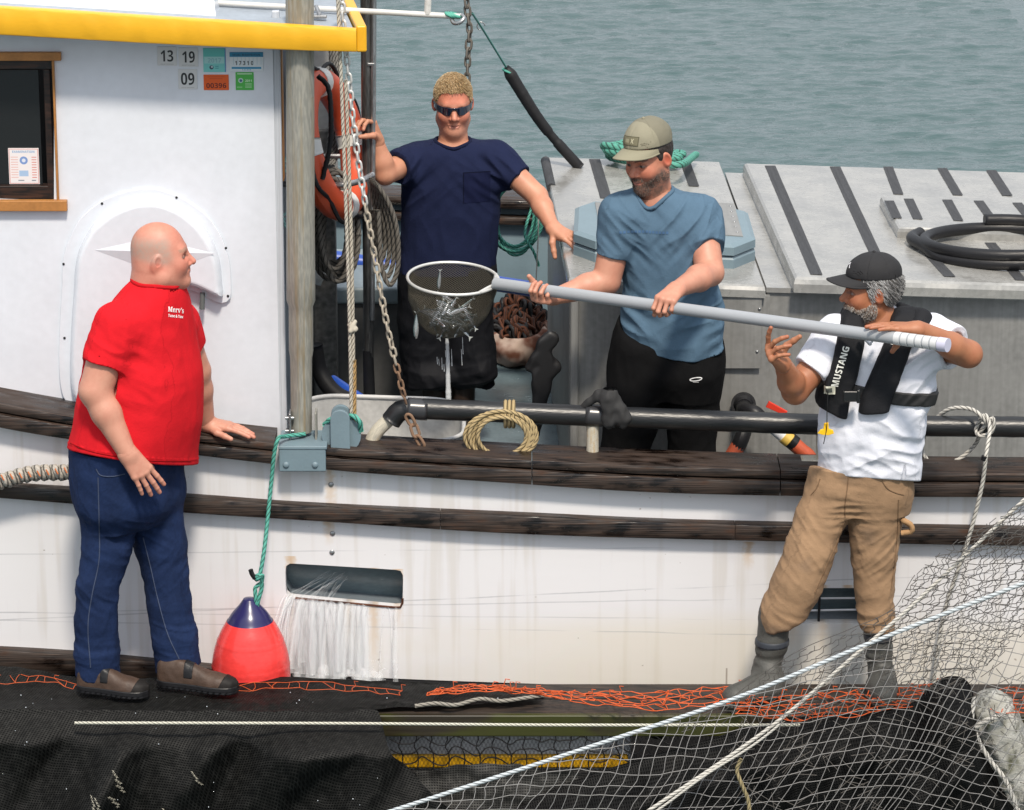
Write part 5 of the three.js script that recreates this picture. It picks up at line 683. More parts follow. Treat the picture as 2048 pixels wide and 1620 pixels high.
  const pnl = (l, th, cut) => { const d2 = pd(l); return (x, y, zz) => { const d = s0(x, y, zz); if (d > 0.12) return d - 0.05; let q = smax(smax(d - th, d2(x, y), 0.03), -(d + 0.006), 0.004); q = smax(q, cut(x, y), 0.012); return smax(q, z - 0.03 - zz, 0.01) - 0.0015 * N3(x * 30, y * 30, zz * 30); }; };
  const L = path([[1716, 628, 20], [1704, 690, 28], [1690, 750, 29], [1672, 800, 31], [1660, 860, 33]]), Rr = path([[1822, 630, 24], [1800, 690, 27], [1775, 750, 29], [1752, 805, 30], [1742, 870, 30]]);
  const cutL = P(1650, 832, 0.46), cutR = P(1740, 831, 0.46), bx = [...B4(1610, 610, 1890, 850, z - 0.05, z + 0.3)];
  const v = part(g, 'life_vest', merge([mesh(pnl(L, 0.038, clipY(cutL.y, -0.35, cutL.x)), bx, 0.03, 0.006), mesh(pnl(Rr, 0.036, clipY(cutR.y, 0.1, cutR.x)), bx, 0.03, 0.006), surf(U([rc(P(1706, 642, z - 0.02), P(1713, 654, z + 0.06), 0.02, 0.022), rc(P(1800, 618, z - 0.06), P(1842, 640, z + 0.02), 0.026, 0.036), rc(P(1842, 640, z + 0.02), P(1830, 668, z + 0.13), 0.038, 0.03)], 0.03), ...bbox([...B4(1690, 600, 1860, 690, z - 0.12, z + 0.2)], 0.06), 0.006)]), mVest);
  const by0 = P(1680, 788, 0.46), by1 = P(1855, 802, 0.42), belt = (x, y, zz) => { const d = base0(x, y, zz), yy = mix(by0.y, by1.y, (x - by0.x) / (by1.x - by0.x)); return smax(smax(d - 0.009, Math.abs(y - yy) - 0.025, 0.004), -(d + 0.01), 0.004); };
  part(v, 'belt', mesh(belt, [...B4(1630, 770, 1880, 850, z - 0.25, z + 0.25)], 0.03, 0.006), M([0.012, 0.012, 0.013], 0.6));
  const bk = P(1702, 792, 0.48); part(v, 'buckle', merge([box(0.06, 0.042, 0.02, bk.x, bk.y, bk.z, 0.006), box(0.012, 0.05, 0.026, bk.x + 0.026, bk.y, bk.z, 0.004)]), M([0.01, 0.01, 0.011], 0.3));
  const vf = pnl(L, 0.038, clipY(cutL.y, -0.35, cutL.x)), vr = pnl(Rr, 0.036, clipY(cutR.y, 0.1, cutR.x));
  { const q = decal(vf, P(1671, 745, 0.55), V(-0.25, 0.1, 1), V(-0.96, 0.26, 0), 0.185, 0.034, (c, w, h) => { c.clearRect(0, 0, w, h); c.fillStyle = '#e9e9e2'; c.textAlign = 'center'; c.font = 'bold 46px sans-serif'; c.fillText('MUSTANG', w / 2, h * 0.85); }); part(v, 'lettering', q[0], q[1]); }
  { const q = decal(vf, P(1645, 792, 0.55), V(-0.3, 0.1, 1), V(0, 1, 0), 0.042, 0.034, (c, w, h) => { c.fillStyle = '#c9c8b8'; c.fillRect(0, 0, w, h); c.fillStyle = '#5e625c'; c.fillRect(w * 0.22, h * 0.22, w * 0.55, h * 0.56); }); part(v, 'gauge_window', q[0], q[1]); }
  { const q = decal(vr, P(1792, 692, 0.56), V(0, 0.1, 1), V(0, 1, 0), 0.04, 0.04, (c, w, h) => { c.clearRect(0, 0, w, h); c.strokeStyle = '#d6d6d2'; c.lineWidth = 22; c.beginPath(); c.arc(w / 2, h / 2, w * 0.36, 0, 6.29); c.stroke(); c.beginPath(); c.moveTo(w * 0.3, h * 0.6); c.lineTo(w * 0.5, h * 0.35); c.lineTo(w * 0.7, h * 0.6); c.stroke(); }); part(v, 'round_badge', q[0], q[1]); }
  const stripes = (c, w, h) => { c.clearRect(0, 0, w, h); c.strokeStyle = '#e4e4dc'; c.lineWidth = 20; for (let i = 0; i < 4; i++) { c.beginPath(); c.moveTo(20 + i * 58, h - 10); c.lineTo(60 + i * 58, 10); c.stroke(); } };
  { const q = decal(vr, P(1826, 646, 0.5), V(0.15, 0.55, 0.8), V(-0.4, 0.8, -0.4), 0.055, 0.03, stripes); part(v, 'reflective_stripes', q[0], q[1]); const q2 = decal(vf, P(1695, 650, 0.5), V(-0.1, 0.5, 0.85), V(0.2, 0.8, -0.4), 0.045, 0.026, stripes); part(v, 'reflective_stripes', q2[0], q2[1]); }
  const cp = P(1652, 858, 0.475), tab = prism([[-0.028, -0.014], [-0.02, -0.004], [-0.008, 0], [-0.006, 0.022], [0.006, 0.024], [0.008, 0.001], [0.024, -0.005], [0.027, -0.014], [0.01, -0.02], [-0.012, -0.019]], 0.006, 0.002).translate(cp.x, cp.y, cp.z);
  part(v, 'pull_tab', tab, M([0.85, 0.5, 0.01], 0.4)); part(v, 'pull_cord', sweep(smooth([...B4(1656, 780, 1654, 820, 0.53, 0.515), P(1653, 858, 0.485), P(1647, 888, 0.48)], 20), 0.0018, { seg: 5 }), mDark);
  // trousers and boots
  const fp = folds(0.0056, 10, 9, 10, 51), crt = [creases(ll[2][0], V(0.75, 0.6, 0.1).normalize(), 0.0038, 0.04, 0.15), creases(P(1690, 1030, 0.4), V(0.1, 0.95, 0).normalize(), 0.0035, 0.036, 0.10), creases(ll[4][0], V(0.5, 0.8, 0.2).normalize(), 0.008, 0.06, 0.09), creases(rl[4][0], V(-0.25, 0.9, 0.2).normalize(), 0.007, 0.055, 0.09), creases(rl[2][0], V(-0.55, 0.75, 0.1).normalize(), 0.0036, 0.045, 0.13)];
  const cutA = pl(P(1562, 1250, 0.38), V(0.32, -1, 0).normalize()), cutB = pl(P(1755, 1258, 0.33), V(-0.1, -1, 0).normalize()), cl = chain(ll), cr = chain(rl), t0 = U([(x, y, zz) => smax(cl(x, y, zz) - 0.003, cutA(x, y, zz), 0.02), (x, y, zz) => smax(cr(x, y, zz) - 0.003, cutB(x, y, zz), 0.02), { f: hips, k: 0.03 }], 0.012);
  const tf = (x, y, zz) => { let d = t0(x, y, zz); if (d < 0.05) { d -= fp(x, y, zz); for (const c of crt) d -= c(x, y, zz); } return smax(d, -0.03 - hem(x, y, zz), 0.01); };
  const tr = part(g, 'trousers', mesh(tf, [...B4(1500, 920, 1830, 1280, z - 0.15, z + 0.25)], 0.05, 0.006, (x, y, zz) => { const n = fbm(x * 8, y * 8, zz * 8, 3), d = sst(0.12, 0.45, fbm(x * 5, y * 6, zz * 5 + 7, 3)); return mixc([0.27 * (1 + 0.35 * n), 0.168 * (1 + 0.35 * n), 0.094 * (1 + 0.35 * n)], [0.15, 0.10, 0.065], d * 0.8); }), M([1, 1, 1], 0.9, { vertexColors: true, bumpMap: T.bump, bumpScale: 0.0015 }));
  { const onT = (x, y) => { const d = ray(x, y).normalize(), q = P(x, y, 0.75); for (let i = 0; i < 200; i++) { const e = tf(q.x, q.y, q.z); if (e < 0.001) break; q.addScaledVector(d, Math.max(0.001, e * 0.6)); } return q; }, mT = M([0.16, 0.095, 0.05], 0.9); for (const l of [[[1697, 952], [1694, 980], [1690, 1010], [1690, 1034]], [[1764, 962], [1776, 978], [1792, 986], [1808, 990]], [[1690, 1040], [1672, 1090], [1650, 1140], [1630, 1185]], [[1797, 1000], [1795, 1060], [1790, 1120], [1782, 1180]], [[1640, 958], [1634, 975], [1622, 990]]]) part(tr, 'seam', sweep(smooth(new THREE.CatmullRomCurve3(l.map(([x, y]) => V(x, y, 0))).getSpacedPoints(30).map(p => onT(p.x, p.y)), 50), 0.0024, { seg: 5 }), mT); }
  part(tr, 'hammer_loop', sweep(smooth([...B4(1805, 1040, 1822, 1050, 0.36, 0.37), P(1824, 1062, 0.37), P(1803, 1066, 0.36)], 16), 0.011, { seg: 6 }), M([0.36, 0.21, 0.1], 0.9));
  const mb = M([0.075, 0.075, 0.068], 0.6, { map: T.blotch, bumpMap: T.bump, bumpScale: 0.002 });
  const b1 = [J(1517, 1583, 1225, 0.38), J(1513, 1574, 1290, 0.39), J(1507, 1556, 1345, 0.40)], b2 = [J(1726, 1782, 1230, 0.33), J(1731, 1784, 1300, 0.33), J(1740, 1788, 1358, 0.33)];
  for (const [l, hx, tx] of [[b1, [1552, 1392], [1462, 1418]], [b2, [1762, 1394], [1768, 1417]]]) {
    const he = PY(hx[0], hx[1], 0.0), to = PY(tx[0], tx[1], 0.0), a = he.clone().lerp(to, 0.12).add(V(0, 0.05, 0)), b = he.clone().lerp(to, 0.92).add(V(0, 0.042, 0));
    const f0 = U([chain(l), rc(l[2][0], a, l[2][1], 0.05), rc(a, b, 0.05, 0.043), rc(l[2][0].clone().lerp(a, 0.6), b, 0.045, 0.035)], 0.035), f = (x, y, zz) => smax(f0(x, y, zz) - 0.003 * N3(x * 14, y * 30, zz * 14) - 0.002 * Math.sin(y * 160) * sst(0.05, 0, Math.abs(y - 0.14)), 0.004 - y, 0.006);
    const bo = part(g, 'rubber_boot', mesh(f, [l[0][0], a, b, he], 0.08, 0.006), mb); part(bo, 'boot_band', surf((x, y, zz) => smax(f0(x, y, zz) - 0.004, Math.abs(y - 0.2) - 0.012, 0.004), ...bbox([l[1][0], l[2][0]], 0.09), 0.006), M([0.03, 0.035, 0.045], 0.5)); part(bo, 'sole', mesh((x, y, zz) => smax(f0(x, y, zz) - 0.006, Math.abs(y - 0.013) - 0.011, 0.003), [a, b, he], 0.08, 0.006), M([0.05, 0.048, 0.042], 0.7));
  }
}
// the dip net handle is defined with its net, below
// ---------------------------------------------------------------- tanks, hatches and gear on deck
{
  const s = 0.045, top = 1.34;                              // tank tops follow the boat's slight trim: y = top - s x
  const Y = (px, py, y0) => PY(px, py, y0, s), dn = (v, d) => v.clone().add(V(0, -d, 0));
  const slab = (c, th) => hull8([dn(c[0], th), dn(c[1], th), dn(c[2], th), dn(c[3], th), ...c]);   // corners: back left, front left, front right, back right
  const bev = (c, th, r = 0.02) => { const cen = c.reduce((a, b) => a.clone().add(b), V(0, 0, 0)).multiplyScalar(0.25), i = c.map(q => q.clone().add(cen.clone().sub(q).setY(0).normalize().multiplyScalar(r)));
    const mid = c.map(q => dn(q, r)), pos = [], quad = (a, b, d, e) => { for (const q of [a, b, d, a, d, e]) pos.push(q.x, q.y, q.z); }; quad(...i); for (let k = 0; k < 4; k++) { const j = (k + 1) % 4, h1 = i[k].clone().lerp(mid[k], 0.3).add(c[k].clone().sub(i[k]).multiplyScalar(0.35)), h2 = i[j].clone().lerp(mid[j], 0.3).add(c[j].clone().sub(i[j]).multiplyScalar(0.35)); quad(i[k], h1, h2, i[j]); quad(h1, mid[k], mid[j], h2); quad(mid[k], dn(c[k], th), dn(c[j], th), mid[j]); }
    const g = new THREE.BufferGeometry(); g.setAttribute('position', new THREE.Float32BufferAttribute(pos, 3)); g.computeVertexNormals(); return uvm(g, 0.8); };
  const strip = (a, b, w, y0) => { const A = Y(a[0], a[1], y0 + 0.003), B = Y(b[0], b[1], y0 + 0.003), n = 14, l = [], wv = w / 2 / 480; return sheet(1, n, (u, v) => A.clone().lerp(B, v).add(V((u - 0.5) * 2 * wv * (1 + 0.05 * N3(v * 9, u * 3, a[0])), 0, 0))); };
  const mTape = M([0.055, 0.057, 0.063], 0.75, { map: T.speck, side: THREE.DoubleSide });
  // left tank
  const t1 = thing('fish_tank', 'smaller aluminium fish tank behind the man in the olive cap', 'tank', V(0.5, 0.36, -1.5));
  { const c = [Y(1087, 313, top), Y(1137, 557, top), Y(1531, 572, top), Y(1440, 322, top)];
    part(t1, 'lid', bev(c, 0.05), mAluTop);
    const bodyC = [c[0].clone().add(V(0.02, -0.051, 0.02)), c[1].clone().add(V(0.005, -0.051, -0.03)), c[2].clone().add(V(0.022, -0.051, -0.03)), c[3].clone().add(V(-0.02, -0.051, 0.02))];
    part(t1, 'tank_body', hull8([...bodyC.map(q => V(q.x, 0.33, q.z)), ...bodyC]), mAlu);
    const f = bodyC[1], fr = bodyC[2];
    part(t1, 'corner_strip', box(0.035, 0.96, 0.035, f.x + 0.02, 0.81, f.z + 0.008, 0.012), mAlu); part(t1, 'side_panel', uvm(box(0.44, 0.30, 0.006, P(1412, 650, f.z).x, P(1412, 664, f.z).y, f.z + 0.004, 0.002)), mAlu);
    for (const [x, y] of [[1519, 618], [1514, 703]]) part(t1, 'bolt', ball(P(x, y, f.z + 0.006), 0.007, 8, 6), mSteel);
    const rol = [P(1086, 318, c[0].z), P(1096, 372, mix(c[0].z, c[1].z, 0.22))];
    part(t1, 'edge_tape', cyl(Y(1091, 322, top - 0.012), Y(1103, 376, top - 0.012), 0.022, 0.022, 12), mTape);
    part(t1, 'grip_tape', strip([1189, 318], [1212, 396], 24, top), mTape); part(t1, 'grip_tape', strip([1370, 322], [1388, 372], 22, top), mTape);
  }
  // right tank, larger, with a small hatch
  const t2 = thing('fish_tank', 'larger aluminium fish tank at the right edge with dark grip strips on its lid', 'tank', V(1.6, 0.36, -1.6));
  { const c = [Y(1486, 325, top + 0.04), Y(1588, 556, top + 0.04), Y(2330, 578, top + 0.04), Y(2110, 345, top + 0.04)];
    part(t2, 'lid', bev(c, 0.06, 0.025), mAluTop);
    const b = [Y(1450, 345, top - 0.02), Y(1533, 575, top - 0.02), Y(2330, 600, top - 0.02), Y(2130, 362, top - 0.02)];
    part(t2, 'tank_rim', slab(b, 0.02), mAluTop); part(t2, 'tank_body', hull8([...b.map(q => V(q.x + 0.004, 0.33, q.z - 0.012)), ...b.map(q => V(q.x + 0.004, q.y - 0.0205, q.z - 0.012))]), mAlu);
    for (const [a, d, w] of [[[1540, 331], [1633, 549], 23], [[1670, 333], [1752, 510], 23], [[1776, 333], [1797, 388], 21], [[1884, 336], [1916, 390], 21], [[1982, 340], [2015, 391], 22], [[1860, 510], [1900, 553], 22], [[1980, 485], [2042, 560], 22]]) part(t2, 'grip_tape', strip(a, d, w, top + 0.04), mTape);
    const h = [Y(1760, 392, top + 0.085), Y(1795, 455, top + 0.085), Y(2330, 470, top + 0.085), Y(2190, 398, top + 0.085)]; const ht = part(t2, 'hatch_lid', bev(h, 0.05, 0.018), mAluTop);
    for (const [a, d, w] of [[[1778, 401], [1794, 436], 20], [[1817, 397], [1836, 438], 20], [[1894, 399], [1917, 441], 20], [[1957, 401], [1987, 443], 20], [[2034, 405], [2055, 430], 20]]) part(ht, 'grip_tape', strip(a, d, w, top + 0.085), mTape);
    for (const [x, y] of [[1852, 588], [1956, 588]]) part(t2, 'bolt', ball(P(x, y, b[1].z), 0.006, 8, 6), mSteel);
  }
  // octagonal hatch cover
  { const y1 = top + 0.10, o = [[1150, 412], [1182, 401], [1440, 408], [1496, 421], [1511, 473], [1468, 490], [1190, 477], [1147, 462]].map(q => Y(q[0], q[1], y1)), g = thing('hatch_cover', 'blue grey eight sided hatch cover lying on the smaller fish tank', 'hatch', V(o[0].x + 0.3, top, o[0].z));
    const oct = (o, y0, y1, r) => { const pos = [], q = (a, b, c, d) => { for (const k of [a, b, c, a, c, d]) pos.push(k.x, k.y, k.z); }, cen = o.reduce((a, b) => a.clone().add(b), V(0, 0, 0)).multiplyScalar(1 / 8), inn = o.map(p => p.clone().lerp(cen, r)), m = o.map(p => dn(p, 0.012)), bt = o.map(p => dn(p, y1 - y0)); for (let i = 0; i < 8; i++) { const j = (i + 1) % 8; q(cen, inn[i], inn[j], cen); q(inn[i], m[i], m[j], inn[j]); q(m[i], bt[i], bt[j], m[j]); } const g2 = new THREE.BufferGeometry(); g2.setAttribute('position', new THREE.Float32BufferAttribute(pos, 3)); g2.computeVertexNormals(); return uvm(g2, 0.6); };
    part(g, 'cover_top', oct(o, y1 - 0.045, y1, 0.05), mGrey); part(g, 'cover_base', oct(o.map(p => dn(p, 0.052).add(V(0, 0, -0.004))), top, y1 - 0.045, 0.02), mGrey);
    for (const [l, r] of [[1190, 1240], [1418, 1474]]) { const a = Y(l, 404, y1 + 0.004), b = Y(l + 12, 468, y1 + 0.004), c = Y(r + 12, 472, y1 + 0.004), d = Y(r - 6, 407, y1 + 0.004); const hp = part(g, 'hinge_plate', slab([a, b, c, d], 0.008), mAlu); for (let i = 0; i < 6; i++) part(hp, 'rivet', ball(d.clone().lerp(c, 0.1 + i * 0.16).add(V(-0.02, 0, 0)), 0.006, 8, 5), mSteel); } }
  // black hose coiled on the larger tank
  { const pts = [], c = Y(2020, 508, top + 0.045); pts.push(Y(1840, 466, top + 0.07), Y(1824, 476, top + 0.07), Y(1852, 494, top + 0.07)); for (let i = 0; i <= 40; i++) { const a = -2.6 + i / 40 * 3.4 * PI; pts.push(c.clone().add(V(0.36 * cos(a) * (1 - 0.05 * i / 40), 0.02 + 0.06 * i / 40, -0.26 * sin(a)))); }
    solo('rubber_hose', 'thick black rubber hose coiled on the larger fish tank', 'hose', sweep(smooth(pts, 260), 0.025, { seg: 14 }), mRubber); }
  // green rope heap on the smaller tank
  { const pts = []; seed = 91; for (let i = 0; i < 26; i++) { const a = i * 1.15, r = 0.11 + 0.06 * rnd(); const b = Y(1292, 335, top); pts.push(b.clone().add(V(r * 1.25 * cos(a), 0.02 + 0.05 * (i % 5) / 4 + 0.035 * rnd(), -0.02 + r * 0.8 * sin(a)))); } pts.push(Y(1350, 330, top + 0.1), Y(1392, 309, top + 0.05));
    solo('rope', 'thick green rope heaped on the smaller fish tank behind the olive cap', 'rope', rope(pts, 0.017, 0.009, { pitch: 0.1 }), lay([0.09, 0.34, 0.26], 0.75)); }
  // teal line coiled and hung on the side of the smaller tank
  { const pts = [], z = -1.65; for (let i = 0; i < 90; i++) { const a = i / 90 * 7 * 2 * PI, k = i / 90, wob = 6 * N3(k * 9, 1, 1); pts.push(P(1030 + (46 + 10 * sin(k * 17)) * cos(a) + wob, 425 + (70 + 8 * cos(k * 11)) * sin(a) + 14 * k, z + 0.03 * cos(a * 0.5) + 0.02 * sin(k * 40))); } pts.push(P(1050, 470, z + 0.05), P(1068, 505, z + 0.06), P(1078, 532, z + 0.05));
    solo('rope', 'thin teal rope coil hanging beside the smaller fish tank', 'rope', rope(pts, 0.0065, 0.006), mTeal); 
    solo('cord', 'thin white cord hanging straight down beside the teal coil', 'cord', sweep([P(1077, 400, z + 0.1), P(1076, 480, z + 0.1), P(1072, 560, z + 0.1)], 0.003, { seg: 5 }), mRopeWhite); }
  // pipe fittings and hoses on the front of the larger tank
  { const z = Y(1588, 575, top).z + 0.0, g = thing('pipe_fitting', 'black pipe elbow with flange bolted on the larger tank', 'pipe', P(1490, 880, z));
    part(g, 'flange', merge([cyl(P(1487, 809, z), P(1487, 809, z + 0.03), 0.05, 0.05, 24), cyl(P(1487, 809, z + 0.03), P(1488, 812, z + 0.05), 0.04, 0.03, 24)]), mRubber); part(g, 'elbow', sweep(smooth([P(1487, 812, z + 0.03), P(1490, 820, z + 0.1), P(1510, 826, z + 0.14), P(1520, 835, z + 0.14)], 20), 0.03, { seg: 14 }), mRubber);
    part(g, 'lower_elbow', sweep(smooth([P(1486, 850, z + 0.02), P(1488, 862, z + 0.1), P(1482, 880, z + 0.12), P(1476, 894, z + 0.12)], 20), 0.031, { seg: 14 }), mRubber);
    const mOr = M([0.42, 0.085, 0.04], 0.55, { map: T.blotch }), h1 = solo('hose', 'short red hose with steel clamp running down from the lower black elbow', 'hose', sweep(smooth([P(1479, 888, z + 0.12), P(1462, 915, z + 0.12), P(1440, 950, z + 0.11)], 16), 0.031, { seg: 14 }), mOr);
    const v = thing('valve', 'white pipe with yellow ring and red handle on the larger tank', 'valve', P(1540, 860, z)); part(v, 'white_pipe', cyl(P(1518, 832, z + 0.14), P(1572, 876, z + 0.16), 0.026), mWhite); part(v, 'yellow_ring', cyl(P(1568, 872, z + 0.16), P(1580, 882, z + 0.165), 0.03), M([0.6, 0.4, 0.08], 0.5)); part(v, 'clamp', cyl(P(1580, 880, z + 0.165), P(1590, 888, z + 0.165), 0.032), mRubber); part(v, 'handle', prism([[-0.04, 0.02], [0.03, -0.012], [0.04, 0.0], [-0.03, 0.04]], 0.012, 0.002).translate(...P(1553, 822, z + 0.2).toArray()), M([0.6, 0.04, 0.02], 0.4));
    solo('hose', 'orange hose bending down from the white valve pipe', 'hose', sweep(smooth([P(1584, 884, z + 0.165), P(1604, 902, z + 0.17), P(1618, 914, z + 0.17), P(1622, 940, z + 0.16)], 18), 0.03, { seg: 14 }), M([0.55, 0.10, 0.04], 0.5, { map: T.blotch })); }
}
{ // tote, tan rope, strap and lines at the rail
  const g = thing('tub', 'grey plastic tub standing on deck inside the rail', 'tub', V(-0.45, 0.38, -0.5)), rr = (x0, x1, z0, z1, y, r, tx = 0) => { const p = []; for (const [cx, cz, a0] of [[x1 - r, z1 - r, 0], [x0 + r, z1 - r, 1], [x0 + r, z0 + r, 2], [x1 - r, z0 + r, 3]]) for (let i = 0; i <= 7; i++) { const a = (a0 + i / 7) * PI / 2; p.push(V(cx + r * cos(a), y - tx * (cx + r * cos(a)), cz + r * sin(a))); } p.push(p[0].clone()); return p; };
  const fl = P(700, 888, -0.2), fr = P(927, 880, -0.2), y = fl.y - 0.0, x0 = P(600, 850, -0.5).x, x1 = P(928, 850, -0.5).x, z0 = PY(740, 795, y, 0.03).z, z1 = -0.2, A = rr(x0, x1, z0, z1, y, 0.15, 0.035), B = rr(x0 + 0.03, x1 - 0.03, z0 + 0.03, z1 - 0.03, 0.4, 0.13);
  const ring2 = (a, b) => { const g2 = sheet(a.length - 1, 1, (u, v) => a[Math.round(u * (a.length - 1))].clone().lerp(b[Math.round(u * (a.length - 1))], v)); return uvm(g2, 0.7); };
  const mTub = M([0.58, 0.58, 0.57], 0.45, { map: T.blotch, side: THREE.DoubleSide }); part(g, 'tub_wall', merge([ring2(A, B), ring2(A.map(q => q.clone().add(V(0, -0.004, 0))), B).scale(1, 1, 1)]), mTub); part(g, 'rim', sweep(A, 0.009, { seg: 8, closed: true }), M([0.5, 0.5, 0.5], 0.5)); part(g, 'tub_floor', uvm(sheet(1, 1, (u, v) => V(mix(x0, x1, u), 0.42, mix(z0, z1, v))), 0.6), mTub);
  const RZ = -0.1, loop = []; for (let i = 0; i <= 150; i++) { const a = i / 150 * 8 * 2 * PI, k = (i / 150 * 8) % 1; loop.push(P(1003 + (50 + 16 * N3(i / 150 * 5, 3, 1) + 2.6 * (i / 19)) * cos(a), 872 + (38 + 8 * N3(i / 150 * 6, 1, 7) + 1.5 * (i / 19)) * sin(a), RZ + 0.045 + 0.04 * N3(i / 150 * 8, 9, 4))); }
  solo('rope', 'tan rope coil hanging on the black handrail', 'rope', merge([rope(loop, 0.0085, 0.006), ...[-6, 2, 10].map(d => sweep(ring_(P(1017 + d, 828, RZ), 0.048), 0.008, { seg: 8, closed: true }))]), mTan);
  function ring_(c, r) { const p = []; for (let i = 0; i <= 24; i++) { const a = i / 24 * 2 * PI; p.push(V(c.x, c.y + r * cos(a), c.z + r * sin(a))); } return p; }
  const sf = U([rc(P(1165, 814, RZ), P(1200, 790, RZ + 0.02), 0.014, 0.018), rc(P(1200, 790, RZ + 0.02), P(1222, 786, RZ + 0.03), 0.018, 0.02), rc(P(1222, 786, RZ + 0.04), P(1252, 838, RZ + 0.06), 0.024, 0.02), rc(P(1215, 800, RZ + 0.05), P(1218, 846, RZ + 0.055), 0.03, 0.022), rc(P(1240, 820, RZ + 0.05), P(1246, 850, RZ + 0.055), 0.024, 0.016), rc(P(1218, 838, RZ + 0.045), P(1245, 832, RZ + 0.045), 0.024, 0.024)], 0.02);
  solo('cloth_strap', 'black cloth strap knotted round the handrail in front of the olive cap man', 'strap', surf((x, yy, z) => sf(x, yy, z) - 0.005 * N3(x * 40, yy * 25, z * 40), ...bbox([P(1160, 780, RZ - 0.06), P(1260, 860, RZ + 0.12)], 0.03), 0.005), M([0.02, 0.02, 0.021], 0.8));
  const z = RZ + 0.045, l1 = [P(1975, 850, z + 0.03), P(1960, 830, z + 0.04), P(1940, 818, z), P(1900, 818, z - 0.04), P(1862, 850, z - 0.1), P(1843, 895, z - 0.1), P(1862, 925, z - 0.06), P(1910, 922, z - 0.06), P(1950, 890, z - 0.05), P(1962, 862, z + 0.01), P(1985, 836, z + 0.03), P(1984, 862, z + 0.03), P(1960, 872, z + 0.03), P(1952, 860, z), P(1970, 830, z + 0.03), P(1979, 850, z + 0.055), P(1972, 910, 0.09), P(1966, 960, 0.085), P(1950, 1030, 0.075), P(1930, 1100, 0.07), P(1890, 1220, 0.05), P(1866, 1370, 0.05)];
  const lr = thing('rope', 'white rope knotted on the handrail at right, its tail running down the hull', 'rope', P(1960, 920, 0)); part(lr, 'line', rope(l1, 0.0085, 0.006), mRopeWhite); part(lr, 'black_tape', cyl(P(1969, 912, 0.095), P(1967, 920, 0.093), 0.011), mRubber);
}
{ // fender, its rope, and the mooring line
  const f = thing('buoy', 'large orange red buoy fender with navy top hanging against the hull', 'buoy', P(503, 1378, 0.19)), z = 0.19, m = 1 / 530, c = P(502, 1340, z), pr = [[0, -46], [45, -45], [70, -40], [79.5, -18], [80, 4], [77, 32], [70, 58], [61, 80], [52, 96], [47, 104]], lat = l => new THREE.LatheGeometry(l.map(q => new THREE.Vector2(q[0] * m, q[1] * m * 1.03)), 48).translate(c.x, c.y, c.z);
  const fine = new THREE.SplineCurve(pr.map(q => new THREE.Vector2(...q))).getPoints(60).map((p, i) => [p.x + (Math.abs(p.y - 14) < 1.4 || Math.abs(p.y + 24) < 1.4 || Math.abs(p.y - 66) < 1.4 ? 0.9 : 0), p.y]);
  part(f, 'buoy_body', lat(fine), M([0.90, 0.06, 0.055], 0.3, { map: T.blotch, roughnessMap: T.rough })); const tp = new THREE.SplineCurve([[50.6, 98], [45, 106], [36, 120], [22, 136], [12, 150]].map(q => new THREE.Vector2(...q))).getPoints(24).map(p => [p.x, p.y]); part(f, 'navy_top', lat([...tp, [0, 152]]), M([0.02, 0.018, 0.085], 0.25));
  const ey = P(514, 1222, z), hd = U([rc(P(506, 1212, z), P(478, 1258, z), 0.012, 0.02), rc(P(506, 1212, z), P(530, 1258, z), 0.012, 0.02), rc(P(504, 1214, z), P(512, 1212, z), 0.014, 0.014), rc(P(492, 1250, z), P(516, 1250, z), 0.012, 0.012)], 0.01); part(f, 'eye', surf((x, y, zz) => smax(hd(x, y, zz), -rc(P(508, 1223, z - 0.1), P(508, 1223, z + 0.1), 0.012, 0.012)(x, y, zz), 0.004), ...bbox([P(470, 1205, z - 0.03), P(535, 1265, z + 0.03)], 0.03), 0.004), M([0.02, 0.018, 0.085], 0.3)); part(f, 'eye_ring', new THREE.TorusGeometry(0.013, 0.004, 8, 18).translate(...P(508, 1224, z + 0.014).toArray()), mWhite);
  const t = [P(610, 868, -0.02), P(570, 873, 0.03), P(556, 878, 0.1), P(549, 905, 0.105), P(543, 960, 0.10), P(535, 1040, 0.13), P(527, 1110, 0.18), P(519, 1150, 0.2), P(513, 1160, 0.215), P(524, 1150, 0.215), P(522, 1166, 0.2), P(511, 1175, 0.2), P(512, 1200, 0.205), P(512, 1222, 0.2), P(517, 1200, 0.205), P(524, 1170, 0.2), P(518, 1150, 0.215), P(508, 1156, 0.21), P(506, 1150, 0.21), P(501, 1140, 0.215)];
  const fr = thing('rope', 'teal rope tied to the buoy fender and led up to the mast bracket', 'rope', P(530, 1220, 0.15)); part(fr, 'line', rope(t, 0.0085, 0.006), mTeal); part(fr, 'black_end', sweep(smooth([P(515, 1160, 0.21), P(505, 1150, 0.215), P(501, 1139, 0.215)], 8), 0.009, { seg: 8 }), mRubber);
  const tw = [P(648, 850, 0.0), P(662, 838, 0.02), P(672, 836, 0.02)], tw2 = [P(690, 838, -0.01), P(706, 832, 0.02), P(718, 842, 0.03), P(722, 862, 0.01)]; solo('rope', 'short teal rope wound through the block beside the mast', 'rope', merge([rope(tw, 0.01), rope(tw2, 0.011)]), mTeal);
  const br = []; for (let k = 0; k < 2; k++) { const pts = []; for (let i = 0; i <= 40; i++) { const px = mix(-60, 175, i / 40), py = mix(968, 936, i / 40) + 4 * sin(i * 0.22); pts.push(P(px, py + 8 * sin(i * 1.05 + k * PI), 0.10 + 0.022 * cos(i * 1.05 + k * PI))); } br.push(rope(pts, 0.019, 0.01, { pitch: 0.09 })); }
  const mr = thing('rope', 'thick pale braided mooring rope at the left edge above the rub rail', 'rope', P(60, 960, 0.1)); part(mr, 'strand', br[0], mRopeGrey); part(mr, 'strand', br[1], lay([0.47, 0.43, 0.37]));
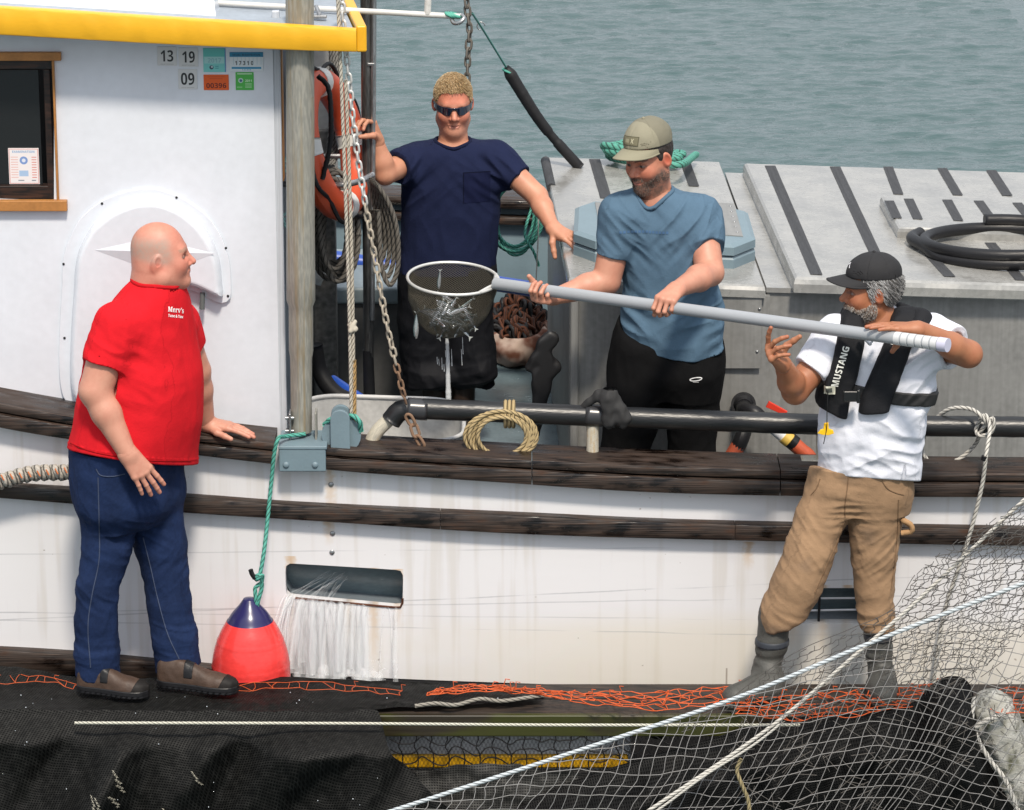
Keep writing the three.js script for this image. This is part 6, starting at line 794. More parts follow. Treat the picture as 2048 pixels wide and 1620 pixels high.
  const fl = []; for (let i = 0; i < 34; i++) { const px = -30 + i * 6, py = mix(964, 937, (px + 60) / 235); fl.push(sweep([P(px - 4, py - 7, 0.142), P(px + 2, py + 4, 0.146)], 0.003, { seg: 5 })); } part(mr, 'coloured_fleck', merge(fl.filter((_, i) => i % 3 === 0)), M([0.55, 0.16, 0.05], 0.8)).userData.kind = 'stuff';
}
{ // chains, hoist lines, pole, lifebuoy and coils behind the mast
  const link = (() => { const p = []; const a = 0.012, r = 0.0085; for (let i = 0; i <= 24; i++) { const t = i / 24 * 2 * PI; p.push(V(r * cos(t), a * Math.sign(sin(t)) * (Math.abs(sin(t)) > 0.2 ? 1 : 0) * 0.55 + r * 1.25 * sin(t), 0)); } const c = new THREE.CatmullRomCurve3(p.slice(0, -1), true, 'centripetal').getSpacedPoints(24); return sweep(c, 0.0042, { seg: 7, closed: true }); })();
  const chainOf = (name, label, pts, sc, mats, pitch) => { const c = new THREE.CatmullRomCurve3(pts), L = c.getLength(), n = Math.round(L / pitch), g = thing(name, label, 'chain', pts[pts.length - 1]), b = bases.get(g); for (let i = 0; i < n; i++) { const t = (i + 0.5) / n, p = c.getPointAt(t), d = c.getTangentAt(t), q = new THREE.Quaternion().setFromUnitVectors(V(0, 1, 0), d), o = new THREE.Mesh(link, mats(t)); o.name = 'link'; o.quaternion.copy(q).multiply(new THREE.Quaternion().setFromAxisAngle(V(0, 1, 0), (i % 2 ? PI / 2 : 0) + 0.35 + 0.25 * sin(i * 1.9))); o.scale.setScalar(sc); o.position.copy(p).sub(b); o.castShadow = true; g.add(o); } return g; };
  const mL1 = M([0.55, 0.55, 0.54], 0.5, { metalness: 0.35 }), mL2 = M([0.36, 0.32, 0.26], 0.7, { metalness: 0.2 }), mL3 = M([0.20, 0.12, 0.075], 0.85), z = -0.02;
  chainOf('chain', 'long galvanised chain hanging down past the mast to the handrail', [P(682, -30, z), P(686, 40, z), P(697, 150, z), P(706, 240, z), P(721, 350, z), P(738, 450, z), P(755, 545, z), P(772, 640, z), P(790, 720, z), P(806, 785, -0.03), P(812, 806, -0.045)], 1.12, t => t < 0.52 ? mL1 : t < 0.9 ? mL2 : mL3, 0.0335);
  chainOf('chain', 'short rusty chain end dangling under the handrail', [P(815, 830, -0.06), P(826, 850, -0.06), P(834, 872, -0.055), P(846, 893, -0.05)], 1.5, () => mL3, 0.043);
  chainOf('chain', 'dark chain hanging above the fair haired man', [P(931, -20, -1.95), P(935, 20, -1.95), P(939, 60, -1.95), P(936, 110, -1.95), P(934, 165, -1.95)], 1.35, t => mRopeDark, 0.036);
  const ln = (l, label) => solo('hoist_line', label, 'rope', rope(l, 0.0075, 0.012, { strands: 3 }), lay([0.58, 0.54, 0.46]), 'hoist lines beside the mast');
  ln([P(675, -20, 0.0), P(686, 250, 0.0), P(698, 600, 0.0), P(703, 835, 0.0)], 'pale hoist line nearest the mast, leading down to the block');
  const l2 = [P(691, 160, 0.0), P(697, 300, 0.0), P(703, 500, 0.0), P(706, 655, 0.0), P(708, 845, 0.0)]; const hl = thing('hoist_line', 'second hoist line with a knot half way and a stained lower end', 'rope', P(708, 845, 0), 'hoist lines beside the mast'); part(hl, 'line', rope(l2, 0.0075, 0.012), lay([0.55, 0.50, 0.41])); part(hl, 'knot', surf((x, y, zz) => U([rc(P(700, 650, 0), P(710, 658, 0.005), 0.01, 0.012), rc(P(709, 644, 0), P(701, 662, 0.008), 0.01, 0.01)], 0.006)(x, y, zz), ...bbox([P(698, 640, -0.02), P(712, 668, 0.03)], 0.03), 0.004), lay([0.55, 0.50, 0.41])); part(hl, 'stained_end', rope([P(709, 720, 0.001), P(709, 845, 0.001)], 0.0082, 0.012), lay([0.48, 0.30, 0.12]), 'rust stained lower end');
  const mp = thing('metal_pole', 'dark grey steel pole held by the fair haired man', 'pole', P(738, 800, -1.27)); const pz = -1.27; part(mp, 'tube', cyl(P(738, 830, pz), P(733, -30, pz), 0.020, 0.026, 18), M([0.20, 0.195, 0.19], 0.3, { metalness: 0.7, map: T.speck })); part(mp, 'rail_strip', cyl(P(744, 640, pz + 0.018), P(748, -30, pz + 0.018), 0.011, 0.011, 12), mSteel); part(mp, 'clip', box(0.03, 0.012, 0.02, P(742, 128, pz + 0.02).x, P(742, 128, pz + 0.02).y, pz + 0.02, 0.003), mSteel); part(mp, 'foot', cyl(P(740, 830, pz), P(736, 700, pz), 0.026, 0.022, 18), mDark);
  // lifebuoy seen edge on, with its grab line
  const lb = thing('lifebuoy', 'orange lifebuoy with pale bands hanging behind the mast', 'lifebuoy', P(670, 420, -1.15)), R = 0.255, r = 0.06, zc = -1.15, cc = P(659, 288, zc), Mx = new THREE.Matrix4().makeRotationFromEuler(new THREE.Euler(0.0, 1.30, 0.27, 'ZYX')).setPosition(cc), tor = (a0, a1, rr, k) => { const p = []; for (let i = 0; i <= k; i++) { const a = mix(a0, a1, i / k); p.push(V(R * cos(a), R * sin(a), 0)); } const g = sweep(p, rr, { seg: 18, closed: a1 - a0 > 6.2 }); g.applyMatrix4(Mx); return g; };
  part(lb, 'ring', tor(0, 2 * PI, r, 64), M([0.62, 0.085, 0.03], 0.45, { map: T.paint })); for (let i = 0; i < 4; i++) part(lb, 'band', tor(i * PI / 2 - 0.35, i * PI / 2 - 0.1, r + 0.003, 6), M([0.62, 0.62, 0.6], 0.5)); const gl = []; for (let i = 0; i <= 80; i++) { const a = i / 80 * 2 * PI; gl.push(V((R + r * 1.05 + 0.02 * sin(a * 8)) * cos(a), (R + r * 1.05 + 0.02 * sin(a * 8)) * sin(a), 0.03)); } const glg = sweep(gl, 0.009, { seg: 7, closed: true }); glg.applyMatrix4(Mx); part(lb, 'grab_line', glg, mDark);
  solo('rope', 'black rope looped over the lifebuoy', 'rope', rope([P(636, 152, -0.9), P(655, 172, -0.88), P(662, 230, -0.86), P(660, 290, -0.86), P(648, 345, -0.86), P(645, 358, -0.86)], 0.011, 0.009), mDark);
  const hb = thing('bracket', 'silver metal bracket bar under the lifebuoy', 'bracket', P(660, 370, -0.98)); part(hb, 'bar', sweep(smooth([P(555, 368, -1.0), P(640, 371, -0.98), P(690, 369, -0.96), P(720, 362, -1.0), P(745, 350, -1.1)], 24), 0.013, { seg: 10 }), mSteel); part(hb, 'inner_bar', cyl(P(630, 312, -1.25), P(680, 312, -1.25), 0.011), mSteel);
  // grey rope bights hanging by the pole
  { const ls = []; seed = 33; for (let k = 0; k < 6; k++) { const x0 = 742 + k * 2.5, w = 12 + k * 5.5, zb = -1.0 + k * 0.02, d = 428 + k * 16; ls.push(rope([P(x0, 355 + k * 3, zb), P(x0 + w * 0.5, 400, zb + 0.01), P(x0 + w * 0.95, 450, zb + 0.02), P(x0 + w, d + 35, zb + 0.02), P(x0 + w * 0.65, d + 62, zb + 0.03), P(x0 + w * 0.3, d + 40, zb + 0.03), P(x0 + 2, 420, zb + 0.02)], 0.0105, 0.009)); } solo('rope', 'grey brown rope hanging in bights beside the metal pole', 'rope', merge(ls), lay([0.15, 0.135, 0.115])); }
  { const ls = []; seed = 51; for (let k = 0; k < 9; k++) { const cx = 668 + rnd(-14, 14), cy = 455 + rnd(-20, 22), rx = rnd(22, 46), ry = rnd(60, 105), zb = -1.35 + 0.03 * k, p = []; for (let i = 0; i <= 24; i++) { const a = i / 24 * 2 * PI; p.push(P(cx + rx * cos(a), cy + ry * sin(a), zb + 0.02 * sin(a))); } ls.push(sweep(new THREE.CatmullRomCurve3(p).getSpacedPoints(70), 0.0125, { seg: 8, strands: 3, pitch: 0.1 })); } solo('rope', 'dark grey rope and hose coils hanging below the lifebuoy', 'rope', merge(ls), mRopeDark); }
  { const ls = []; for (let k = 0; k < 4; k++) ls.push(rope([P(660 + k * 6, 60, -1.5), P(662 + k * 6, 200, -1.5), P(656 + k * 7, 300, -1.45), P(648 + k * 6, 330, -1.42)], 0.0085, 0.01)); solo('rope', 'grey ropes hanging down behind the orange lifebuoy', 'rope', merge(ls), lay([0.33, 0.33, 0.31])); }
  { const ls = []; for (let k = 0; k < 4; k++) { const p = []; for (let i = 0; i <= 16; i++) { const a = i / 16 * 2 * PI; p.push(P(568 + 12 * cos(a) + k * 2, 385 + (45 + k * 9) * sin(a), -0.55 - 0.02 * k)); } ls.push(sweep(p, 0.005, { seg: 6 })); } solo('rope', 'small pale teal rope coil hanging between cabin and mast', 'rope', merge(ls), M([0.25, 0.45, 0.43], 0.75)); }
  // locker, blue bumper and far pillar
  const lk = thing('deck_locker', 'low blue grey deck locker behind the mast', 'locker', P(715, 660, -2.2)); { const a = P(560, 555, -2.0), b = P(880, 590, -2.0), yt = P(720, 590, -1.95).y; part(lk, 'locker_body', uvm(box(1.1, yt - 0.45, 0.6, P(700, 600, -2.2).x, (yt + 0.4) / 2, -2.25, 0.01)), M([0.10, 0.10, 0.10], 0.7, { map: T.blotch })); part(lk, 'locker_lid', uvm(box(1.14, 0.075, 0.68, P(700, 600, -2.2).x, yt, -2.27, 0.015)), M([0.24, 0.30, 0.33], 0.45, { map: T.blotch })); }
  solo('tube', 'blue plastic tube lying along the locker behind the fair haired man', 'tube', cyl(P(640, 512, -2.35), P(1075, 580, -2.35), 0.035), M([0.02, 0.07, 0.36], 0.4));
  solo('tube', 'blue and black tube leaning low behind the mast foot', 'tube', merge([cyl(P(665, 762, -1.3), P(730, 806, -1.1), 0.026)]), M([0.02, 0.08, 0.42], 0.35));
  solo('hose', 'black hose bending down to the deck behind the mast foot', 'hose', sweep(smooth([P(628, 690, -1.2), P(640, 745, -1.2), P(672, 788, -1.15), P(740, 815, -1.1)], 24), 0.035, { seg: 12 }), mDark);
  part(boat, 'pillar', uvm(box(0.1, 1.5, 0.1, P(650, 650, -1.7).x, 0.95, -1.75, 0.01)), M([0.16, 0.155, 0.145], 0.8, { map: T.speck })); part(boat, 'pillar', uvm(box(0.11, 0.95, 0.06, P(645, 120, -1.7).x, P(645, 130, -1.7).y, -1.75, 0.01)), M([0.45, 0.45, 0.44], 0.6, { map: T.blotch }));
  solo('bottle', 'small clear plastic bottle lying behind the mast', 'bottle', new THREE.LatheGeometry([[0, 0], [0.028, 0], [0.03, 0.01], [0.03, 0.08], [0.022, 0.1], [0.011, 0.11], [0.011, 0.13], [0, 0.13]].map(q => new THREE.Vector2(...q)), 20).rotateZ(1.1).translate(...P(646, 560, -1.4).toArray()), M([0.55, 0.57, 0.56], 0.25));
  // black wrapped spar with its tie line and the hook on the roof bar
  const sp = thing('wrapped_spar', 'black wrapped bundle slanting down to the smaller fish tank', 'spar', P(1130, 310, -2.6)); const sz = -2.6; part(sp, 'bundle', sweep(smooth([P(1012, 134, sz), P(1040, 180, sz), P(1075, 235, sz), P(1100, 268, sz), P(1112, 282, sz), P(1128, 300, sz), P(1160, 335, sz)], 60), 0.028, { seg: 14, rf: t => (t < 0.06 ? 0.5 + t * 8 : t < 0.62 ? 1 - 0.25 * t : t < 0.72 ? 0.72 : 0.85) * (1 + 0.06 * N3(t * 30, 2, 2)) }), mDark); part(sp, 'tie', sweep(ring_2(P(1016, 142, sz), 0.022), 0.006, { seg: 6, closed: true }), mTeal); function ring_2(c, r) { const p = []; for (let i = 0; i <= 20; i++) { const a = i / 20 * 2 * PI; p.push(V(c.x + r * cos(a), c.y - 0.4 * r * cos(a), c.z + r * sin(a))); } return p; }
  part(sp, 'line', sweep(smooth([P(1013, 136, sz), P(965, 58, -2.2), P(944, 26, -1.95)], 14), 0.0045, { seg: 6 }), M([0.06, 0.22, 0.19], 0.7)); part(sp, 'ring_hook', new THREE.TorusGeometry(0.017, 0.003, 8, 18, 4.5).translate(...P(962, 52, -2.2).toArray()), mSteel);
  const hk = thing('hook', 'steel hook tied with green cord at the end of the roof bar', 'hook', P(912, 50, -0.3)); part(hk, 'hook_bend', sweep(smooth([P(902, 34, -0.3), P(908, 46, -0.28), P(920, 45, -0.27), P(928, 36, -0.28), P(922, 30, -0.3)], 20), 0.008, { seg: 8 }), mSteel); part(hk, 'cord', merge([0, 5, 10].map(d => sweep(ring_2(P(901 + d, 30, -0.3), 0.018), 0.006, { seg: 6, closed: true }))), M([0.08, 0.33, 0.25], 0.7));
  part(boat, 'roof_cleat', merge([cyl(P(632, 12, -0.2), P(640, 32, -0.16), 0.008), box(0.05, 0.012, 0.03, P(640, 33, -0.16).x, P(640, 33, -0.16).y, -0.16, 0.003)]), mSteel);
  // tray of rusty chain, torn black cover
  const tq = PY(1035, 668, 0.45, 0.03), tz = tq.z, tr = thing('float_tray', 'rusty broken float filled with old chain on the deck', 'float', P(1030, 690, tz)); { const c = V(tq.x, 0.47, tz); part(tr, 'tray', surf((x, y, z) => smax(smax(ell(V(c.x, c.y - 0.04, tz), [0.155, 0.13, 0.30])(x, y, z) - 0.02 * N3(x * 14, y * 14, z * 14), y - c.y - 0.03, 0.01), -ell(V(c.x, c.y + 0.05, tz), [0.12, 0.09, 0.25])(x, y, z), 0.01), [c.x - 0.22, c.y - 0.2, tz - 0.4], [c.x + 0.22, c.y + 0.1, tz + 0.4], 0.01, (x, y, z) => mixc([0.36, 0.27, 0.22], [0.12, 0.04, 0.02], sst(-0.15, 0.25, fbm(x * 12, y * 12, z * 12, 3) + 0.1))), M([1, 1, 1], 0.85, { vertexColors: true })); seed = 77; for (let i = 0; i < 110; i++) { const o = new THREE.Mesh(link, i % 3 ? mRust : mDark); o.name = 'link'; o.scale.setScalar(2.1); const a = rnd(0, 6.28), r = Math.sqrt(rnd()); o.position.set(c.x + 0.13 * r * cos(a), c.y + 0.0 + 0.15 * (1 - r) + 0.03 * rnd(), tz - 0.05 + 0.26 * r * sin(a)).sub(bases.get(tr)); o.rotation.set(rnd(0, 3), rnd(0, 3), rnd(0, 3)); tr.add(o); } }
  const bz = -0.75; const bf = U([rc(P(1058, 735, bz), P(1092, 690, bz), 0.016, 0.03), rc(P(1092, 690, bz), P(1105, 676, bz), 0.03, 0.022), rc(P(1090, 720, bz), P(1082, 770, bz), 0.04, 0.036), rc(P(1082, 770, bz), P(1078, 830, bz), 0.036, 0.022), rc(P(1078, 830, bz), P(1072, 870, bz), 0.022, 0.012), rc(P(1090, 745, bz), P(1110, 735, bz), 0.034, 0.02)], 0.025); solo('rubber_sheet', 'torn black rubber sheet hanging on the corner of the smaller tank', 'sheet', surf((x, y, z) => smax(bf(x, y, z) - 0.012 * N3(x * 22, y * 16, z * 22), Math.abs(z - bz + 0.1 * (x - 0.12)) - 0.02, 0.01), ...bbox([P(1050, 670, bz), P(1115, 880, bz)], 0.06), 0.006), M([0.009, 0.009, 0.01], 0.5));
}
// ---------------------------------------------------------------- dip net, fish, running water
{
  const g = thing('dip_net', 'long handled dip net full of small silver fish held over the deck', 'net', P(906, 660, -0.49)), C = P(906, 557, -0.49), R = 0.178, tiltZ = 0.10, tiltX = -0.04;
  const rim = (a, r = R, dy = 0) => V(C.x + r * cos(a), C.y + dy - tiltZ * r * sin(a) + tiltX * r * cos(a), C.z + r * sin(a)), hoop = []; for (let i = 0; i <= 64; i++) hoop.push(rim(i / 64 * 2 * PI));
  const mHoop = M([0.62, 0.62, 0.60], 0.4, { metalness: 0.4 });
  part(g, 'hoop', sweep(hoop, 0.0062, { seg: 10, closed: true }), mHoop);
  const end = poleA.clone().addScaledVector(poleD, 0.0); part(g, 'handle', cyl(poleA, poleB, 0.0232, 0.0232, 24), M([0.34, 0.36, 0.385], 0.36, { map: T.paint }));
  part(g, 'yoke', merge([sweep(smooth([rim(0.95), end.clone().lerp(rim(0.5), 0.45), end.clone().addScaledVector(poleD, 0.05)], 12), 0.0075, { seg: 8 }), sweep(smooth([rim(-0.35), end.clone().lerp(rim(-0.2), 0.4), end.clone().addScaledVector(poleD, 0.05)], 12), 0.0075, { seg: 8 })]), mHoop);
  const cap = part(g, 'handle_end', cyl(poleB.clone().addScaledVector(poleD, -0.012), poleB.clone().addScaledVector(poleD, 0.022), 0.0262, 0.0255, 24), M([0.50, 0.50, 0.62], 0.4));
  for (let i = 0; i < 6; i++) part(g, 'tape_turn', cyl(poleB.clone().addScaledVector(poleD, -0.19 + i * 0.03), poleB.clone().addScaledVector(poleD, -0.166 + i * 0.03), 0.0242, 0.0248, 24), M([0.55, 0.56, 0.57], 0.5));
  const prof = lin([[0, 0.985], [0.15, 0.97], [0.4, 0.90], [0.65, 0.74], [0.85, 0.5], [1, 0.12]]), bag = (a, t) => { const r = R * prof(t) * (1 + 0.05 * N3(cos(a) * 2, sin(a) * 2, t * 4)), sag = 0.235 * Math.pow(t, 0.92); const p = rim(a, r, -sag); p.x += -0.022 * t; p.y += -0.0 + tiltX * 0; return p; };
  const ls = []; for (let i = 0; i < 110; i++) for (const d of [-1, 1]) { const l = []; for (let k = 0; k <= 24; k++) l.push(bag(i / 84 * 2 * PI + d * k / 24 * 2.2, k / 24)); ls.push(l); }
  part(g, 'net_bag', strands(ls, 0.0011), M([0.075, 0.066, 0.045], 0.6)).userData.kind = 'stuff';
  const folds_ = sheet(60, 20, (u, v) => { const a = u * 2 * PI, t = mix(0.35, 1, v); const p = bag(a, t); const q = V(C.x - 0.02 * t, p.y, C.z); return p.lerp(q, 0.06 + 0.05 * N3(cos(a) * 4, sin(a) * 4, t * 8)); });
  const fish1 = (name, label, group) => { const o = thing(name, label, 'fish', V(0, 0, 0), group), L = 0.062, b = sheet(16, 18, (u, v) => { const a = u * 2 * PI, s = v, w = Math.pow(sin(PI * clamp(0.04 + 0.93 * s)), 0.7) * (1 - 0.45 * s), y = 0.0115 * w, zz = 0.0052 * w; return V((s - 0.5) * 2 * L * 0.86, y * cos(a), zz * sin(a)); }); part(o, 'body', b, M([0.78, 0.80, 0.82], 0.18, { metalness: 0.75 })); part(o, 'tail', prism([[L * 0.8, 0], [L * 1.05, 0.012], [L * 0.98, 0], [L * 1.05, -0.012]], 0.0012, 0).translate(0, 0, -0.0006), M([0.35, 0.37, 0.36], 0.4)); part(o, 'back', sweep(smooth([V(-L * 0.7, 0.007, 0), V(-L * 0.2, 0.0112, 0), V(L * 0.3, 0.007, 0), V(L * 0.75, 0.003, 0)], 12), 0.0022, { seg: 6 }), M([0.10, 0.15, 0.16], 0.3, { metalness: 0.4 })); for (const s of [-1, 1]) part(o, 'eye', ball(V(-L * 0.72, 0.002, s * 0.0032), 0.0019, 8, 6), mDark); return o; };
  const f0 = fish1('fish', 'small silver fish lying among others in the bag of the dip net', 'silver fish in the dip net'); let first = true; seed = 1234;
  const put = (p, rx, ry, rz, label, s = 1) => { let o = f0; if (!first) { o = f0.clone(); o.name = numbered('fish'); scene.add(o); } first = false; o.position.copy(p); o.rotation.set(rx, ry, rz); o.scale.setScalar(s); if (label) { o.userData = { label, category: 'fish' }; } };
  for (let i = 0; i < 34; i++) { const fr = i > 12, a = fr ? rnd(0.85, 2.3) : rnd(0, 6.28), t = fr ? rnd(0.34, 0.66) : rnd(0.4, 0.68), k = fr ? rnd(0.72, 0.86) : rnd(0.1, 0.5); const p = bag(a, t), q = V(C.x - 0.02 * t, p.y, C.z); p.lerp(q, 1 - k); put(p, rnd(-0.6, 0.6), fr ? 1.57 - a + rnd(-0.25, 0.25) : rnd(-0.9, 0.9), rnd(-1.2, 1.2) + (i % 5 === 0 ? 3.14 : 0), null, fr ? rnd(0.85, 1.05) : rnd(0.8, 0.95)); }
  put(P(879, 560, -0.48), 0.2, 0.3, 1.5, 'silver fish leaping upright inside the hoop of the dip net', 0.72); put(P(833, 652, -0.42), 0.1, 0.2, 1.55, 'silver fish falling outside the left of the dip net', 0.98); 
  const mWat = new THREE.MeshPhysicalMaterial({ color: rgb(0.9, 0.93, 0.95), roughness: 0.12, transparent: true, opacity: 0.42 });
  const tr = []; tr.push(sweep(smooth([P(893, 668, -0.49), P(895, 700, -0.49), P(896, 760, -0.49), P(897, 800, -0.49)], 40), 0.0085, { seg: 8, rf: t => (0.6 + 0.5 * Math.abs(N3(t * 12, 1, 1)) + 0.6 * t) })); seed = 5; for (let i = 0; i < 12; i++) { const x = rnd(855, 935), y = rnd(670, 730), l = rnd(8, 34); tr.push(cyl(P(x, y, -0.49), P(x + 1, y + l, -0.49), 0.0012, 0.0018, 6)); }
  solo('water_trickle', 'thin trickle of water running out of the bottom of the dip net', 'water', merge(tr), mWat).userData.kind = 'stuff';
  // water pouring from the rounded scupper
  seed = 99; const w = []; const arc = (x0, y0, z0, vx, vz, h, r) => { const p = []; for (let i = 0; i <= 10; i++) { const t = i / 10, a = P(x0, y0, 0); p.push(V(a.x + vx * t + 0.006 * N3(x0, t * 5, 2), a.y - h * t * t - 0.02 * t, z0 + vz * t)); } w.push(sweep(p, r, { seg: 5, rf: t => 0.5 + 0.8 * Math.abs(N3(t * 9, x0 * 0.1, r * 900)) + 0.3 * t })); };
  for (let i = 0; i < 14; i++) { const x = rnd() < 0.6 ? rnd(600, 720) : rnd(585, 795), y = 1196 + (x - 580) * 0.09; arc(x, y, 0.004, rnd(-0.06, 0.03), rnd(0.02, 0.11), rnd(0.22, 0.34), rnd(0.0006, 0.002)); }
  const w0 = w.splice(0); for (let i = 0; i < 46; i++) { const x = rnd() < 0.7 ? rnd(590, 735) : rnd(580, 800), y = 1197 + (x - 580) * 0.09; arc(x, y, 0.008, rnd(-0.05, 0.03), rnd(0.02, 0.09), rnd(0.22, 0.34), rnd(0.006, 0.022)); }
  for (let i = 0; i < 26; i++) { const p = P(rnd(590, 760), rnd(1345, 1375), rnd(0.05, 0.12)); w.push(new THREE.SphereGeometry(rnd(0.01, 0.026), 10, 8).scale(1, 1.5, 1).translate(p.x, p.y, p.z)); }
  solo('water_stream', 'broad soft sheet of white water falling from the rounded scupper', 'water', merge(w.splice(0)), new THREE.MeshPhysicalMaterial({ color: rgb(0.9, 0.92, 0.94), roughness: 0.5, transparent: true, opacity: 0.15 })).userData.kind = 'stuff'; w.push(...w0);
  for (let i = 0; i < 26; i++) arc(rnd(574, 592), rnd(1185, 1198), 0.004, rnd(-0.1, -0.02), rnd(0.04, 0.12), rnd(0.2, 0.34), rnd(0.001, 0.004));
  for (let i = 0; i < 16; i++) arc(rnd(690, 722), rnd(1150, 1175), -0.2, rnd(-0.28, -0.1), rnd(0.18, 0.24), rnd(0.03, 0.07), rnd(0.0006, 0.0014));
  for (let i = 0; i < 120; i++) { const p = P(rnd(585, 800), rnd(1320, 1372), rnd(0.04, 0.13)); w.push(ball(p, rnd(0.0012, 0.0035), 6, 5)); }
  solo('water_stream', 'thin strands of white water spraying out of the rounded scupper', 'water', merge(w), new THREE.MeshPhysicalMaterial({ color: rgb(0.9, 0.92, 0.94), roughness: 0.15, transparent: true, opacity: 0.2 })).userData.kind = 'stuff';
}
// ---------------------------------------------------------------- float walkway and the nets over it
{
  const mAlgae = tex(1024, 256, (u, v) => { const x = u * 5.4, n = fbm(x * 3, v * 3, 2, 4), gr = sst(0.0, 0.25, n + 0.25 * sst(2.3, 2.7, x) * sst(3.6, 3.2, x) - 0.02), st = fbm(x * 1.3, v * 18, 6, 3); let c = mixc([0.20, 0.17, 0.13], [0.34, 0.31, 0.25], 0.5 + st * 1.6); c = mixc(c, [0.28, 0.18, 0.09], sst(0.05, 0.3, fbm(x * 2, v * 2, 12, 3)) * 0.6); return mixc(c, [0.33, 0.36, 0.10], gr * 0.85); });
  const wk = thing('float_walkway', 'narrow timber float walkway alongside the hull under the nets', 'float', V(0, -0.1, 0.35)), front = box(5.4, 0.085, 0.05, 0, -0.052, 0.590, 0.006), pu = front.attributes.uv, pp = front.attributes.position; for (let i = 0; i < pp.count; i++) pu.setXY(i, pp.getX(i) / 5.4 + 0.5, pp.getY(i) / 0.5);
  part(wk, 'edge_beam', front, M([0.38, 0.36, 0.30], 0.45, { map: mAlgae, bumpMap: T.bump, bumpScale: 0.002 })); for (let i = 0; i < 2; i++) part(wk, 'deck_board', uvm(box(5.4, 0.04, 0.142, 0, -0.0255 - i * 0.003, 0.372 + i * 0.15, 0.004), 0.8, 0.3), M([0.42, 0.40, 0.36], 0.6, { map: T.wood })); part(wk, 'back_beam', uvm(box(5.4, 0.10, 0.04, 0, -0.10, 0.325, 0.005), 0.8), mDark);
  const fa = P(700, 1468, 0.42), fb = P(1260, 1468, 0.42), fw = fb.x - fa.x, pf = thing('reflection_standin', 'added white and yellow box in place of a water reflection, behind black netting under the walkway', 'float', V(0, -0.4, 0.3)); part(pf, 'standin_body', box(fw, 0.16, 0.2, (fa.x + fb.x) / 2, fa.y - 0.035, 0.42, 0.02), M([0.7, 0.71, 0.73], 0.5, { map: T.blotch })); part(pf, 'yellow_band', uvm(box(fw - 0.02, 0.055, 0.215, (fa.x + fb.x) / 2, P(1000, 1503, 0.43).y, 0.425, 0.01)), M([0.85, 0.46, 0.01], 0.5, { map: T.blotch })); part(pf, 'base', uvm(box(fw, 0.14, 0.2, (fa.x + fb.x) / 2, P(1000, 1503, 0.43).y - 0.105, 0.43, 0.02)), mDark);  // added box, stands in for the hull reflected in the water
  // fine black netting: texture of threads, folds are geometry
  const netMap = tex(256, 256, (u, v) => { const a = Math.abs(sin(u * PI * 20)), b = Math.abs(sin(v * PI * 20)), th = Math.max(sst(0.75, 0.95, a), sst(0.75, 0.95, b)), n = N3(u * 9, v * 9, 1); return mix(0.05, 0.23 + 0.14 * n, th); }), netBump = tex(256, 256, (u, v) => Math.max(Math.abs(sin(u * PI * 20)), Math.abs(sin(v * PI * 20))), { srgb: false });
  const mNet = M([0.24, 0.24, 0.225], 0.6, { specularIntensity: 0.35, map: netMap, bumpMap: netBump, bumpScale: 0.002, side: THREE.DoubleSide }), mNet2 = M([0.11, 0.11, 0.108], 0.55, { specularIntensity: 0.3, map: netMap, bumpMap: netBump, bumpScale: 0.002, side: THREE.DoubleSide });
  const ridge = (x, y) => { const d = x * 0.8 + y * 0.9; return Math.pow(1 - Math.abs(N3(d * 2.2, (x - y) * 0.55, 3.3)) * 2, 3); };
  const X0 = P(-90, 1400, 0.4).x, drape = (u, v) => {
    const vv = v, R = vv < 0.34 ? lin([[0, 640], [0.1, 1010], [0.25, 1060], [0.34, 760]])(vv) : lin([[0.34, 748], [0.45, 800], [0.6, 900], [0.75, 1010], [1, 1230]])(vv), x1 = P(R, 1500, 0.6).x, x = mix(X0, x1, u); let y, z;
    if (vv < 0.36) { const t = vv / 0.36; z = mix(0.285, 0.622, t); y = 0.012 + 0.012 * N3(x * 4, z * 7, 1) + 0.006 * N3(x * 15, z * 15, 4) + 0.05 * sst(0.28, 0.0, t) * sst(-1.55, -2.0, x); }
    else { const t = (vv - 0.36) / 0.64, b = sst(0, 0.1, t); y = 0.012 * (1 - b) - 0.86 * t; z = 0.622 + 0.06 * b + 0.05 * t; const q1 = N3((x - y * 0.75) * 3.1, (x + y) * 0.8, 7), q2 = N3((x - y * 0.6) * 7 + 2, (x + y) * 1.6, 2); const f = 0.17 * Math.pow(0.5 + 0.9 * q1, 2) + 0.06 * q2 + 0.006 * N3(x * 18, y * 14, 2); z += f * sst(0.0, 0.12, t); }
    return V(x, y, z);
  };
  const dg = sheet(340, 170, drape); { const p = dg.attributes.position, uv = dg.attributes.uv; for (let i = 0; i < p.count; i++) { const x = p.getX(i), y = p.getY(i), z = p.getZ(i), s = z + (0.66 - y); uv.setXY(i, (x * 0.94 + s * 0.3) / 0.22, (s * 0.94 - x * 0.3) / 0.22); } }
  const dn = thing('fishing_net', 'fine black netting draped over the walkway and hanging down at bottom left', 'net', V(-1, -0.6, 0.5)); part(dn, 'netting', dg, mNet);
  const sp = []; seed = 17; for (let i = 0; i < 85; i++) { const u = rnd(), v = rnd(0.1, 0.95), p = drape(u, v), q = drape(u, v + 0.002); p.z += 0.004; p.y += v < 0.36 ? 0.004 : 0; const e = new THREE.SphereGeometry(rnd(0.0012, 0.0026), 7, 5); sp.push(e.translate(p.x, p.y, p.z)); } part(dn, 'fish_scale', merge(sp), M([0.75, 0.8, 0.85], 0.12, { metalness: 0.5 })).userData.kind = 'stuff';
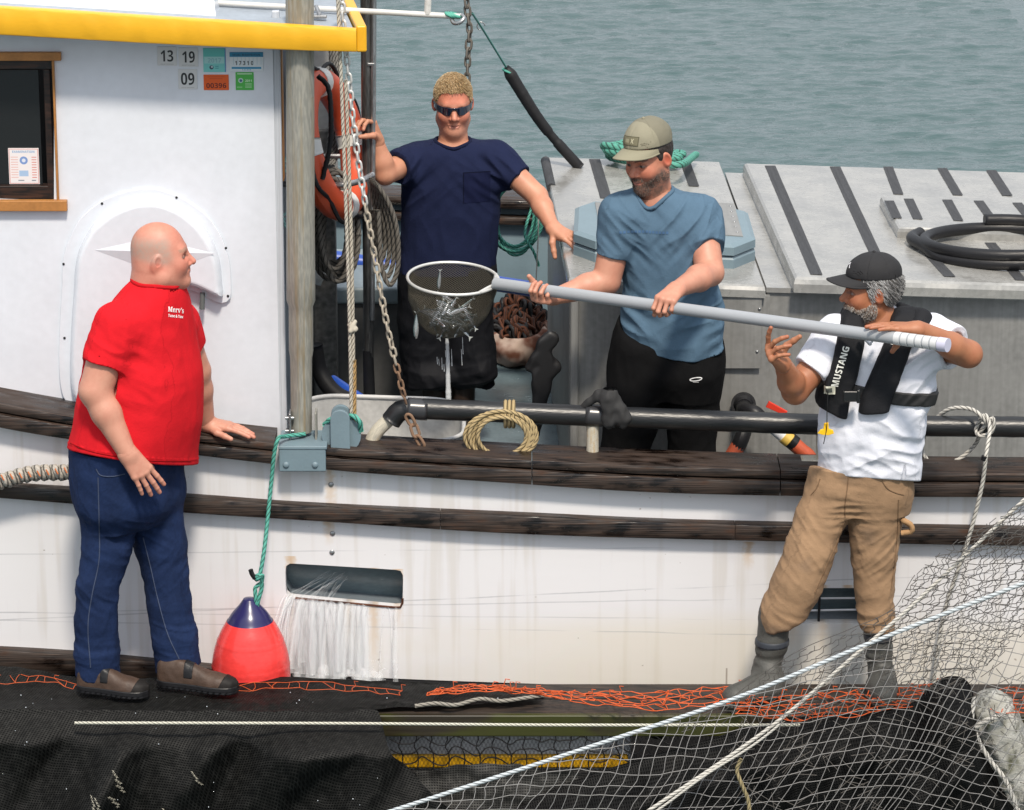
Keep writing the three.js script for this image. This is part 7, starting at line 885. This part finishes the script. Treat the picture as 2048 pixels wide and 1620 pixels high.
  const pt = []; seed = 8; for (let i = 0; i < 16; i++) { const u = rnd(0.3, 0.62), v = rnd(0.46, 0.72), a = drape(u, v), n = 5 + Math.floor(rnd(0, 6)); for (let k = 0; k < n; k++) for (const s of [-1, 1]) { const l = []; for (let j = 0; j < 3; j++) { const q = drape(u + s * 0.002 * (j - 1) + 0.0015 * (k % 3), v + 0.008 * k + 0.003 * j); l.push(V(q.x, q.y, q.z + 0.004)); } pt.push(l); } } part(dn, 'worn_thread', strands(pt, 0.0012), M([0.42, 0.40, 0.33], 0.8)).userData.kind = 'stuff';
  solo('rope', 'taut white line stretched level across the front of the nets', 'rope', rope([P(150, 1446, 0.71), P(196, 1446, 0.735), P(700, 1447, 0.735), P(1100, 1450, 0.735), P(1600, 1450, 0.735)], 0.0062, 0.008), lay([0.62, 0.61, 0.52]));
  // lower right: black netting heaped over the float end
  const topC = lin([[860, 1690], [1000, 1630], [1150, 1560], [1300, 1512], [1420, 1478], [1520, 1446], [1650, 1428], [1760, 1424], [1830, 1402], [1868, 1366], [1902, 1352], [1938, 1366], [1956, 1420], [1975, 1490], [2030, 1560], [2160, 1640]]);
  const heap = (u, v) => { const px = mix(860, 2160, u), py = topC(px), d = v * 0.5, b = sst(0, 0.22, v), hump = Math.exp(-Math.pow((px - 1890) / 70, 2)); const z = 0.635 + 0.10 * b + 0.10 * v + 0.05 * hump * b + 0.10 * Math.max(0, N3(px * 0.011 + v * 1.4, v * 2.6, 4)) * b + 0.02 * N3(px * 0.03, v * 5, 8) * b, a = P(px, py, 0.635); return V(a.x + 0.10 * v * N3(px * 0.006, 2, 2), a.y - d * 1.25 - 0.02 * v, z); };
  const hg = sheet(260, 90, heap); { const p = hg.attributes.position, uv = hg.attributes.uv; for (let i = 0; i < p.count; i++) uv.setXY(i, (p.getX(i) + 0.25 * p.getY(i)) / 0.2, (p.getY(i) - 0.25 * p.getX(i)) / 0.2); } const hp = thing('fishing_net', 'black netting heaped over the float end at bottom right under the seine', 'net', V(1.2, -0.5, 0.6)); part(hp, 'netting', hg, mNet2);
  { const sf = (x, y, z) => ell(P(1308, 1448, 0.56), [0.07, 0.055, 0.05])(x, y, z) - 0.01 * N3(x * 22, y * 22, z * 22); solo('fishing_net', 'small bunch of black netting poking up over the walkway edge', 'net', surf(sf, ...bbox([P(1308, 1448, 0.56)], 0.12), 0.006), mNet2); }
  // pale net bundle hanging below the reflection box
  { const f = (u, v) => { const a = P(mix(830, 1180, u), mix(1525 + 40 * Math.abs(u - 0.4), 1680, v), 0.62); return V(a.x + 0.1 * v, a.y + 0.02 * N3(u * 6, v * 5, 1), a.z + 0.02 * N3(u * 8, v * 4, 9)); }, gg = sheet(80, 40, f); { const p = gg.attributes.position, uv = gg.attributes.uv; for (let i = 0; i < p.count; i++) uv.setXY(i, p.getX(i) / 0.2, p.getY(i) / 0.2); } solo('fishing_net', 'pale grey netting hanging behind the long rope at bottom centre', 'net', gg, M([0.9, 0.88, 0.8], 0.7, { map: netMap, bumpMap: netBump, bumpScale: 0.002, side: THREE.DoubleSide })); }
  // black mesh curtain in front of the added reflection box
  { const ls = [], z = 0.60; for (let i = 0; i < 90; i++) for (const d of [-1, 1]) { const l = [], x0 = 740 + i * 8; for (let k = 0; k <= 6; k++) l.push(P(x0 + d * k * 9, 1462 + k * 16, z)); ls.push(l); } const cu = thing('net_curtain', 'black mesh hanging in front of the added yellow banded reflection box', 'net', V(0, -0.3, z)); part(cu, 'fine_mesh', strands(ls, 0.0008), mDark).userData.kind = 'stuff';
    const hs = []; for (let i = 0; i < 18; i++) { const x = 800 + i * 31; hs.push([P(x, 1462, z + 0.01), P(x + 2, 1480, z + 0.01), P(x - 3, 1492, z + 0.01), P(x + 5, 1508, z + 0.01), P(x + 4, 1545, z + 0.01)]); } for (let r = 0; r < 3; r++) { const l = []; for (let i = 0; i <= 36; i++) l.push(P(780 + i * 16, 1478 + r * 20 + (i % 4) * 4 - 0.012 * i * 16 + 5 * sin(i * 1.3), z + 0.011)); hs.push(l); } part(cu, 'coarse_mesh', strands(hs.map(l => smooth(l, l.length * 2)), 0.003), mDark).userData.kind = 'stuff'; }
  // orange netting along the walkway
  const orange = (name, label, x0, x1, tp, bt, rows, cell, sd) => { seed = sd; const nx = Math.round((x1 - x0) / cell), G = [], ls = []; for (let r = 0; r < rows; r++) { const row = []; for (let i = 0; i <= nx; i++) { const px = mix(x0, x1, i / nx) + rnd(-0.3, 0.3) * cell, k = rows > 1 ? r / (rows - 1) : 0.5; const py = mix(tp(px), bt(px), k) + rnd(-4, 4) * (rows > 2 ? 1 : 0.8); row.push(PY(px, py, 0.03 + 0.014 * rnd() * (rows > 2 ? 1.5 : 1))); } G.push(row); } for (const row of G) ls.push(smooth(row, row.length * 3)); for (let r = 0; r < rows - 1; r++) for (let i = 0; i <= nx; i++) { const j = clamp(i + (rnd() < 0.5 ? 0 : 1), 0, nx), a = G[r][i], b = G[r + 1][j], m = a.clone().lerp(b, 0.5).add(V(rnd(-0.01, 0.01), rnd(-0.004, 0.012), 0)); ls.push(smooth([a, m, b], 5)); if (rnd() < 0.15) { const c = a.clone().add(V(rnd(-0.01, 0.01), rnd(0.012, 0.03), 0)); ls.push([a, c, c.clone().add(V(0.016, -0.003, 0))]); } } const t = thing(name, label, 'net', PY((x0 + x1) / 2, tp((x0 + x1) / 2) + 10, 0.02)); part(t, 'mesh', strands(ls, rows > 4 ? 0.0023 : 0.0014), M([0.62, 0.105, 0.022], 0.55)).userData.kind = 'stuff'; return t; };
  const cst = v => () => v;
  orange('orange_netting', 'strip of orange netting along the hull at far left behind the shoes', -20, 150, lin([[-20, 1348], [90, 1354], [150, 1366]]), lin([[-20, 1370], [90, 1364], [150, 1376]]), 2, 20, 3);
  orange('orange_netting', 'thin orange netting lying in front of the buoy', 482, 800, lin([[482, 1370], [560, 1364], [700, 1370], [800, 1384]]), lin([[482, 1380], [560, 1378], [700, 1380], [800, 1390]]), 2, 22, 4);
  orange('orange_netting', 'bunched orange netting on the walkway at the middle', 860, 1500, lin([[860, 1384], [960, 1372], [1150, 1384], [1300, 1385], [1420, 1376], [1500, 1374]]), lin([[860, 1390], [1000, 1384], [1150, 1402], [1290, 1418], [1400, 1412], [1500, 1404]]), 6, 24, 5);
  orange('orange_netting', 'tangled orange netting under the rubber boots', 1475, 1890, lin([[1475, 1404], [1600, 1388], [1700, 1382], [1890, 1370]]), lin([[1475, 1428], [1570, 1440], [1650, 1436], [1760, 1424], [1890, 1404]]), 6, 22, 6);
  orange('orange_netting', 'orange netting at the right edge beyond the grey float', 1985, 2090, lin([[1985, 1382], [2090, 1372]]), lin([[1985, 1424], [2090, 1432]]), 6, 20, 7);
  solo('rope', 'frayed grey rope end lying on the walkway edge', 'rope', rope([PY(830, 1412, 0.02), PY(870, 1407, 0.03), PY(910, 1410, 0.025), PY(960, 1398, 0.03), PY(1000, 1402, 0.03), PY(1050, 1396, 0.03), PY(1092, 1390, 0.035)], 0.0085, 0.006), lay([0.30, 0.28, 0.24]));
  // weathered float block at the right edge with its lashings
  const a0 = P(1986, 1428, 0.62), a1 = P(2092, 1660, 0.66), lg = thing('float_block', 'grey weathered float block lashed with rope at the right edge', 'float', P(2040, 1600, 0.62)), lf = rc(a0, a1, 0.088, 0.105);
  part(lg, 'block', surf((x, y, z) => lf(x, y, z) - 0.016 * N3(x * 9, y * 9, z * 9) - 0.008 * N3(x * 28, y * 28, z * 28) - 0.003 * N3(x * 80, y * 80, z * 80), ...bbox([a0, a1], 0.16), 0.007, (x, y, z) => { const n = fbm(x * 14, y * 14, z * 14, 4); return mixc(mixc([0.24, 0.235, 0.2], [0.46, 0.46, 0.43], 0.5 + 1.4 * n), [0.11, 0.11, 0.07], sst(0.05, 0.4, fbm(x * 22, y * 9, z * 9 + 4, 3))); }), M([1, 1, 1], 0.9, { vertexColors: true, bumpMap: T.bump, bumpScale: 0.004 }));
  const lash = (l, r) => part(lg, 'lashing', rope(l, r, 0.006), mRopeWhite); lash([P(1950, 1395, 0.66), P(1943, 1430, 0.71), P(1946, 1455, 0.73), P(1975, 1440, 0.745), P(2012, 1428, 0.74)], 0.011); lash([P(1946, 1450, 0.73), P(1956, 1480, 0.74), P(1980, 1520, 0.755), P(2010, 1560, 0.78), P(2035, 1620, 0.79)], 0.010);
  // seine: head ropes and twine mesh, hung from upper right down to the left
  const sn = thing('seine_net', 'large seine net hung on pale ropes across the lower right corner', 'net', V(0.9, -0.5, 0.9));
  const A = lin([[740, 1636], [1200, 1487], [1480, 1393], [1740, 1286], [2048, 1166], [2140, 1130]]), Bx = lin([[1270, 1640], [1546, 1450], [1733, 1290], [1800, 1233], [2048, 1000], [2140, 915]]), zA = px => mix(1.0, 0.86, (px - 740) / 1400), zB = px => mix(1.06, 0.76, (px - 1270) / 870);
  const rp = (f, z, x0, x1, n = 16) => { const l = []; for (let i = 0; i <= n; i++) { const px = mix(x0, x1, i / n); l.push(P(px, f(px), z(px))); } return l; };
  part(sn, 'head_rope', rope(rp(A, zA, 740, 2140), 0.0085, 0.007), lay([0.58, 0.64, 0.68])); part(sn, 'head_rope', rope(rp(Bx, zB, 1270, 2140), 0.0075, 0.007), mRopeWhite); part(sn, 'head_rope', rope(rp(px => Bx(px) + 8 + 3 * sin(px * 0.03), px => zB(px) + 0.01, 1270, 1560), 0.005, 0.007), mRopeWhite);
  const Y = px => 1, ls1 = [], ls2 = [], ls3 = [];
  const zs = (px, py) => 0.93 + 0.05 * N3(px * 0.004, py * 0.006, 2) - 0.06 * (px - 1400) / 700;
  for (let x = 780; x < 2900; x += 25 + 5 * N3(x * 0.07, 1, 5)) { const l = [], y0 = A(Math.min(2140, x)) + Math.max(0, (x - 2140)) * -0.39; if (x > 2110 && false) break; for (let k = 0; k <= 18; k++) { const t = k / 18, py = mix(y0, 1670, t), px = x - (0.34 + 0.22 * t) * (py - y0) * (0.9 + 0.1 * sin(x * 0.013)) + 13 * N3(x * 0.013, t * 3, 1) + 3 * N3(x * 0.5, t * 9, 4); if (px > 2150 || px < 700) { if (l.length > 1) break; l.length = 0; continue; } l.push(P(px, py, mix(zA(px), zs(px, py) + 0.06, sst(0, 0.3, t)))); } if (l.length > 1) ls1.push(l); }
  for (let i = 0; i < 26; i++) { let l = []; for (let k = 0; k <= 70; k++) { const px = 760 + k * 20, hump = 46 * Math.exp(-Math.pow((px - 1760) / 190, 2)) - 26 * Math.exp(-Math.pow((px - 2080) / 160, 2)), py = 1210 + i * 25 + (px - 1500) * 0.045 + 70 * (1 - (px - 760) / 1390) - hump + 11 * N3(px * 0.009, i * 0.6, 3) + 4 * N3(px * 0.03, i * 3.1, 6); if (py < A(px) + 1 || py > 1660) { if (l.length > 1) ls1.push(l); l = []; continue; } l.push(P(px, py, zs(px, py) + 0.055)); } if (l.length > 1) ls1.push(l); }
  const U = lin([[1360, 1452], [1440, 1412], [1520, 1352], [1600, 1300], [1700, 1258], [1790, 1214], [1830, 1150], [1900, 1090], [1980, 1040], [2048, 1000], [2140, 925]]), L = lin([[1360, 1456], [1440, 1416], [1560, 1375], [1700, 1330], [1800, 1352], [1880, 1378], [1960, 1330], [2048, 1250], [2140, 1170]]);
  for (const [ang, gap, o, xmin] of [[-63, 17, 1, 0], [-12, 15, 2, 0], [-48, 24, 3, 1740], [8, 26, 4, 1760], [-80, 30, 5, 1800]]) { const c = cos(ang * PI / 180), d = sin(ang * PI / 180); for (let q = -70; q < 70; q++) { let l = []; for (let k = -90; k <= 90; k++) { const u = k * 11, w = q * gap + 5 * N3(q * 0.9, k * 0.1, o), nx = 1750 + c * u - d * w, ny = 1250 + d * u + c * w, px = nx + 26 * N3(nx * 0.008, ny * 0.008, o) + 3.5 * ((k & 1) ? 1 : -1), py = ny + 26 * N3(nx * 0.008, ny * 0.008, o + 9); if (px < 1360 || px > 2150 || py < U(px) + 3 * sin(px * 0.2) || py > L(px) + 20 || px < xmin + 40 * N3(py * 0.02, q, o)) { if (l.length > 1) ls2.push(l); l = []; continue; } l.push(P(px, py, 0.80 + 0.04 * sin(py * 0.01 + o) + 0.012 * o)); } if (l.length > 1) ls2.push(l); } }
  { const l = []; for (let i = 0; i <= 80; i++) { const px = mix(1362, 1830, i / 80); l.push(P(px, U(px), 0.83)); } ls2.push(l); }
  seed = 44; for (let i = 0; i < 210; i++) { const px = rnd(1440, 2060), py = rnd(Math.max(A(px) + 10, 1300), 1640), l = [], dx = rnd(-60, 60), dy = rnd(-50, 50); for (let k = 0; k <= 5; k++) l.push(P(px + dx * k / 5 + 12 * N3(k, i, 1), py + dy * k / 5 + 12 * N3(k, i, 8), 0.86)); ls3.push(smooth(l, 12)); }
  for (const [l, r, c] of [[ls1, 0.00165, [0.27, 0.265, 0.26]], [ls2, 0.0016, [0.085, 0.08, 0.075]], [ls3, 0.0016, [0.12, 0.11, 0.10]]]) part(sn, 'twine_mesh', strands(l, r), M(c, 0.8)).userData.kind = 'stuff';
  const ex = []; for (let i = 0; i < 26; i++) { const px = 1500 + i * 22, y = Bx(px); ex.push(smooth([P(px, y, zB(px) + 0.005), P(px - 10, y + 14, zB(px) + 0.01), P(px + 4, y + 26 * Math.abs(N3(i, 1, 1)) + 8, zB(px))], 6)); } part(sn, 'lacing', strands(ex, 0.0022), M([0.2, 0.19, 0.17], 0.8)).userData.kind = 'stuff';
  solo('cord', 'short frayed tan cord hanging in the seine net', 'rope', rope([P(1482, 1518, 1.0), P(1474, 1540, 1.0), P(1484, 1570, 1.01), P(1496, 1600, 1.01), P(1500, 1640, 1.02)], 0.008, 0.006), lay([0.33, 0.27, 0.14]));
}
renderer.render(scene, camera);
